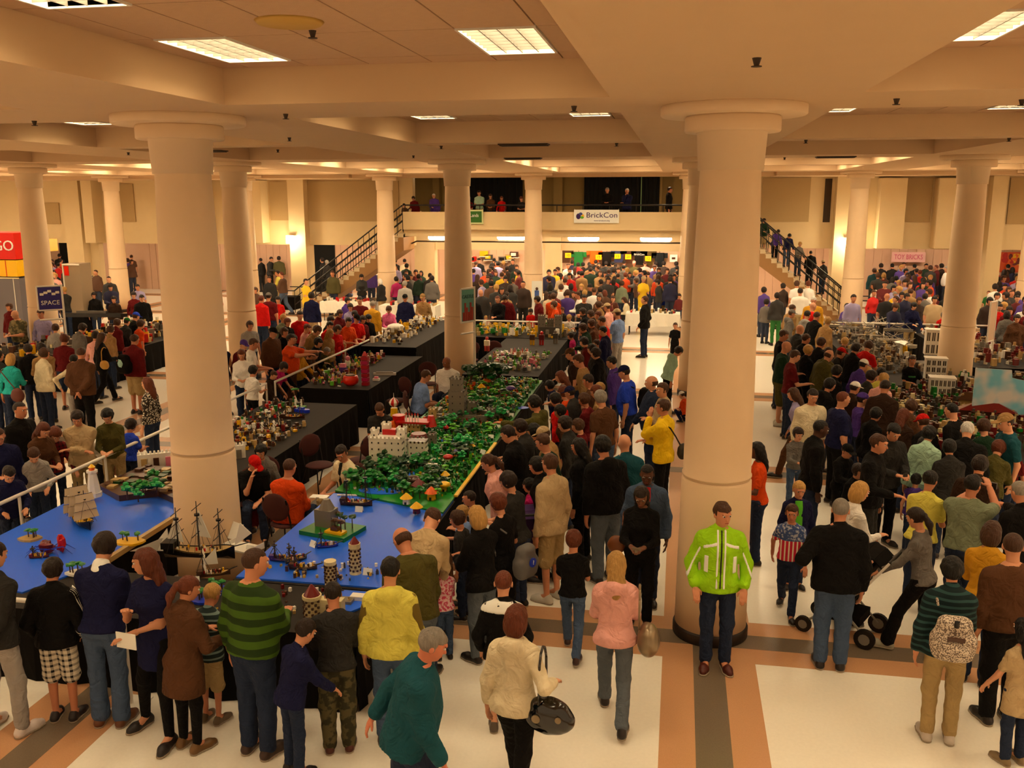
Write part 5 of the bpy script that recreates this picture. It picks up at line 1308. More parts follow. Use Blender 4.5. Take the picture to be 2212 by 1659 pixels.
# people up on the gallery and on the right stairs stand on their own floors
def on_floor(px, py, y, z, hd, build, hair, top, bot, pose, label):
    x, zt_ = A(px, py, y); person(px, py, max(1.0, min(1.9, zt_-z)), hd, build, hair, top, bot, pose, label, xy=(x, y), z=z, lod=1)
gy = YF+.62
for a in ((891, 423, 170, 'm', 'mdb', 'jmar', 'pdje', 'dhs,10,16', 'person in maroon leaning over the left end of the gallery'), (879, 441, 175, 'k', 'mdb', 'tbrn', 'pdje', 'dhs,10,20', 'small person in brown at the left end of the gallery'),
          (938, 417, 185, 'm', 'nwh', 'jpur', 'pblk', 'dhs,10,16', 'person in purple jacket on the gallery beside the column'), (1037, 411, 178, 'm', 'sdb', 'tmin', 'pkha', 'hhs,4,16', 'person in mint green shirt on the gallery'),
          (1015, 424, 180, 'k', 'mdb', 'tmar', 'pdje', 'hhs,6,16', 'small person in maroon left of the mint shirt on the gallery'), (1062, 418, 185, 'w', 'lbr', 'lbrn', 'pdje', 'hhs,8,16', 'person in brown top right of the mint shirt on the gallery'),
          (1079, 423, 190, 'w', 'lrd', 'lred', 'pdje', 'rls,8,14', 'person in red top stretching an arm on the gallery'), (1127, 424, 180, 'k', 'mrd', 'tdgr', 'pdje', 'hhs,6,16', 'small person in grey half behind the column on the gallery'),
          (1312, 405, 180, 'm', 'sgr', 'jblk', 'pblk', 'hhs,0,10', 'person in black suit and light shirt on the gallery above the white banner'), (1355, 407, 170, 'm', 'swh', 'jnvy', 'pblk', 'fcs,0,6', 'white haired person in navy jacket on the gallery'),
          (1446, 404, 260, 'm', 'sdb', 'jblk', 'pblk', 'dds,0,6', 'person in black jacket turned right at the right end of the gallery')):
    on_floor(a[0], a[1], gy, zfl, a[2], *a[3:])
sx0, sx1 = bal_x1-.05, A(1850, 660, YF)[0]
for px, py, hd, b, hr, tp, bt, po, lb in ((1662, 505, 190, 'm', 'mdb', 'jdgn', 'skha', 'rhs,6,16', 'person in dark green jacket at the top of the right stairs'), (1684, 527, 200, 'm', 'sdb', 'jpur', 'pblk', 'rrs,24,26', 'person in purple jacket leaning on the right stair railing'),
       (1699, 533, 195, 'm', 'mbk', 'jnvy', 'pjea', 'rrs,20,24', 'person in navy leaning on the stairs beside the purple jacket'), (1716, 541, 200, 'w', 'mbl', 'lgry', 'pdje', 'rhs,10,16', 'blond person in grey on the right stairs'),
       (1746, 549, 10, 'h', 'nbk', 'jblk', 'pblk', 'dds,0,6', 'broad person in black jacket going up the right stairs'), (1768, 566, 30, 'w', 'obeibr', 'jdgr', 'pdje', 'dds,0,6', 'person in grey with hat low on the right stairs')):
    y = YF+.75; x, zt_ = A(px, py, y); k = int((x-sx0)/((sx1-sx0)/20)); z = zfl-(zfl/20)*(min(max(k, 0), 19)+1)
    person(px, py, max(1.3, min(1.85, zt_-z)) if b != 'k' else 1.2, hd, b, hr, tp, bt, po, lb, xy=(x, y), z=z, lod=1)
# more of the packed crowd at the far end
random.seed(77); n0 = len(PEOPLE)
for (pa, pb, ya, yb, n) in ((1180, 1470, 33.2, 42.6, 46), (1000, 1135, 29.0, 42.0, 26), (1890, 2060, 30.0, 42.5, 34), (2150, 2212, 26, 42.5, 26), (845, 940, 33.6, 42.5, 14), (90, 150, 27, 42, 14), (1180, 1300, 27.6, 33, 16), (440, 460, 30, 42, 4)):
    for q in range(n):
        y = random.uniform(ya, yb); px = random.uniform(pa, pb); x = A(px, 560, y)[0]; bb = random.choice('mmwwhk')
        person(px, 560, {'k': random.uniform(1.1, 1.45), 'w': 1.64}.get(bb, 1.76), random.choice((0, 10, -20, 90, 170, 190, 200)), bb, random.choice(('sdb', 'mdb', 'mbr', 'sbr', 'bdb', 'lbr', 'mbk', 'mbl')), random.choice(('jblk', 'jdgr', 'lmar', 'jnvy', 'tdgr', 'jbrn', 'lred', 'ltan', 'lpur', 'jdgn', 'twht', 'jgry', 'jdbr', 'llav', 'lorg')), 'pdje', random.choice(('dds,0,8', 'hhs,2,12', 'dds,2,12')), zone='far back', lod=1, xy=(x, y))
# keep feet out of tables and columns, and people out of each other
KEEP = [(-7.95, 7.15, -2.62, 8.45), (-4.75, 7.9, -2.62, 19.5), (-7.95, 7.9, -5.95, 27.2), (-6.2, 22.9, -2.9, 26.9), (-5.0, 19.3, -2.9, 26.9)]
colp = [(X0+SX*j-(.08 if (i, j) == (0, -1) else 0)-(.1 if i == 2 else 0), Y0+SY*i) for i in range(3) for j in range(-4, 3)]
inner = {'lblue', 'wshirt', 'reader', 'cream', 'orangeb', 'redcap', 'greyhood'}; free = set(FG[k].name for k in inner)
pos = np.array([[r.location.x, r.location.y] for r, *_ in PEOPLE]); zz = np.array([r.location.z for r, *_ in PEOPLE])
fix = np.array([own for _, _, _, own, *_ in PEOPLE]); org = pos.copy()
def keepout():
    for i, (r, *_) in enumerate(PEOPLE):
        if zz[i] > .05: continue
        x, y = pos[i]
        if r.name not in free:
            for x0, y0, x1, y1 in KEEP+KEEP2:
                m_ = .24
                if x0-m_ < x < x1+m_ and y0-m_ < y < y1+m_:
                    d = [(x-(x0-m_), (-1, 0)), ((x1+m_)-x, (1, 0)), (y-(y0-m_), (0, -1)), ((y1+m_)-y, (0, 1))]
                    d.sort(key=lambda t: t[0]); pos[i] = (x+d[0][1][0]*d[0][0], y+d[0][1][1]*d[0][0]); x, y = pos[i]
        pos[i][1] = min(pos[i][1], 43.0)
        for cx, cy in colp:
            v = np.array((pos[i][0]-cx, pos[i][1]-cy)); L = np.hypot(*v)
            if L < .66: pos[i] = (cx, cy)+v/max(L, .01)*.66
RAD = np.array([{'h': .27, 'm': .235, 'w': .22, 'k': .18}[SPEC[r.name][0]] for r, *_ in PEOPLE])
KEEP2 = [(-8.35, 6.95, -4.9, 8.4), (-8.1, 8.3, -7.9, 27.2), (-8.1, 27.0, -2.4, 27.3), (A(640, 660, YF)[0]-.2, YF-.2, bal_x0, YF+1.6), (bal_x1, YF-.2, A(1850, 660, YF)[0]+.2, YF+1.6), (A(690, 642, 33.1)[0], 33.1, A(805, 642, 33.1)[0], 33.85), (A(818, 650, 32.2)[0], 32.2, A(940, 650, 32.2)[0], 32.95), (A(1352, 658, 31.4)[0], 31.4, A(1470, 658, 31.4)[0], 32.15), (3.95, 14.3, 7.4, 20.0), (4.2, 20.1, 8.6, 28.2)]
for it in range(26):
    d = pos[:, None]-pos[None]; L = np.hypot(d[..., 0], d[..., 1])+1e-6; same = np.abs(zz[:, None]-zz[None]) < .5
    RR = RAD[:, None]+RAD[None]; push = np.where((L < RR) & same, (RR-L)/2, 0); np.fill_diagonal(push, 0)
    wgt = np.where(fix, .5, 1.)[:, None]
    pos += (d/L[..., None]*push[..., None]*wgt[:, None, :]*.9).sum(1)
    keepout()
for i, (r, *_) in enumerate(PEOPLE): r.location.x, r.location.y = pos[i]
# ---------------------------------------------------------------- tables, rails, signs and models
TZ = .75
mat('black_cloth', (.065, .055, .05), .9, noise=.15, nscale=6, bump=.4, bscale=7, spec=.1); mat('black_top', (.13, .11, .09), .85, noise=.1, nscale=20)
mat('white_cloth', (.92, .90, .85), .8, bump=.1, bscale=8); mat('card', (.93, .93, .90), .6); mat('water', (.14, .40, .92), .3, noise=.12, nscale=60); mat('grass', (.07, .50, .14), .35, noise=.3, nscale=50); mat('seat_red', (.27, .10, .09), .8, noise=.1, nscale=20)
B = lambda *c: brick(c)
GRN, DGR, LGN, RED, DRD, YEL, ORG, WHT, CRM, TAN, GRY, DGY, BLK, BRN, BLU, PUR, MAG, PNK = B(.06, .45, .14), B(.05, .24, .09), B(.35, .68, .15), B(.75, .06, .05), B(.42, .05, .06), B(.93, .72, .08), B(.9, .38, .06), B(.93, .91, .86), B(.88, .82, .62), B(.72, .60, .38), B(.46, .43, .38), B(.28, .26, .24), B(.05, .045, .045), B(.28, .16, .09), B(.10, .22, .72), B(.30, .18, .5), B(.65, .06, .28), B(.9, .5, .6)
def table(x0, y0, x1, y1, lab, name='display_table', z=TZ, cloth='black_cloth', top='black_top', skirt=0.0, grp='black cloth display tables', folds=True):
    r = empty(name, ((x0+x1)/2, (y0+y1)/2, 0)); hx, hy = (x1-x0)/2, (y1-y0)/2
    MB().box((-hx, -hy, z-.03), (hx, hy, z), MATS[top]).build('tabletop', r)
    # hanging cloth with soft folds
    m = MB(); per = []; n = 0
    def side(ax, ay, bx_, by_):
        L_ = math.hypot(bx_-ax, by_-ay); k = max(4, int(L_/.13)); nx, ny = (by_-ay)/L_, -(bx_-ax)/L_; vs = []
        for i in range(k+1):
            t = i/k; w_ = .012*math.sin(i*2.1)+.01*math.sin(i*.9+1) if 0 < i < k else 0
            x, y = ax+(bx_-ax)*t, ay+(by_-ay)*t
            vs += [(x+nx*.004, y+ny*.004, z-.002), (x+nx*(.012+w_), y+ny*(.012+w_), (z+skirt)/2), (x+nx*(.02+w_*2), y+ny*(.02+w_*2), skirt+.004)]
        m.add(vs, [(3*i+j, 3*i+3+j, 3*i+4+j, 3*i+1+j) for i in range(k) for j in (0, 1)], MATS[cloth])
    side(-hx, -hy, hx, -hy); side(hx, -hy, hx, hy); side(hx, hy, -hx, hy); side(-hx, hy, -hx, -hy); m.build('cloth', r)
    for sx in (-1, 1):
        for sy in (-1, 1): MB().cyl((sx*(hx-.12), sy*(hy-.12), 0), (sx*(hx-.12), sy*(hy-.12), z-.03), .016, .016, MATS['black_metal'], 6).build('leg', r)
    tag(r, lab, 'table', grp); return r
table(-7.85, 7.3, -2.8, 8.28, 'long black cloth table along the front of the display')
table(-4.5, 8.3, -2.8, 11.6, 'near end of the right display table, under blue water boards')
table(-4.5, 11.62, -2.8, 19.2, 'long display table under the green landscape')
table(-7.85, 8.3, -6.15, 11.7, 'near end of the left display table, under blue water boards')
table(-7.85, 11.72, -6.05, 16.4, 'black cloth table on the left with small ships along its edge')
table(-7.7, 17.5, -6.2, 21.6, 'black cloth table on the left with the orange pot and magenta tower', z=.80)
table(-7.85, 21.7, -6.4, 26.8, 'raised black cloth table at the far left corner of the display', z=1.0)
table(-4.75, 19.75, -3.0, 25.2, 'black cloth table behind the green landscape with pink and white models')
table(-6.3, 25.3, -2.9, 26.8, 'black cloth table along the far end of the display')
table(3.95, 14.3, 7.4, 20.0, 'right display table with the brown toy town', grp='display tables on the right')
table(4.2, 20.1, 5.8, 28.2, 'right display table with grey toy spaceships', grp='display tables on the right'); table(5.85, 20.1, 8.6, 21.5, 'right display table with white buildings before the column', grp='display tables on the right'); table(6.9, 22.6, 8.6, 28.2, 'right display table behind the far right column', grp='display tables on the right')
x0, y0 = G(140, 735, TZ); x1, y1 = G(250, 668, TZ)
table(-16.6, 19.6, -14.2, 25.4, 'long dark table among the far left crowd', grp='display tables on the left')
table(-18.6, 18.3, -16.7, 21.3, 'table with white fence in front of the bearded person', grp='display tables on the left')
# flat boards on the tables
def board(x0, y0, x1, y1, mt, name, lab, z=TZ, th=.02):
    o = MB().box((x0, y0, z+.001), (x1, y1, z+th), MATS[mt] if isinstance(mt, str) else mt).build(name); tag(o, lab, 'baseboard'); return o
board(-4.49, 8.34, -2.82, 11.15, 'water', 'water_board', 'blue water board on the right display table')
m = MB(); m.prism([(-7.82, 8.34), (-7.2, 7.75), (-6.45, 7.6), (-6.17, 8.3), (-6.17, 10.6), (-7.82, 11.4)], TZ+.001, TZ+.02, MATS['water']); tag(m.build('water_board'), 'blue water board on the left display table', 'baseboard')
MB_ = MB().prism([(-4.49, 11.2), (-2.82, 10.6), (-2.82, 19.15), (-4.49, 19.15)], TZ+.021, TZ+.045, MATS['grass']).build('green_board'); tag(MB_, 'green grass board of the long landscape', 'baseboard')
e = MB().box((-6.16, 8.3, TZ-.03), (-6.1, 11.6, TZ+.03), TAN).build('table_edge'); tag(e, 'pale wooden edge strip of the left water board', 'edging')
e = MB().box((-2.83, 11.2, TZ+.045), (-2.78, 13.9, TZ+.07), YEL).build('yellow_edging'); tag(e, 'yellow edging strip on the green landscape border', 'edging')
pts = [(-4.4, 11.05), (-3.6, 11.15), (-3.1, 10.75)]
m = MB(); [m.cyl((*a, TZ+.03), (*b, TZ+.03), .015, .015, WHT, 8) for a, b in zip(pts, pts[1:])]; tag(m.build('shoreline'), 'thin cream shoreline between water and landscape', 'edging')
# rails
def rail(pts, lab, z=.97, gate=1.7):
    r = empty('barrier_rail', (0, 0, 0))
    for (ax, ay), (bx_, by_) in zip(pts, pts[1:]):
        MB().cyl((ax, ay, z), (bx_, by_, z), .024, .024, MATS['white_pipe'], 10).build('top_rail', r, True)
        L_ = math.hypot(bx_-ax, by_-ay); n = max(1, int(L_/gate))
        for i in range(n+1):
            x, y = ax+(bx_-ax)*i/n, ay+(by_-ay)*i/n
            MB().cyl((x, y, .01), (x, y, z), .02, .02, MATS['white_pipe'], 8).box((x-.14, y-.14, 0), (x+.14, y+.14, .015), MATS['white_pipe']).build('post', r)
    tag(r, lab, 'railing', 'white pipe barrier rails')
rail([(-8.2, 8.0), (-8.2, 17.0)], 'white pipe rail left of the ship table'); rail([(-8.1, 17.2), (-8.0, 27.1)], 'white pipe rail in front of the left crowd further back')
rail([(-7.9, 27.15), (-2.5, 27.15)], 'white pipe rail across the far end of the display'); rail([(-8.2, 7.05), (-4.95, 7.05)], 'white pipe rail along the front black table')
rail([(3.9, 28.5), (9.6, 28.5)], 'white pipe rail behind the right display'); rail([(9.9, 28.4), (13.6, 28.4)], 'white pipe rail at the right edge')
# chairs
def chair():
    r = empty('stacking_chair'); s = MATS['seat_red']; k = MATS['black_metal']
    m = MB(); m.blob((0, 0, .45), (.23, .23, .035), s, 14, 6); m.build('seat', r, True)
    m = MB(); m.blob((0, -.24, .74), (.22, .035, .19), s, 14, 8); m.build('backrest', r, True)
    for sx in (-1, 1):
        MB().cyl((sx*.2, .2, 0), (sx*.18, .16, .44), .012, .012, k, 6).build('leg', r)
        MB().cyl((sx*.2, -.3, 0), (sx*.18, -.12, .44), .012, .012, k, 6).build('leg', r)
        MB().cyl((sx*.18, -.16, .42), (sx*.18, -.26, .86), .012, .012, k, 6).build('back_tube', r)
    return r
ch = chair(); first = True
def put_chair(x, y, rz, lab):
    global first
    o = ch if first else copy_tree(ch); first = False; o.location = (x, y, 0); o.rotation_euler = (0, 0, math.radians(rz)); tag(o, lab, 'chair', 'dark red stacking chairs inside the display')
for key, lab in (('lblue', 'under the person in light blue'), ('wshirt', 'under the person in white polo shirt'), ('reader', 'under the reader behind the white castle'), ('cream', 'under the person in cream shirt'), ('orangeb', 'under the person in orange red sweater'), ('redcap', 'under the person in red cap'), ('greyhood', 'under the person in grey hood')):
    r = FG[key]; put_chair(r.location.x, r.location.y, math.degrees(r.rotation_euler.z), 'dark red stacking chair '+lab)
for px, py, rz, lab in ((857, 850, 150, 'empty dark red chair left of the person in light blue'), (922, 815, 190, 'empty dark red chair behind the person in light blue'), (828, 915, 100, 'dark red chair beside the reader, seat towards the left'), (780, 975, 60, 'dark red chair left of the white castle'),
                        (1015, 765, 180, 'dark red chair behind the teal sign post'), (1065, 765, 185, 'second dark red chair behind the teal sign post'), (690, 985, 240, 'dark red chair behind the person in cream shirt')):
    x, y = G(px, py, .6); x = min(max(x, -5.85), -4.95) if y < 19 else x; put_chair(x, y, rz, lab)
# ---- toy models; each helper returns one thing
def cren(m, x0, x1, y0, y1, z, h, s, mt):
    n = max(2, int((x1-x0)/s)); 
    for i in range(n):
        if i % 2 == 0:
            a, b = x0+(x1-x0)*i/n, x0+(x1-x0)*(i+1)/n; m.box((a, y0, z), (b, y0+.015, z+h), mt).box((a, y1-.015, z), (b, y1, z+h), mt)
    n = max(2, int((y1-y0)/s))
    for i in range(n):
        if i % 2 == 0:
            a, b = y0+(y1-y0)*i/n, y0+(y1-y0)*(i+1)/n; m.box((x0, a, z), (x0+.015, b, z+h), mt).box((x1-.015, a, z), (x1, b, z+h), mt)
def keep_tower(r, x, y, w_, d, h, mt, wins=(3, 4), roof=None, win=BLK, z=0):
    t = MB(); t.box((x-w_/2, y-d/2, z), (x+w_/2, y+d/2, z+h), mt)
    for k in range(1, int(h/.06)): t.box((x-w_/2-.002, y-d/2-.002, z+k*.06), (x+w_/2+.002, y+d/2+.002, z+k*.06+.004), mt)
    cren(t, x-w_/2-.008, x+w_/2+.008, y-d/2-.008, y+d/2+.008, z+h, .03, .03, mt); t.build('tower', r)
    m = MB()
    for i in range(wins[0]):
        for j in range(wins[1]):
            cx_ = x-w_/2+w_*(i+.5)/wins[0]; cz = z+h*(j+.6)/(wins[1]+.3); m.box((cx_-.009, y-d/2-.006, cz-.012), (cx_+.009, y-d/2+.002, cz+.014), win)
            cy_ = y-d/2+d*(i+.5)/wins[0]; m.box((x+w_/2-.002, cy_-.009, cz-.012), (x+w_/2+.006, cy_+.009, cz+.014), win)
    m.build('windows', r)['kind'] = 'stuff'
    if roof: MB().cyl((x, y, z+h), (x, y, z+h+w_*.9), w_*.62, .004, roof, 8).build('roof', r)
def thing(name, px, py, lab, cat, z=TZ+.045, rz=0, grp=None):
    x, y = G(px, py, z); r = empty(name, (x, y, z), rz); tag(r, lab, cat, grp); return r
# white castle
r = thing('toy_castle', 838, 1002, 'large white toy castle with battlements beside the seated reader', 'toy castle', rz=.04)
keep_tower(r, 0, .0, .50, .24, .42, WHT, (5, 4)); keep_tower(r, -.2, .06, .1, .12, .5, WHT, (1, 5)); keep_tower(r, .2, .1, .12, .14, .52, WHT, (1, 5)); keep_tower(r, -.06, .2, .12, .12, .56, WHT, (1, 5))
MB().box((-.1, .1, .42), (.1, .22, .5), RED).build('red_hall', r); keep_tower(r, .42, .2, .26, .2, .3, WHT, (3, 3)); MB().box((.28, .1, .30), (.56, .3, .33), BRN).build('floor_slab', r); MB().box((.3, -.18, 0), (.42, -.08, .1), WHT).build('outer_wall', r); MB().box((.55, -.22, 0), (.8, -.16, .09), WHT).build('outer_wall', r)
# grey castle
r = thing('toy_castle', 990, 905, 'tall grey toy castle tower on the landscape before the white polo shirt', 'toy castle')
keep_tower(r, 0, 0, .28, .26, .52, GRY, (2, 4)); keep_tower(r, -.02, 0, .2, .2, .74, GRY, (2, 5)); keep_tower(r, .25, .1, .16, .16, .3, GRY, (1, 2)); keep_tower(r, -.42, -.15, .14, .14, .2, TAN, (1, 2)); keep_tower(r, .62, -.05, .14, .14, .22, GRY, (1, 2))
MB().box((-.42, -.19, 0), (.62, -.13, .12), GRY).box((.1, .12, 0), (.9, .18, .14), GRY).box((-.5, -.1, 0), (-.36, .3, .14), GRY).build('curtain_wall', r)
# fort at the far table
r = thing('toy_fort', 1188, 728, 'grey toy fort on the far black table below the person in cream shirt', 'toy castle', z=TZ+.005)
keep_tower(r, -.24, 0, .2, .2, .62, GRY, (2, 4)); keep_tower(r, .24, 0, .2, .2, .62, GRY, (2, 4)); keep_tower(r, 0, .12, .2, .12, .5, GRY, (2, 3)); MB().box((-.3, -.12, 0), (.3, -.06, .3), DGY).build('gate_wall', r)
# red roofed buildings left of the grey castle
r = thing('toy_circus', 852, 912, 'toy tower with red and white striped dome', 'toy tower')
MB().cyl((0, 0, 0), (0, 0, .26), .07, .06, YEL, 12).build('tower', r)
for k in range(10): 
    a0, a1 = 2*PI*k/10, 2*PI*(k+1)/10; m = MB(); vs = [(0, 0, .46)]; 
    for q in range(5):
        f_ = math.sin(PI*(q+.4)/5); zz_ = .26+.2*(1-(q+.5)/5)
        vs += [(.09*f_*math.cos(a0), .09*f_*math.sin(a0), zz_), (.09*f_*math.cos(a1), .09*f_*math.sin(a1), zz_)]
    m.add(vs, [(0, 1, 2)]+[(2*q+1, 2*q+3, 2*q+4, 2*q+2) for q in range(4)], RED if k % 2 else WHT); m.build('dome_panel', r)
MB().cyl((0, 0, .45), (0, 0, .53), .006, .004, WHT, 6).build('spire', r)
r = thing('toy_palace', 893, 935, 'toy palace with bright red roof and white columns', 'toy building')
keep_tower(r, 0, 0, .3, .2, .18, TAN, (4, 2)); MB().prism([(-.26, -.14), (.3, -.14), (.3, .16), (-.26, .16)], .19, .22, RED).build('roof_slab', r)
m = MB(); [m.cyl((-.08+.05*k, -.12, .16), (-.08+.05*k, -.12, .34), .012, .01, WHT, 8).cyl((-.08+.05*k, -.12, .34), (-.08+.05*k, -.12, .38), .016, .002, RED, 8) for k in range(5)]; m.build('columns', r)['kind'] = 'stuff'
MB().cyl((-.25, 0, .1), (-.25, 0, .3), .09, .11, RED, 12).cyl((.3, .05, .12), (.3, .05, .3), .1, .05, RED, 10).build('side_roof', r); MB().blob((-.34, -.1, .1), (.07, .07, .12), ORG, 8, 6, .2).build('orange_tree', r)
r = thing('toy_roundhouse', 905, 962, 'dark red round toy building below the palace', 'toy building'); MB().cyl((0, 0, 0), (0, 0, .12), .12, .12, GRY, 14).build('wall', r); MB().cyl((0, 0, .12), (0, 0, .2), .17, .12, DRD, 14).build('roof', r); keep_tower(r, -.02, -.22, .3, .14, .16, GRY, (4, 2)); keep_tower(r, .25, -.1, .12, .12, .22, GRY, (1, 2))
# trees of the landscape
def tree(h, w_, leaf, n=6, seed=0, name='toy_tree'):
    random.seed(seed); r = empty(name); m = MB(); m.cyl((0, 0, 0), (0, 0, h*.6), .012, .008, BRN, 6); m.build('trunk', r)
    m = MB()
    for k in range(n):
        a = 2*PI*k/n+random.uniform(-.3, .3); rr = w_*random.uniform(.35, .65); z = h*random.uniform(.55, .95)
        x, y = rr*math.cos(a), rr*math.sin(a)
        m.blob((x, y, z), (w_*.42, w_*.42, h*.12), leaf, 6, 4, .25)
        m.cyl((0, 0, h*.5), (x, y, z), .006, .004, BRN, 4)
    m.blob((0, 0, h), (w_*.4, w_*.4, h*.14), leaf, 6, 4, .3); m.build('foliage', r); return r
protos = [tree(.22, .12, GRN, 6, 1), tree(.17, .13, DGR, 5, 2), tree(.26, .11, DGR, 7, 3), tree(.14, .10, LGN, 5, 4), tree(.2, .10, B(.10, .62, .30), 6, 5)]; used = [False]*5
def put_tree(k, x, y, z, s, lab, grp):
    o = protos[k] if not used[k] else copy_tree(protos[k]); used[k] = True; o.location = (x, y, z); o.scale = (s, s, s); o.rotation_euler = (0, 0, random.uniform(0, 6)); tag(o, lab, 'toy tree', grp)
random.seed(11); tl = {0: 'green toy tree with leaf tufts', 1: 'low dark green toy bush', 2: 'tall dark green toy tree', 3: 'small yellow green toy bush', 4: 'bright green toy tree'}
for (x0_, x1_, y0_, y1_, n, ks, ar) in ((-4.4, -3.55, 11.3, 12.55, 46, (0, 1, 2, 4), 'in the wood before the white castle'), (-3.5, -2.95, 10.95, 12.2, 14, (1, 3, 0), 'at the water end of the landscape'), (-3.9, -2.95, 14.2, 16.6, 40, (0, 1, 3, 4), 'in the middle of the landscape'), (-4.3, -2.95, 16.8, 19, 26, (1, 3, 3, 0), 'at the far end of the landscape'), (-4.1, -2.95, 12.7, 14.2, 18, (3, 4, 1), 'beside the castle walls')):
    for q in range(n):
        k = random.choice(ks); put_tree(k, random.uniform(x0_, x1_), random.uniform(y0_, y1_), TZ+.045, random.uniform(.75, 1.15), tl[k]+' '+ar, 'toy trees '+ar)
for q in range(16):
    k = random.choice((0, 1, 4)); put_tree(k, random.uniform(-7.0, -6.25), random.uniform(10.1, 11.3), TZ+.11, random.uniform(.8, 1.1), tl[k]+' on the brown island', 'toy trees on the island')
def bigtree(px, py, h, lab):
    r = thing('toy_tree', px, py, lab, 'toy tree', z=TZ+.04); m = MB(); m.cyl((0, 0, 0), (0, 0, h*.6), .035, .02, BRN, 8)
    for k in range(6): a = k*1.05; m.cyl((0, 0, h*.35), (.16*math.cos(a), .16*math.sin(a), h*.7), .014, .008, BRN, 6)
    m.build('trunk', r); m = MB()
    for k in range(14): a = k*2.4; m.blob((.17*math.cos(a)*(.4+.6*(k % 3)/2), .17*math.sin(a), h*(.62+.3*((k*7) % 5)/5)), (.1, .1, .06), DGR, 7, 5, .3)
    m.build('foliage', r)
bigtree(1018, 830, .45, 'slim dark toy tree with brown trunk beside the sign post'); bigtree(1050, 832, .52, 'large dark toy tree at the far end of the landscape'); bigtree(1078, 830, .5, 'second large dark toy tree at the far end of the landscape')
# small coloured houses and details on the landscape
def hut(px, py, body, roof, lab, s=1.0, kind='cone', z=TZ+.045):
    s *= .72
    r = thing('toy_hut', px, py, lab, 'toy building', z=z); MB().cyl((0, 0, 0), (0, 0, .09*s), .06*s, .055*s, body, 8).build('wall', r)
    if kind == 'cone': MB().cyl((0, 0, .09*s), (0, 0, .17*s), .1*s, .01, roof, 10).build('roof', r)
    else: MB().blob((0, 0, .1*s), (.1*s, .1*s, .05*s), roof, 12, 6).build('roof', r, True)
    MB().box((-.015*s, -.063*s, 0), (.015*s, -.05*s, .04*s), BLK).build('door_hole', r)
hut(968, 998, WHT, RED, 'toy mushroom house with red roof', 1.1, 'dome'); hut(992, 986, WHT, B(.35, .33, .6), 'toy mushroom house with lilac grey roof', 1.2, 'dome'); hut(1018, 972, TAN, YEL, 'small yellow roofed toy hut at the landscape border'); hut(963, 932, BRN, RED, 'small red toy hut in the wood'); hut(905, 1062, BRN, DRD, 'dark red pagoda in the lower landscape', 1.5); hut(893, 1052, DGY, BRN, 'brown toy hut with dark roof', 1.5, 'dome'); hut(1103, 850, DRD, PUR, 'toy house with red and purple roof', 1.5, 'dome'); hut(1040, 845, ORG, YEL, 'yellow and orange toy hut', 1.3); hut(1052, 832, ORG, ORG, 'orange toy tree house', 1.3, 'dome'); hut(932, 1078, YEL, ORG, 'orange toy tent by the shore', 1.4); hut(960, 1060, YEL, YEL, 'yellow toy hut near the corner of the green board', 1.2, 'dome'); hut(962, 1035, YEL, YEL, 'upper yellow toy tree near the corner', 1.0); hut(878, 1088, WHT, YEL, 'toy hut on the yellow beach', 1.2); hut(900, 1108, DRD, YEL, 'small red and yellow toy barge in the water', 1.2)
for px, py, rx, ry in ((985, 952, .28, .12), (1120, 880, .2, .12), (920, 1028, .36, .22), (820, 1060, .3, .15)):
    x, y = G(px, py, TZ+.05); o = MB().prism([(rx*math.cos(t*PI/7), ry*math.sin(t*PI/7)) for t in range(14)], 0, .006, MATS['water']).build('toy_pond'); o.location = (x, y, TZ+.046); tag(o, 'small blue toy pond on the landscape '+{985: 'in the middle', 1120: 'near the pointing arm', 920: 'behind the shore', 820: 'in the wood'}[px], 'toy pond')
def scatter(name, lab, x0, x1, y0, y1, z, n, cols, s=(.012, .03), zj=.0, seed=1):
    """loose figures and bricks nobody could count"""
    random.seed(seed); m = MB()
    for k in range(n):
        x, y = random.uniform(x0, x1), random.uniform(y0, y1); w_ = random.uniform(*s); h = random.uniform(.6, 2.2)*w_; c = random.choice(cols); zz_ = z+random.uniform(0, zj)
        m.box((x-w_/2, y-w_/2, zz_), (x+w_/2, y+w_/2, zz_+h), c, rz=random.uniform(0, 1.5))
        if random.random() < .4: m.box((x-w_/4, y-w_/4, zz_+h), (x+w_/4, y+w_/4, zz_+h*1.4), random.choice(cols))
    o = m.build(name); tag(o, lab, 'toy bricks', kind='stuff'); return o
scatter('small_figures', 'tiny figures and bricks scattered over the near landscape', -4.4, -2.95, 11.2, 15, TZ+.046, 900, [TAN, GRY, RED, YEL, WHT, BRN, GRN, LGN, DGY], seed=3)
scatter('small_figures', 'tiny figures and bricks scattered over the far landscape', -4.4, -2.95, 15, 19.1, TZ+.046, 1300, [TAN, GRY, RED, YEL, BRN, GRN, DGR, LGN, GRY, DGY, ORG, TAN], (.015, .05), seed=4)
scatter('undergrowth', 'green plants and mossy pieces covering the landscape board', -4.45, -2.86, 11.3, 19.1, TZ+.046, 2600, [GRN, DGR, GRN, B(.10, .62, .30), LGN, DGR, B(.25, .35, .10)], (.015, .045), seed=41)
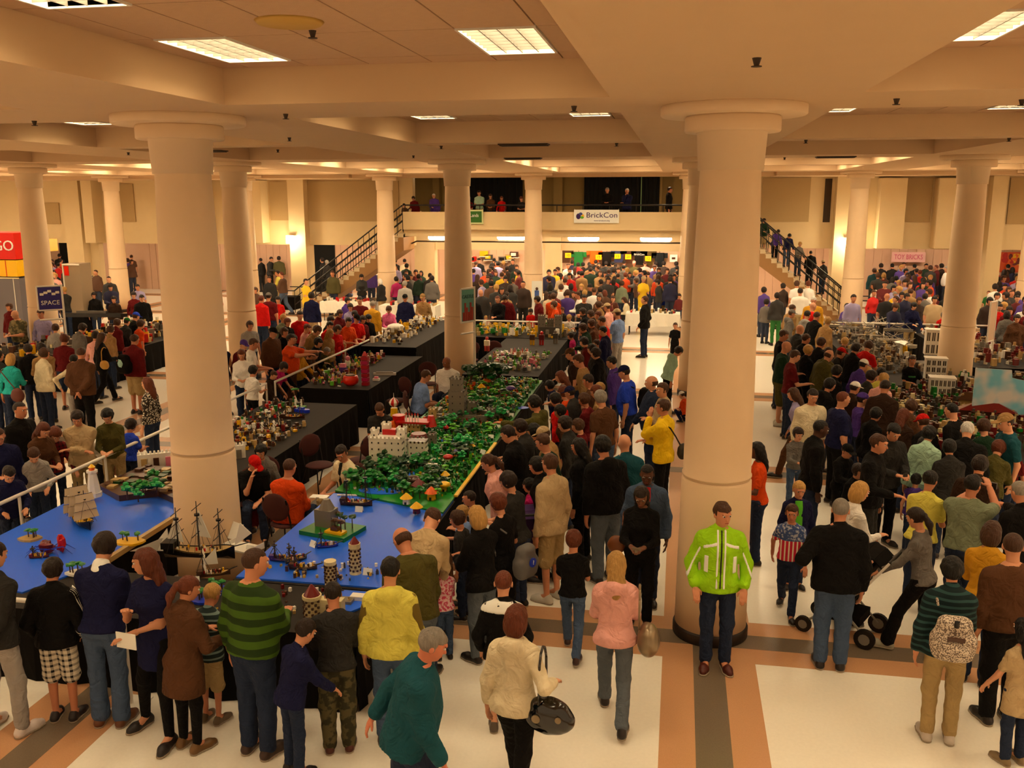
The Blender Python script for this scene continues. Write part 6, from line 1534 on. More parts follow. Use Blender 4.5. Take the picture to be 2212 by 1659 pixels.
# green square model with grey fort on the blue water
r = thing('toy_diorama', 718, 1150, 'green square model with grey ruin and trees on the blue water', 'toy model', z=TZ+.02, rz=-.25)
MB().box((-.32, -.22, 0), (.32, .24, .05), GRN).build('base', r); MB().prism([(-.24, -.02), (.0, -.02), (-.02, .16), (-.2, .16)], .05, .26, GRY).cyl((-.12, .07, .26), (-.12, .07, .38), .1, .04, GRY, 8).build('rock', r)
for x, y in ((.05, .1), (.15, .05), (.22, .1), (.1, -.08), (.2, -.1), (-.02, .14)): MB().cyl((x, y, .05), (x, y, .2), .008, .006, BRN, 5).blob((x, y, .2), (.05, .05, .025), random.choice((GRN, BRN, DGR)), 6, 4, .3).build('tree', r)
MB().box((.0, -.16, .05), (.24, -.04, .075), YEL).box((.06, -.12, .075), (.16, -.05, .12), BRN).build('yellow_garden', r)
# ships
def ship(px, py, L_, hull, sail, lab, masts=3, rz=0, z=TZ+.02, sailh=.5, s2=None, furled=False, tilt=0):
    r = thing('toy_ship', px, py, lab, 'toy ship', z=z, rz=rz); W_ = L_*.16; H = L_*.13; m = MB(); n = 12; vs = []
    for i in range(n+1):
        t = i/n; x = -L_/2+L_*t; w_ = W_*math.sin(min(1, (t*.9+.18))*PI*.5)*(1 if t < .7 else max(.05, 1-((t-.7)/.3)**2)); up = H*(1+.5*(2*t-1)**2)
        vs += [(x, -w_, up), (x, -w_*.75, up*.35), (x, 0, .0), (x, w_*.75, up*.35), (x, w_, up)]
    m.add(vs, [(5*i+j, 5*i+5+j, 5*i+6+j, 5*i+1+j) for i in range(n) for j in range(4)]+[(0, 1, 2, 3, 4)], hull); m.build('hull', r)
    m = MB(); m.add([v for i in range(n+1) for v in (vs[5*i], vs[5*i+4])], [(2*i, 2*i+2, 2*i+3, 2*i+1) for i in range(n)], s2 or TAN); o = m.build('deck', r); o.location.z = -.012
    MB().box((-L_/2, -W_*.7, H*1.2), (-L_*.32, W_*.7, H*1.9), s2 or hull).build('stern_cabin', r)
    for k in range(masts):
        x = -L_*.3+L_*.3*k*(2/max(1, masts-1) if masts > 1 else 1); hh = sailh*(1 if k == masts//2 else .86)
        mm = MB(); mm.cyl((x, 0, H*.6), (x, 0, H+hh), .009, .005, BRN if hull is not BLK else BLK, 6)
        for q in (.35, .62, .88): mm.cyl((x, -W_*1.3*(1.2-q*.5), H+hh*q), (x, W_*1.3*(1.2-q*.5), H+hh*q), .005, .005, BLK, 5)
        mm.cyl((x, 0, H+hh*.7), (x, 0, H+hh*.74), .03, .03, BLK, 8)
        mm.build('mast', r)
        if not furled:
            for q0, q1 in ((.12, .36), (.4, .63), (.67, .88)):
                w0, w1 = W_*1.3*(1.2-q0*.5), W_*1.3*(1.2-q1*.5); a = [(x+.03, -w0, H+hh*q0), (x+.03, w0, H+hh*q0), (x+.008, w1, H+hh*q1), (x+.008, -w1, H+hh*q1)]
                MB().quad(*a, sail, .006).build('sail', r)
        mm = MB()
        for sg in (-1, 1):
            for q in (-.05, 0, .05): mm.cyl((x+q*1.5, sg*W_, H), (x, 0, H+hh*.7), .0025, .002, BLK, 4)
        mm.build('rigging', r)
    MB().cyl((L_*.45, 0, H*1.3), (L_*.72, 0, H*1.9), .009, .005, BLK, 6).build('bowsprit', r)
    mm = MB(); random.seed(int(px))
    for k in range(26): x = random.uniform(-L_*.42, L_*.35); y = random.uniform(-W_*.5, W_*.5); mm.box((x-.008, y-.008, H*.95), (x+.008, y+.008, H*.95+.035), random.choice([BRN, YEL, RED, DGY, WHT]))
    mm.build('crew', r)['kind'] = 'stuff'; return r
SAILC = B(.80, .72, .58)
ship(176, 1132, .62, BLK, SAILC, 'large toy sailing ship with tan sails on the left blue water', 3, rz=math.radians(-36), sailh=.46, s2=YEL)
r = ship(432, 1205, .80, BLK, WHT, 'dark three masted toy ship before the left column', 3, rz=.12, z=TZ+.005, sailh=.56, furled=True)
for a in (((-.75, -.1, .1), (-.5, .02, .06), (-.42, .02, .22)), ((-.62, .1, .03), (-.38, .1, .03), (-.4, .1, .3)), ((-.38, .05, .2), (-.2, .05, .16), (-.26, .05, .5)), ((-.05, .04, .25), (.12, .04, .22), (.0, .04, .55)), ((.4, 0, .15), (.6, 0, .3), (.48, .0, .42)), ((.1, -.25, .02), (.28, -.2, .02), (.26, -.2, .2))):
    m = MB(); p = [Vector(v) for v in a]; q = [v+Vector((.003, .008, 0)) for v in p]; m.add(p+q, [(0, 1, 2), (5, 4, 3), (0, 3, 4, 1), (1, 4, 5, 2), (2, 5, 3, 0)], WHT); m.build('staysail', r)
ship(462, 1245, .34, BRN, WHT, 'small toy boat with yellow and black parts before the dark ship', 1, rz=.5, z=TZ+.005, sailh=.3)
ship(655, 1230, .30, BRN, WHT, 'small brown toy ship on the front blue water', 1, rz=.2, sailh=.22, furled=True); ship(640, 1212, .26, DGY, WHT, 'grey toy boat with yellow star shapes on the blue water', 1, rz=.9, sailh=.2, furled=True); ship(708, 1182, .24, BLU, WHT, 'small blue and white toy boat near the white card', 1, rz=.5, sailh=.2, furled=True); ship(612, 1212, .3, PUR, WHT, 'dark purple toy boat left of the grey one', 1, rz=.15, sailh=.2, furled=True)
ship(770, 1092, .42, BRN, WHT, 'brown toy ship with tall bare masts near the wood', 2, rz=.1, sailh=.45, furled=True); ship(590, 925, .3, BRN, SAILC, 'small brown toy ship on the black table edge', 2, rz=.4, z=TZ+.005, sailh=.28); ship(633, 905, .42, BRN, WHT, 'toy ship with blue boat beside it on the black table', 2, rz=.3, z=TZ+.005, sailh=.33, furled=True); ship(578, 938, .34, TAN, WHT, 'tan toy ship in front of the white cards', 2, rz=.2, z=TZ+.005, sailh=.22); ship(510, 958, .34, BRN, YEL, 'brown and yellow toy ship near the big left column', 2, rz=.3, z=TZ+.005, sailh=.2, furled=True)
ship(85, 1205, .2, DRD, WHT, 'small dark toy boat beside the red creature', 1, rz=.4, sailh=.12, furled=True)
# sea creature, raft, islets on the left water
r = thing('toy_creature', 110, 1195, 'red toy sea creature with long arms on the left blue water', 'toy model', z=TZ+.02); random.seed(5)
MB().blob((-.05, 0, .07), (.09, .06, .07), DRD, 9, 6, .3).blob((.1, .06, .1), (.05, .05, .1), RED, 8, 6, .3).build('body', r)
for k in range(9): a = k*.7; MB().cyl((0, 0, .05), (.16*math.cos(a), .14*math.sin(a), .09), .008, .006, BLU, 5).cyl((.16*math.cos(a), .14*math.sin(a), .09), (.27*math.cos(a), .22*math.sin(a), .01), .006, .003, BLU, 5).build('tentacle', r)
def islet(px, py, rx, ry, top, lab, z=TZ+.02, n=5):
    r = thing('toy_island', px, py, lab, 'toy island', z=z); MB().prism([(rx*math.cos(t*PI/6)*(.85+.15*math.sin(t*2)), ry*math.sin(t*PI/6)) for t in range(12)], 0, .025, top).build('beach', r)
    for k in range(n):
        x, y = random.uniform(-rx*.5, rx*.5), random.uniform(-ry*.4, ry*.4); MB().cyl((x, y, .02), (x, y, .1), .008, .006, BRN, 5).blob((x, y, .11), (.04, .04, .018), GRN, 6, 4, .3).build('palm', r)
islet(65, 1165, .15, .1, TAN, 'tan toy raft island near the left rail'); islet(170, 1240, .16, .08, WHT, 'small white and green toy island near the front of the left water'); islet(280, 1172, .2, .12, YEL, 'yellow toy beach island at the edge of the left water'); islet(465, 1278, .16, .12, BLU, 'green and red toy island on the front black table', z=TZ+.005); islet(440, 1298, .14, .1, BLU, 'blue toy water piece with red boat at the front', z=TZ+.005)
# brown island with lighthouse, white fence wall
r = thing('toy_island', 300, 1085, 'brown rocky toy island behind the sailing ship', 'toy island', z=TZ+.02)
r.location = (-6.85, 10.95, TZ+.02); MB().prism([(-.85, -.25), (-.3, -.62), (.1, -.35), (.65, -.7), (.68, .72), (-.75, .72)], 0, .08, BRN).build('rock', r)
m = MB(); random.seed(9)
for k in range(90): x, y = random.uniform(-.7, .6), random.uniform(-.35, .65); s_ = random.uniform(.03, .07); m.box((x-s_, y-s_, .08), (x+s_, y+s_, .08+random.uniform(.01, .05)), random.choice([BRN, BRN, DGR, TAN]))
m.build('rock_tops', r)['kind'] = 'stuff'
r = thing('toy_lighthouse', 204, 1072, 'white tapered toy lighthouse with gold lantern by the left rail', 'toy lighthouse', z=TZ+.09)
MB().cyl((0, 0, 0), (0, 0, .06), .1, .1, WHT, 8).cyl((0, 0, .06), (0, 0, .33), .085, .05, WHT, 8).build('tower', r); MB().cyl((0, 0, .33), (0, 0, .36), .07, .07, WHT, 10).build('gallery', r); MB().cyl((0, 0, .36), (0, 0, .40), .035, .035, ORG, 10).cyl((0, 0, .40), (0, 0, .44), .045, .01, YEL, 10).build('lantern', r)
r = empty('toy_wall', (-7.35, 12.1, TZ)); tag(r, 'long white toy harbour wall with row of posts left of the big column', 'toy building'); r.rotation_euler = (0, 0, math.radians(32))
MB().box((-.55, -.03, 0), (1.0, .03, .2), WHT).build('wall', r)
for k in range(28): MB().cyl((-.53+k*.056, 0, .2), (-.53+k*.056, 0, .24), .02, .014, WHT, 6).build('post', r)
for k in range(9): MB().box((-.5+k*.17, -.06, 0), (-.42+k*.17, -.03, .14), random.choice([BRN, TAN, PNK, GRY])).build('house_front', r)
r = thing('toy_house', 480, 1015, 'white toy house with red roof beside the big left column', 'toy building', z=TZ+.01); keep_tower(r, 0, 0, .2, .22, .17, WHT, (2, 2)); MB().box((-.06, -.06, .17), (.06, .06, .26), ORG).build('roof_house', r)
# round towers with red roofs at the front
def round_tower(px, py, rr, h, lab, roof=True, z=TZ+.02, col=CRM):
    r = thing('toy_tower', px, py, lab, 'toy tower', z=z); MB().lathe([(rr*1.15, 0), (rr, .03), (rr*.9, h*.8), (rr*1.15, h*.86), (rr*1.15, h)], col, 14).build('tower', r)
    m = MB()
    for j in range(6):
        for k in range(8): a = 2*PI*k/8+j*.4; zz_ = h*(.1+.13*j); m.box((rr*math.cos(a)-.01, rr*math.sin(a)-.01, zz_), (rr*math.cos(a)+.01, rr*math.sin(a)+.01, zz_+.02), BRN)
    m.build('dark_stones', r)['kind'] = 'stuff'
    if roof: MB().cyl((0, 0, h), (0, 0, h+rr*1.3), rr*1.0, .01, DRD, 12).build('roof', r)
    return r
round_tower(768, 1238, .055, .34, 'tall cream toy tower with dark red roof beside the bending person'); round_tower(715, 1262, .055, .26, 'cream toy tower with grey top before the front blue water', False)
r = round_tower(676, 1335, .08, .24, 'short cream toy tower with red roof next to the charcoal sweater', z=TZ+.005); MB().box((.06, -.02, 0), (.3, .08, .2), CRM).cyl((.2, -.03, .08), (.2, -.03, .16), .05, .05, BRN, 12).box((.1, .08, .2), (.25, .12, .25), DRD).build('chapel', r)
r = thing('toy_diorama', 745, 1300, 'blue hexagon board with grey harbour model', 'toy model', z=TZ+.005); MB().prism([(.3*math.cos(t*PI/3), .26*math.sin(t*PI/3)) for t in range(6)], 0, .02, MATS['water']).build('base', r); MB().box((-.18, -.1, .02), (.1, .02, .05), GRY).box((.05, .0, .02), (.2, .1, .06), WHT).build('quay', r)
scatter('small_figures', 'tiny white and brown pieces on the front blue water', -4.3, -3.0, 8.4, 8.9, TZ+.021, 60, [WHT, BRN, DGY, YEL, TAN], seed=6); scatter('small_figures', 'row of small figures on the front black table', -4.4, -3.0, 7.6, 8.2, TZ+.001, 70, [YEL, DRD, BRN, WHT, TAN], seed=8)
# white name cards
cards = [(420, 1250, 'before the dark ship'), (160, 1272, 'on the black cloth at the left'), (541, 1182, 'tall folded, on the blue water left of the green square'), (678, 1175, 'beside the small blue boat'), (776, 1100, 'below the brown masted ship'), (536, 920, 'beside the small ships on the black table'), (527, 912, 'flat on the black table'), (602, 916, 'right of the tan toy ship'), (563, 940, 'in front of the tan toy ship'), (938, 998, 'in the landscape right of the castle'), (972, 918, 'in the wood behind the grey castle'), (1065, 877, 'near the purple toy house'), (1104, 900, 'under the pointing arm'), (1060, 947, 'on the landscape border'), (1044, 980, 'nearest the ponytail'), (1124, 862, 'at the far border'), (505, 957, 'near the big left column'), (733, 835, 'beside the orange pot'), (795, 1235, 'at the front right corner'), (1075, 925, 'half way down the border')]
cm = MB(); cm.quad((-.05, -.03, 0), (.05, -.03, 0), (.05, 0, .07), (-.05, 0, .07), MATS['card']).quad((.05, .03, 0), (-.05, .03, 0), (-.05, 0, .07), (.05, 0, .07), MATS['card']); cme = cm.mesh('name_card')
for k, (px, py, w_) in enumerate(cards):
    x, y = G(px, py, TZ+.05); o = bpy.data.objects.new('name_card', cme); COL.objects.link(o); o.location = (x, y, TZ+(.047 if 11.2 < y and -4.6 < x < -2.7 else .021 if y < 16 and x > -4.6 else .005)); o.rotation_euler = (0, 0, random.uniform(-.7, .7)); tag(o, 'small folded white card '+w_, 'name card', 'white name cards')
r = thing('paper_box', 527, 1185, 'white paper lid lying beside the dark ship', 'box', z=TZ+.005, rz=-.3); MB().box((-.2, -.12, 0), (.2, .12, .02), WHT).box((-.2, -.12, .02), (-.19, .12, .07), WHT).box((.19, -.12, .02), (.2, .12, .07), WHT).build('lid', r); m = MB(); m.quad((-.35, .1, .03), (-.2, .1, .03), (-.2, .22, .18), (-.36, .22, .2), WHT); m.build('sheet', r)
r = thing('clipboard', 690, 1073, 'white sheet of paper at the corner of the blue water', 'paper', z=TZ+.03); MB().box((-.12, -.07, 0), (.12, .07, .006), WHT).box((-.02, -.08, .006), (.02, -.06, .012), GRY).build('sheet', r)
# models on the black tables to the left
scatter('small_figures', 'crowd of brown and yellow pieces on the left black table', -7.7, -6.3, 12.9, 14.6, TZ+.001, 260, [BRN, YEL, TAN, DGY, WHT, BRN, DRD], (.015, .06), .03, seed=12)
scatter('small_figures', 'small models along the outer edge of the left black table', -7.75, -7.0, 14.2, 16.3, TZ+.001, 130, [BRN, RED, TAN, WHT, GRN, BRN, DGY], (.02, .06), .05, seed=13)
scatter('small_figures', 'colourful small models left of the orange pot', -7.6, -7.0, 17.6, 21.2, .801, 260, [TAN, YEL, WHT, DRD, BRN, LGN, PNK, DGY], (.02, .07), .1, seed=14)
scatter('small_figures', 'white and black small models on the raised far table', -7.8, -6.9, 22, 26.6, 1.001, 150, [WHT, DGY, YEL, WHT, BRN, TAN], (.03, .08), .1, seed=15)
scatter('small_figures', 'white and pink models on the far black table', -4.6, -3.1, 20.3, 22.6, TZ+.001, 170, [WHT, PNK, WHT, GRY, DGY, LGN, TAN], (.03, .07), .05, seed=16)
scatter('small_figures', 'green and tan models along the far end table', -6.2, -3.0, 25.4, 26.7, TZ+.001, 240, [DGR, GRN, TAN, WHT, YEL, GRY], (.04, .1), .12, seed=17)
r = thing('toy_pot', 758, 832, 'round bright orange red toy pot', 'toy model', z=.80); MB().lathe([(.08, 0), (.15, .05), (.17, .12), (.15, .2), (.12, .21)], B(.88, .16, .04), 16).build('pot', r, True); MB().cyl((0, 0, .2), (0, 0, .23), .12, .1, BRN, 12).cyl((-.2, -.05, .06), (-.12, 0, .1), .02, .02, RED, 6).build('lid', r)
r = thing('toy_tower', 790, 832, 'tall magenta red toy tower beside the orange pot', 'toy tower', z=.80); m = MB(); [m.box((-.07, -.06, .09*k), (.07, .06, .09*k+.075), MAG if k % 2 else B(.62, .03, .12)).box((-.055, -.05, .09*k+.075), (.055, .05, .09*k+.09), DRD) for k in range(7)]; m.build('tower', r); MB().cyl((0, 0, .63), (0, 0, .72), .06, .02, RED, 8).build('top', r)
r = thing('toy_figure', 742, 812, 'dark purple square toy figure left of the orange pot', 'toy model', z=.80); MB().box((-.08, -.06, 0), (.08, .06, .2), PUR).box((-.06, -.05, .2), (.06, .05, .28), PNK).build('figure', r)
r = thing('toy_figure', 752, 800, 'white toy figure with round pink head', 'toy model', z=.80); MB().cyl((0, 0, 0), (0, 0, .22), .1, .06, WHT, 12).build('body', r); MB().blob((0, 0, .28), (.06, .06, .06), PNK, 10, 8).build('head', r, True)
r = thing('toy_model', 813, 822, 'small cream toy model alone on the black table', 'toy model', z=.80); MB().box((-.07, -.05, 0), (.07, .05, .05), WHT).box((-.04, -.03, .05), (.04, .03, .09), PNK).build('block', r)
r = thing('toy_train', 832, 810, 'white toy train lying on the black table', 'toy model', z=.80, rz=.2); MB().box((-.26, -.04, 0), (.24, .04, .05), B(.75, .73, .7)).box((-.2, -.03, .05), (.18, .03, .07), GRY).build('train', r)
r = thing('toy_dome', 855, 722, 'white dome shaped toy model on the raised table', 'toy model', z=1.0); MB().cyl((0, 0, 0), (0, 0, .16), .14, .18, TAN, 12).build('stand', r); MB().blob((0, 0, .2), (.24, .2, .1), WHT, 14, 8).box((-.34, -.12, .12), (-.2, .02, .17), WHT).build('dome', r)
r = thing('toy_palm', 638, 874, 'toy palm with red and white striped tent on the black table', 'toy model', z=TZ+.005); MB().cyl((0, 0, 0), (0, 0, .3), .012, .01, BRN, 6).blob((0, 0, .31), (.08, .08, .02), GRN, 7, 4, .3).build('palm', r); [MB().cyl((.03*math.cos(k), .03*math.sin(k), .02), (0, 0, .2), .035, .004, RED if k % 2 else WHT, 5).build('tent_panel', r) for k in range(6)]; MB().cyl((0, 0, 0), (0, 0, .05), .1, .1, BRN, 10).build('base', r)
r = thing('toy_boat', 653, 890, 'bright blue toy boat on the black table', 'toy model', z=TZ+.005, rz=-.3); MB().prism([(-.14, -.06), (.12, -.06), (.18, 0), (.12, .06), (-.14, .06)], 0, .06, B(.08, .2, .8)).box((-.08, -.03, .06), (.04, .03, .09), BLU).build('hull', r)
r = thing('toy_ship_white', 645, 880, 'pair of white toy chimneys on green base on the black table', 'toy model', z=TZ+.005); r.name = 'toy_factory'; MB().cyl((-.06, 0, .03), (-.06, 0, .16), .02, .016, WHT, 8).cyl((.06, 0, .03), (.06, 0, .16), .02, .016, WHT, 8).box((-.12, -.06, 0), (.14, .06, .03), LGN).build('chimneys', r)
r = thing('toy_crowd', 1122, 770, 'red and white spiked toy stand on the far black table', 'toy model', z=TZ+.005); r.name = 'toy_stand'; MB().cyl((0, 0, 0), (0, 0, .08), .28, .28, GRY, 16).build('base', r); m = MB(); [m.cyl((.22*math.cos(k*.45), .16*math.sin(k*.45), .08), (.22*math.cos(k*.45), .16*math.sin(k*.45), .2), .02, .006, B(.88, .3, .2) if k % 2 else WHT, 6) for k in range(14)]; m.build('spikes', r)['kind'] = 'stuff'
for px, py, c1, c2, lab in ((1150, 745, YEL, BRN, 'yellow and brown toy figure on the far black table'), (1170, 745, RED, DRD, 'red toy robot on the far black table'), (1200, 742, GRY, DGY, 'grey disc shaped toy on the far black table'), (1052, 758, B(.7, .2, .2), WHT, 'pink toy box behind the chairs')):
    r = thing('toy_figure', px, py, lab, 'toy model', z=TZ+.005); MB().box((-.06, -.04, 0), (-.01, .04, .14), c1).box((.01, -.04, 0), (.06, .04, .14), c1).box((-.07, -.05, .14), (.07, .05, .28), c2).blob((0, 0, .33), (.045, .045, .05), c1, 8, 6).build('figure', r)
# signs on poles
def pole_sign(px0, py0, px1, py1, ypole, name, lab, draw, side=1):
    """a framed sign held by a white pole; px0..px1 its left and right edge, py0..py1 top and bottom at the pole"""
    xr, zt = A(px1, py0, ypole); _, zb = A(px1, py1, ypole); r = empty(name, (xr, ypole, 0)); yl = ypole-.35; xl, _ = A(px0, py0, yl)
    a = math.atan2(yl-ypole, xl-xr); W_ = math.hypot(yl-ypole, xl-xr); r.rotation_euler = (0, 0, a+PI); f = MATS['white_pipe']
    MB().cyl((0, 0, .0), (0, 0, zt+.03), .028, .028, f, 8).build('pole', r)
    m = MB(); [m.cyl((-W_, 0, z), (0, 0, z), .022, .022, f, 8) for z in (zt, zb, zb-.25)]; m.cyl((-W_, 0, zb), (-W_, 0, zt), .02, .02, f, 8); m.build('frame', r)
    draw(r, W_, zt, zb); tag(r, lab, 'sign'); return r
def d_castle(r, W_, zt, zb):
    H = zt-zb; MB().box((-W_+.02, -.012, zb+.02), (-.02, .012, zt-.02), B(.35, .62, .58)).build('panel', r)
    m = MB(); n = 6
    for k in range(n): x = -W_+.04+(W_-.08)*k/n; h = H*(.3+.14*((k*5) % 3)); m.box((x, -.02, zb+.03), (x+(W_-.1)/n*.9, -.012, zb+h), B(.62, .16, .07))
    m.build('castle_print', r); text_obj('lettering', 'CASTLE', W_*.26, mat('sign_dark', (.12, .36, .34), .6), (-W_/2, -.016, zt-H*.24), (PI/2, 0, 0), r)
yq = 19.4; pole_sign(995, 622, 1024, 693, 19.45, 'castle_sign', 'teal and red brown castle sign on white pole in the display', d_castle)
def d_space(r, W_, zt, zb):
    H = zt-zb; MB().box((-W_+.02, -.012, zb+.02), (-.02, .012, zt-.02), B(.17, .12, .45)).build('panel', r); text_obj('lettering', 'SPACE', W_*.27, MATS['card'], (-W_/2, -.016, zb+H*.3), (PI/2, 0, 0), r)
    m = MB(); [m.box((-W_*(.9-.16*k), -.016, zb+H*(.62+.06*(k % 3))), (-W_*(.9-.16*k)+.09, -.012, zb+H*(.72+.06*(k % 3))), WHT) for k in range(5)]; m.build('ship_print', r)
pole_sign(78, 617, 132, 668, 21.3, 'space_sign', 'dark blue framed sign reading SPACE on white pole', d_space)
def d_plain(r, W_, zt, zb): MB().box((-W_+.02, -.012, zb+.02), (-.02, .012, zt-.02), B(.82, .68, .55)).build('panel', r)
pole_sign(2141, 650, 2154, 735, 24.0, 'framed_sign', 'pale back of a framed sign on white pole at the right', d_plain)
# roll up banner by the middle column
x, z = A(1160, 607, 32.6); r = empty('rollup_banner', (x, 32.6, 0)); MB().box((-.19, -.01, .05), (.19, .01, z), MATS['card']).build('sheet', r); MB().box((-.22, -.1, 0), (.22, .1, .05), MATS['black_metal']).build('foot', r)
MB().blob((0, -.02, z-.28), (.05, .02, .06), BRN, 8, 6).box((-.08, -.03, z-.75), (.08, -.01, z-.34), B(.3, .4, .65)).box((-.07, -.03, z-1.2), (-.01, -.01, z-.75), GRY).box((.01, -.03, z-1.2), (.07, -.01, z-.75), DGY).build('figure_print', r); tag(r, 'white roll up banner with grey blue figure beside the far column', 'banner')
# banners on the parapet
def wall_banner(p0, p1, y, name, lab, base, border=None):
    x0, z0 = A(p0[0], p0[1], y); x1, z1 = A(p1[0], p1[1], y); r = empty(name, (x0, y, z1)); W_, H = x1-x0, z0-z1
    MB().box((0, 0, 0), (W_, .012, H), border or base).build('sheet', r)
    if border: MB().box((.06, -.006, .06), (W_-.06, .001, H-.06), base).build('field', r)
    MB().cyl((.02, .0, H-.01), (.02, .05, H+.03), .008, .008, WHT, 5).cyl((W_-.02, 0, H-.01), (W_-.02, .05, H+.03), .008, .008, WHT, 5).build('ties', r); tag(r, lab, 'banner'); return r, W_, H
r, W_, H = wall_banner((1240, 453), (1337, 482), YF-.08, 'white_banner', 'white BrickCon banner hanging on the balcony parapet', MATS['card'])
tp_ = mat('print_purple', (.22, .12, .38), .7); text_obj('lettering', 'BrickCon', H*.56, tp_, (W_*.62, -.008, H*.58), (PI/2, 0, 0), r, sx=1.12); text_obj('small_lettering', 'www.brickcon.org', H*.16, tp_, (W_*.62, -.008, H*.18), (PI/2, 0, 0), r)
MB().blob((W_*.1, -.004, H*.5), (.09, .006, .11), tp_, 10, 8).blob((W_*.15, -.006, H*.68), (.07, .006, .06), B(.25, .28, .55), 8, 6).blob((W_*.18, -.008, H*.42), (.07, .006, .05), LGN, 8, 6).blob((W_*.2, -.005, H*.52), (.05, .006, .07), YEL, 8, 6).build('logo', r)
r, W_, H = wall_banner((975, 453), (1044, 484), YF-.08, 'green_banner', 'green banner with pale script and cream border on the parapet', B(.16, .40, .08), B(.80, .84, .62))
text_obj('lettering', 'PlayLands', H*.34, MATS['card'], (W_*.63, -.012, H*.6), (PI/2, .0, 0), r, sx=.8)
# red and yellow booth at the far left
y_ = 26.0; xr, zt = A(33, 503, y_); _, zb = A(36, 560, y_); r = empty('booth_tower', (xr, y_, 0)); Y_, R_ = B(.98, .76, .05), B(.88, .10, .03)
MB().box((-1.5, -.1, zb), (0, 1.2, zt), R_).build('red_sign', r); text_obj('lettering', 'LEGO', .46, MATS['card'], (-.63, -.115, (zt+zb)/2), (PI/2, 0, 0), r, ext=.01, sx=1.05); MB().box((-1.5, -.08, zb-.55), (-.02, 1.2, zb-.03), Y_).box((-.42, -.09, zb-.55), (-.40, -.07, zb-.03), R_).build('yellow_panel', r)
MB().box((-1.5, -.06, 0), (0, 1.1, zb-.6), B(.42, .40, .42)).box((-.22, -.075, .9), (-.2, -.06, zb-.6), WHT).box((-.9, -.075, zb-.62), (0, -.05, zb-.58), CRM).build('glass_case', r); tag(r, 'red and yellow booth tower reading LEGO at the left edge', 'booth')
x, z = A(84, 543, 29); x1_, z1_ = A(103, 517, 29); r = empty('yellow_sign', (x, 29, 0)); MB().box((0, 0, z), (x1_-x, .5, z1_), Y_).build('panel', r); MB().cyl((.1, .2, 0), (.1, .2, z), .03, .03, MATS['black_metal']).build('pole', r); tag(r, 'plain yellow box sign behind the left column', 'sign')
x, z = A(138, 595, 27.5); x1_, z1_ = A(171, 570, 27.5); r = empty('display_case', (x, 27.5, 0)); MB().box((0, 0, .8), (x1_-x, .6, z1_), B(.60, .52, .42)).box((.04, -.02, z), (.2, 0, z1_-.08), R_).box((0, -.03, z1_-.05), (x1_-x, 0, z1_), WHT).box((-.02, -.03, .8), (.01, 0, z1_), WHT).build('case', r); MB().box((0, 0, 0), (x1_-x, .6, .8), MATS['black_cloth']).build('stand', r); tag(r, 'glass display case with red label in the far left crowd', 'display case')
# black bin, white fence and long black model on the left tables
x, y = G(40, 728, .9); r = empty('storage_bin', (x, y, TZ+.005)); MB().box((-.75, -.25, 0), (.6, .25, .16), MATS['black_cloth']).box((-.7, -.2, .16), (.55, .2, .17), BRN).build('bin', r); tag(r, 'long dark bin in front of the bearded person', 'bin'); r.location.x = -17.6; r.location.y = 19.6
r = empty('toy_fence', (-17.7, 18.6, TZ+.005)); MB().box((-.8, -.02, 0), (.9, .02, .1), CRM).build('wall', r); [MB().cyl((-.78+k*.085, 0, .1), (-.78+k*.085, 0, .15), .028, .02, WHT, 6).build('post', r) for k in range(20)]; tag(r, 'low white toy fence along the left table', 'toy building')
x, y = G(205, 678, .95); r = empty('toy_spaceship', (x, y, TZ+.1), .12); MB().prism([(-1.1, -.1), (.9, -.07), (1.1, 0), (.9, .12), (-1.1, .14)], 0, .12, BLK).prism([(-.6, -.05), (.4, -.05), (.4, .06), (-.6, .06)], .12, .2, DGY).build('hull', r); MB().box((-.05, -.05, -.1), (.05, .05, 0), BLK).build('stand', r); tag(r, 'long black toy spaceship on the left table', 'toy model')
scatter('small_figures', 'white, black and yellow pieces on the long left table', -16.4, -14.3, 19.8, 25.2, TZ+.001, 420, [WHT, BLK, TAN, YEL, GRY, DGY, BRN, RED, CRM], (.04, .14), .1, seed=21); scatter('small_figures', 'cream pieces on the table behind the white fence', -18.4, -16.8, 18.7, 21.1, TZ+.001, 100, [CRM, TAN, DGY, BRN], (.04, .12), .1, seed=22)
# right display: towers with windows, grey space ships, brown town, sky backdrop
def white_tower(px, py, w_, h, nx, nz, lab):
    r = thing('toy_building', px, py, lab, 'toy building', z=TZ+.005, rz=-.12); MB().box((-w_/2, -.15, 0), (w_/2, .15, h), WHT).build('walls', r); m = MB()
    for i in range(nx):
        for j in range(nz): x = -w_/2+w_*(i+.5)/nx; z = h*(j+.5)/nz; m.box((x-w_/nx*.3, -.156, z-h/nz*.34), (x+w_/nx*.3, -.148, z+h/nz*.34), B(.25, .2, .15)).box((x-w_/nx*.04, -.162, z-h/nz*.34), (x+w_/nx*.04, -.15, z+h/nz*.34), WHT)
    m.build('windows', r)['kind'] = 'stuff'; MB().box((-w_/2-.02, -.17, h), (w_/2+.02, .17, h+.03), WHT).build('cornice', r)
white_tower(2012, 765, .36, .62, 3, 2, 'tall white toy building with dark windows left of the far right column'); white_tower(2018, 818, .42, .45, 4, 3, 'white toy building below the tall white one'); white_tower(2032, 852, .46, .34, 6, 2, 'low wide white toy building beside the young person in black')
x, y = G(2020, 780, .95); b_ = MB().box((-.5, -.2, 0), (.5, .2, .12), BLK).build('black_shelf'); b_.location = (x, y+.3, TZ+.001); tag(b_, 'black slab below the tall white toy building', 'stand')
random.seed(31)
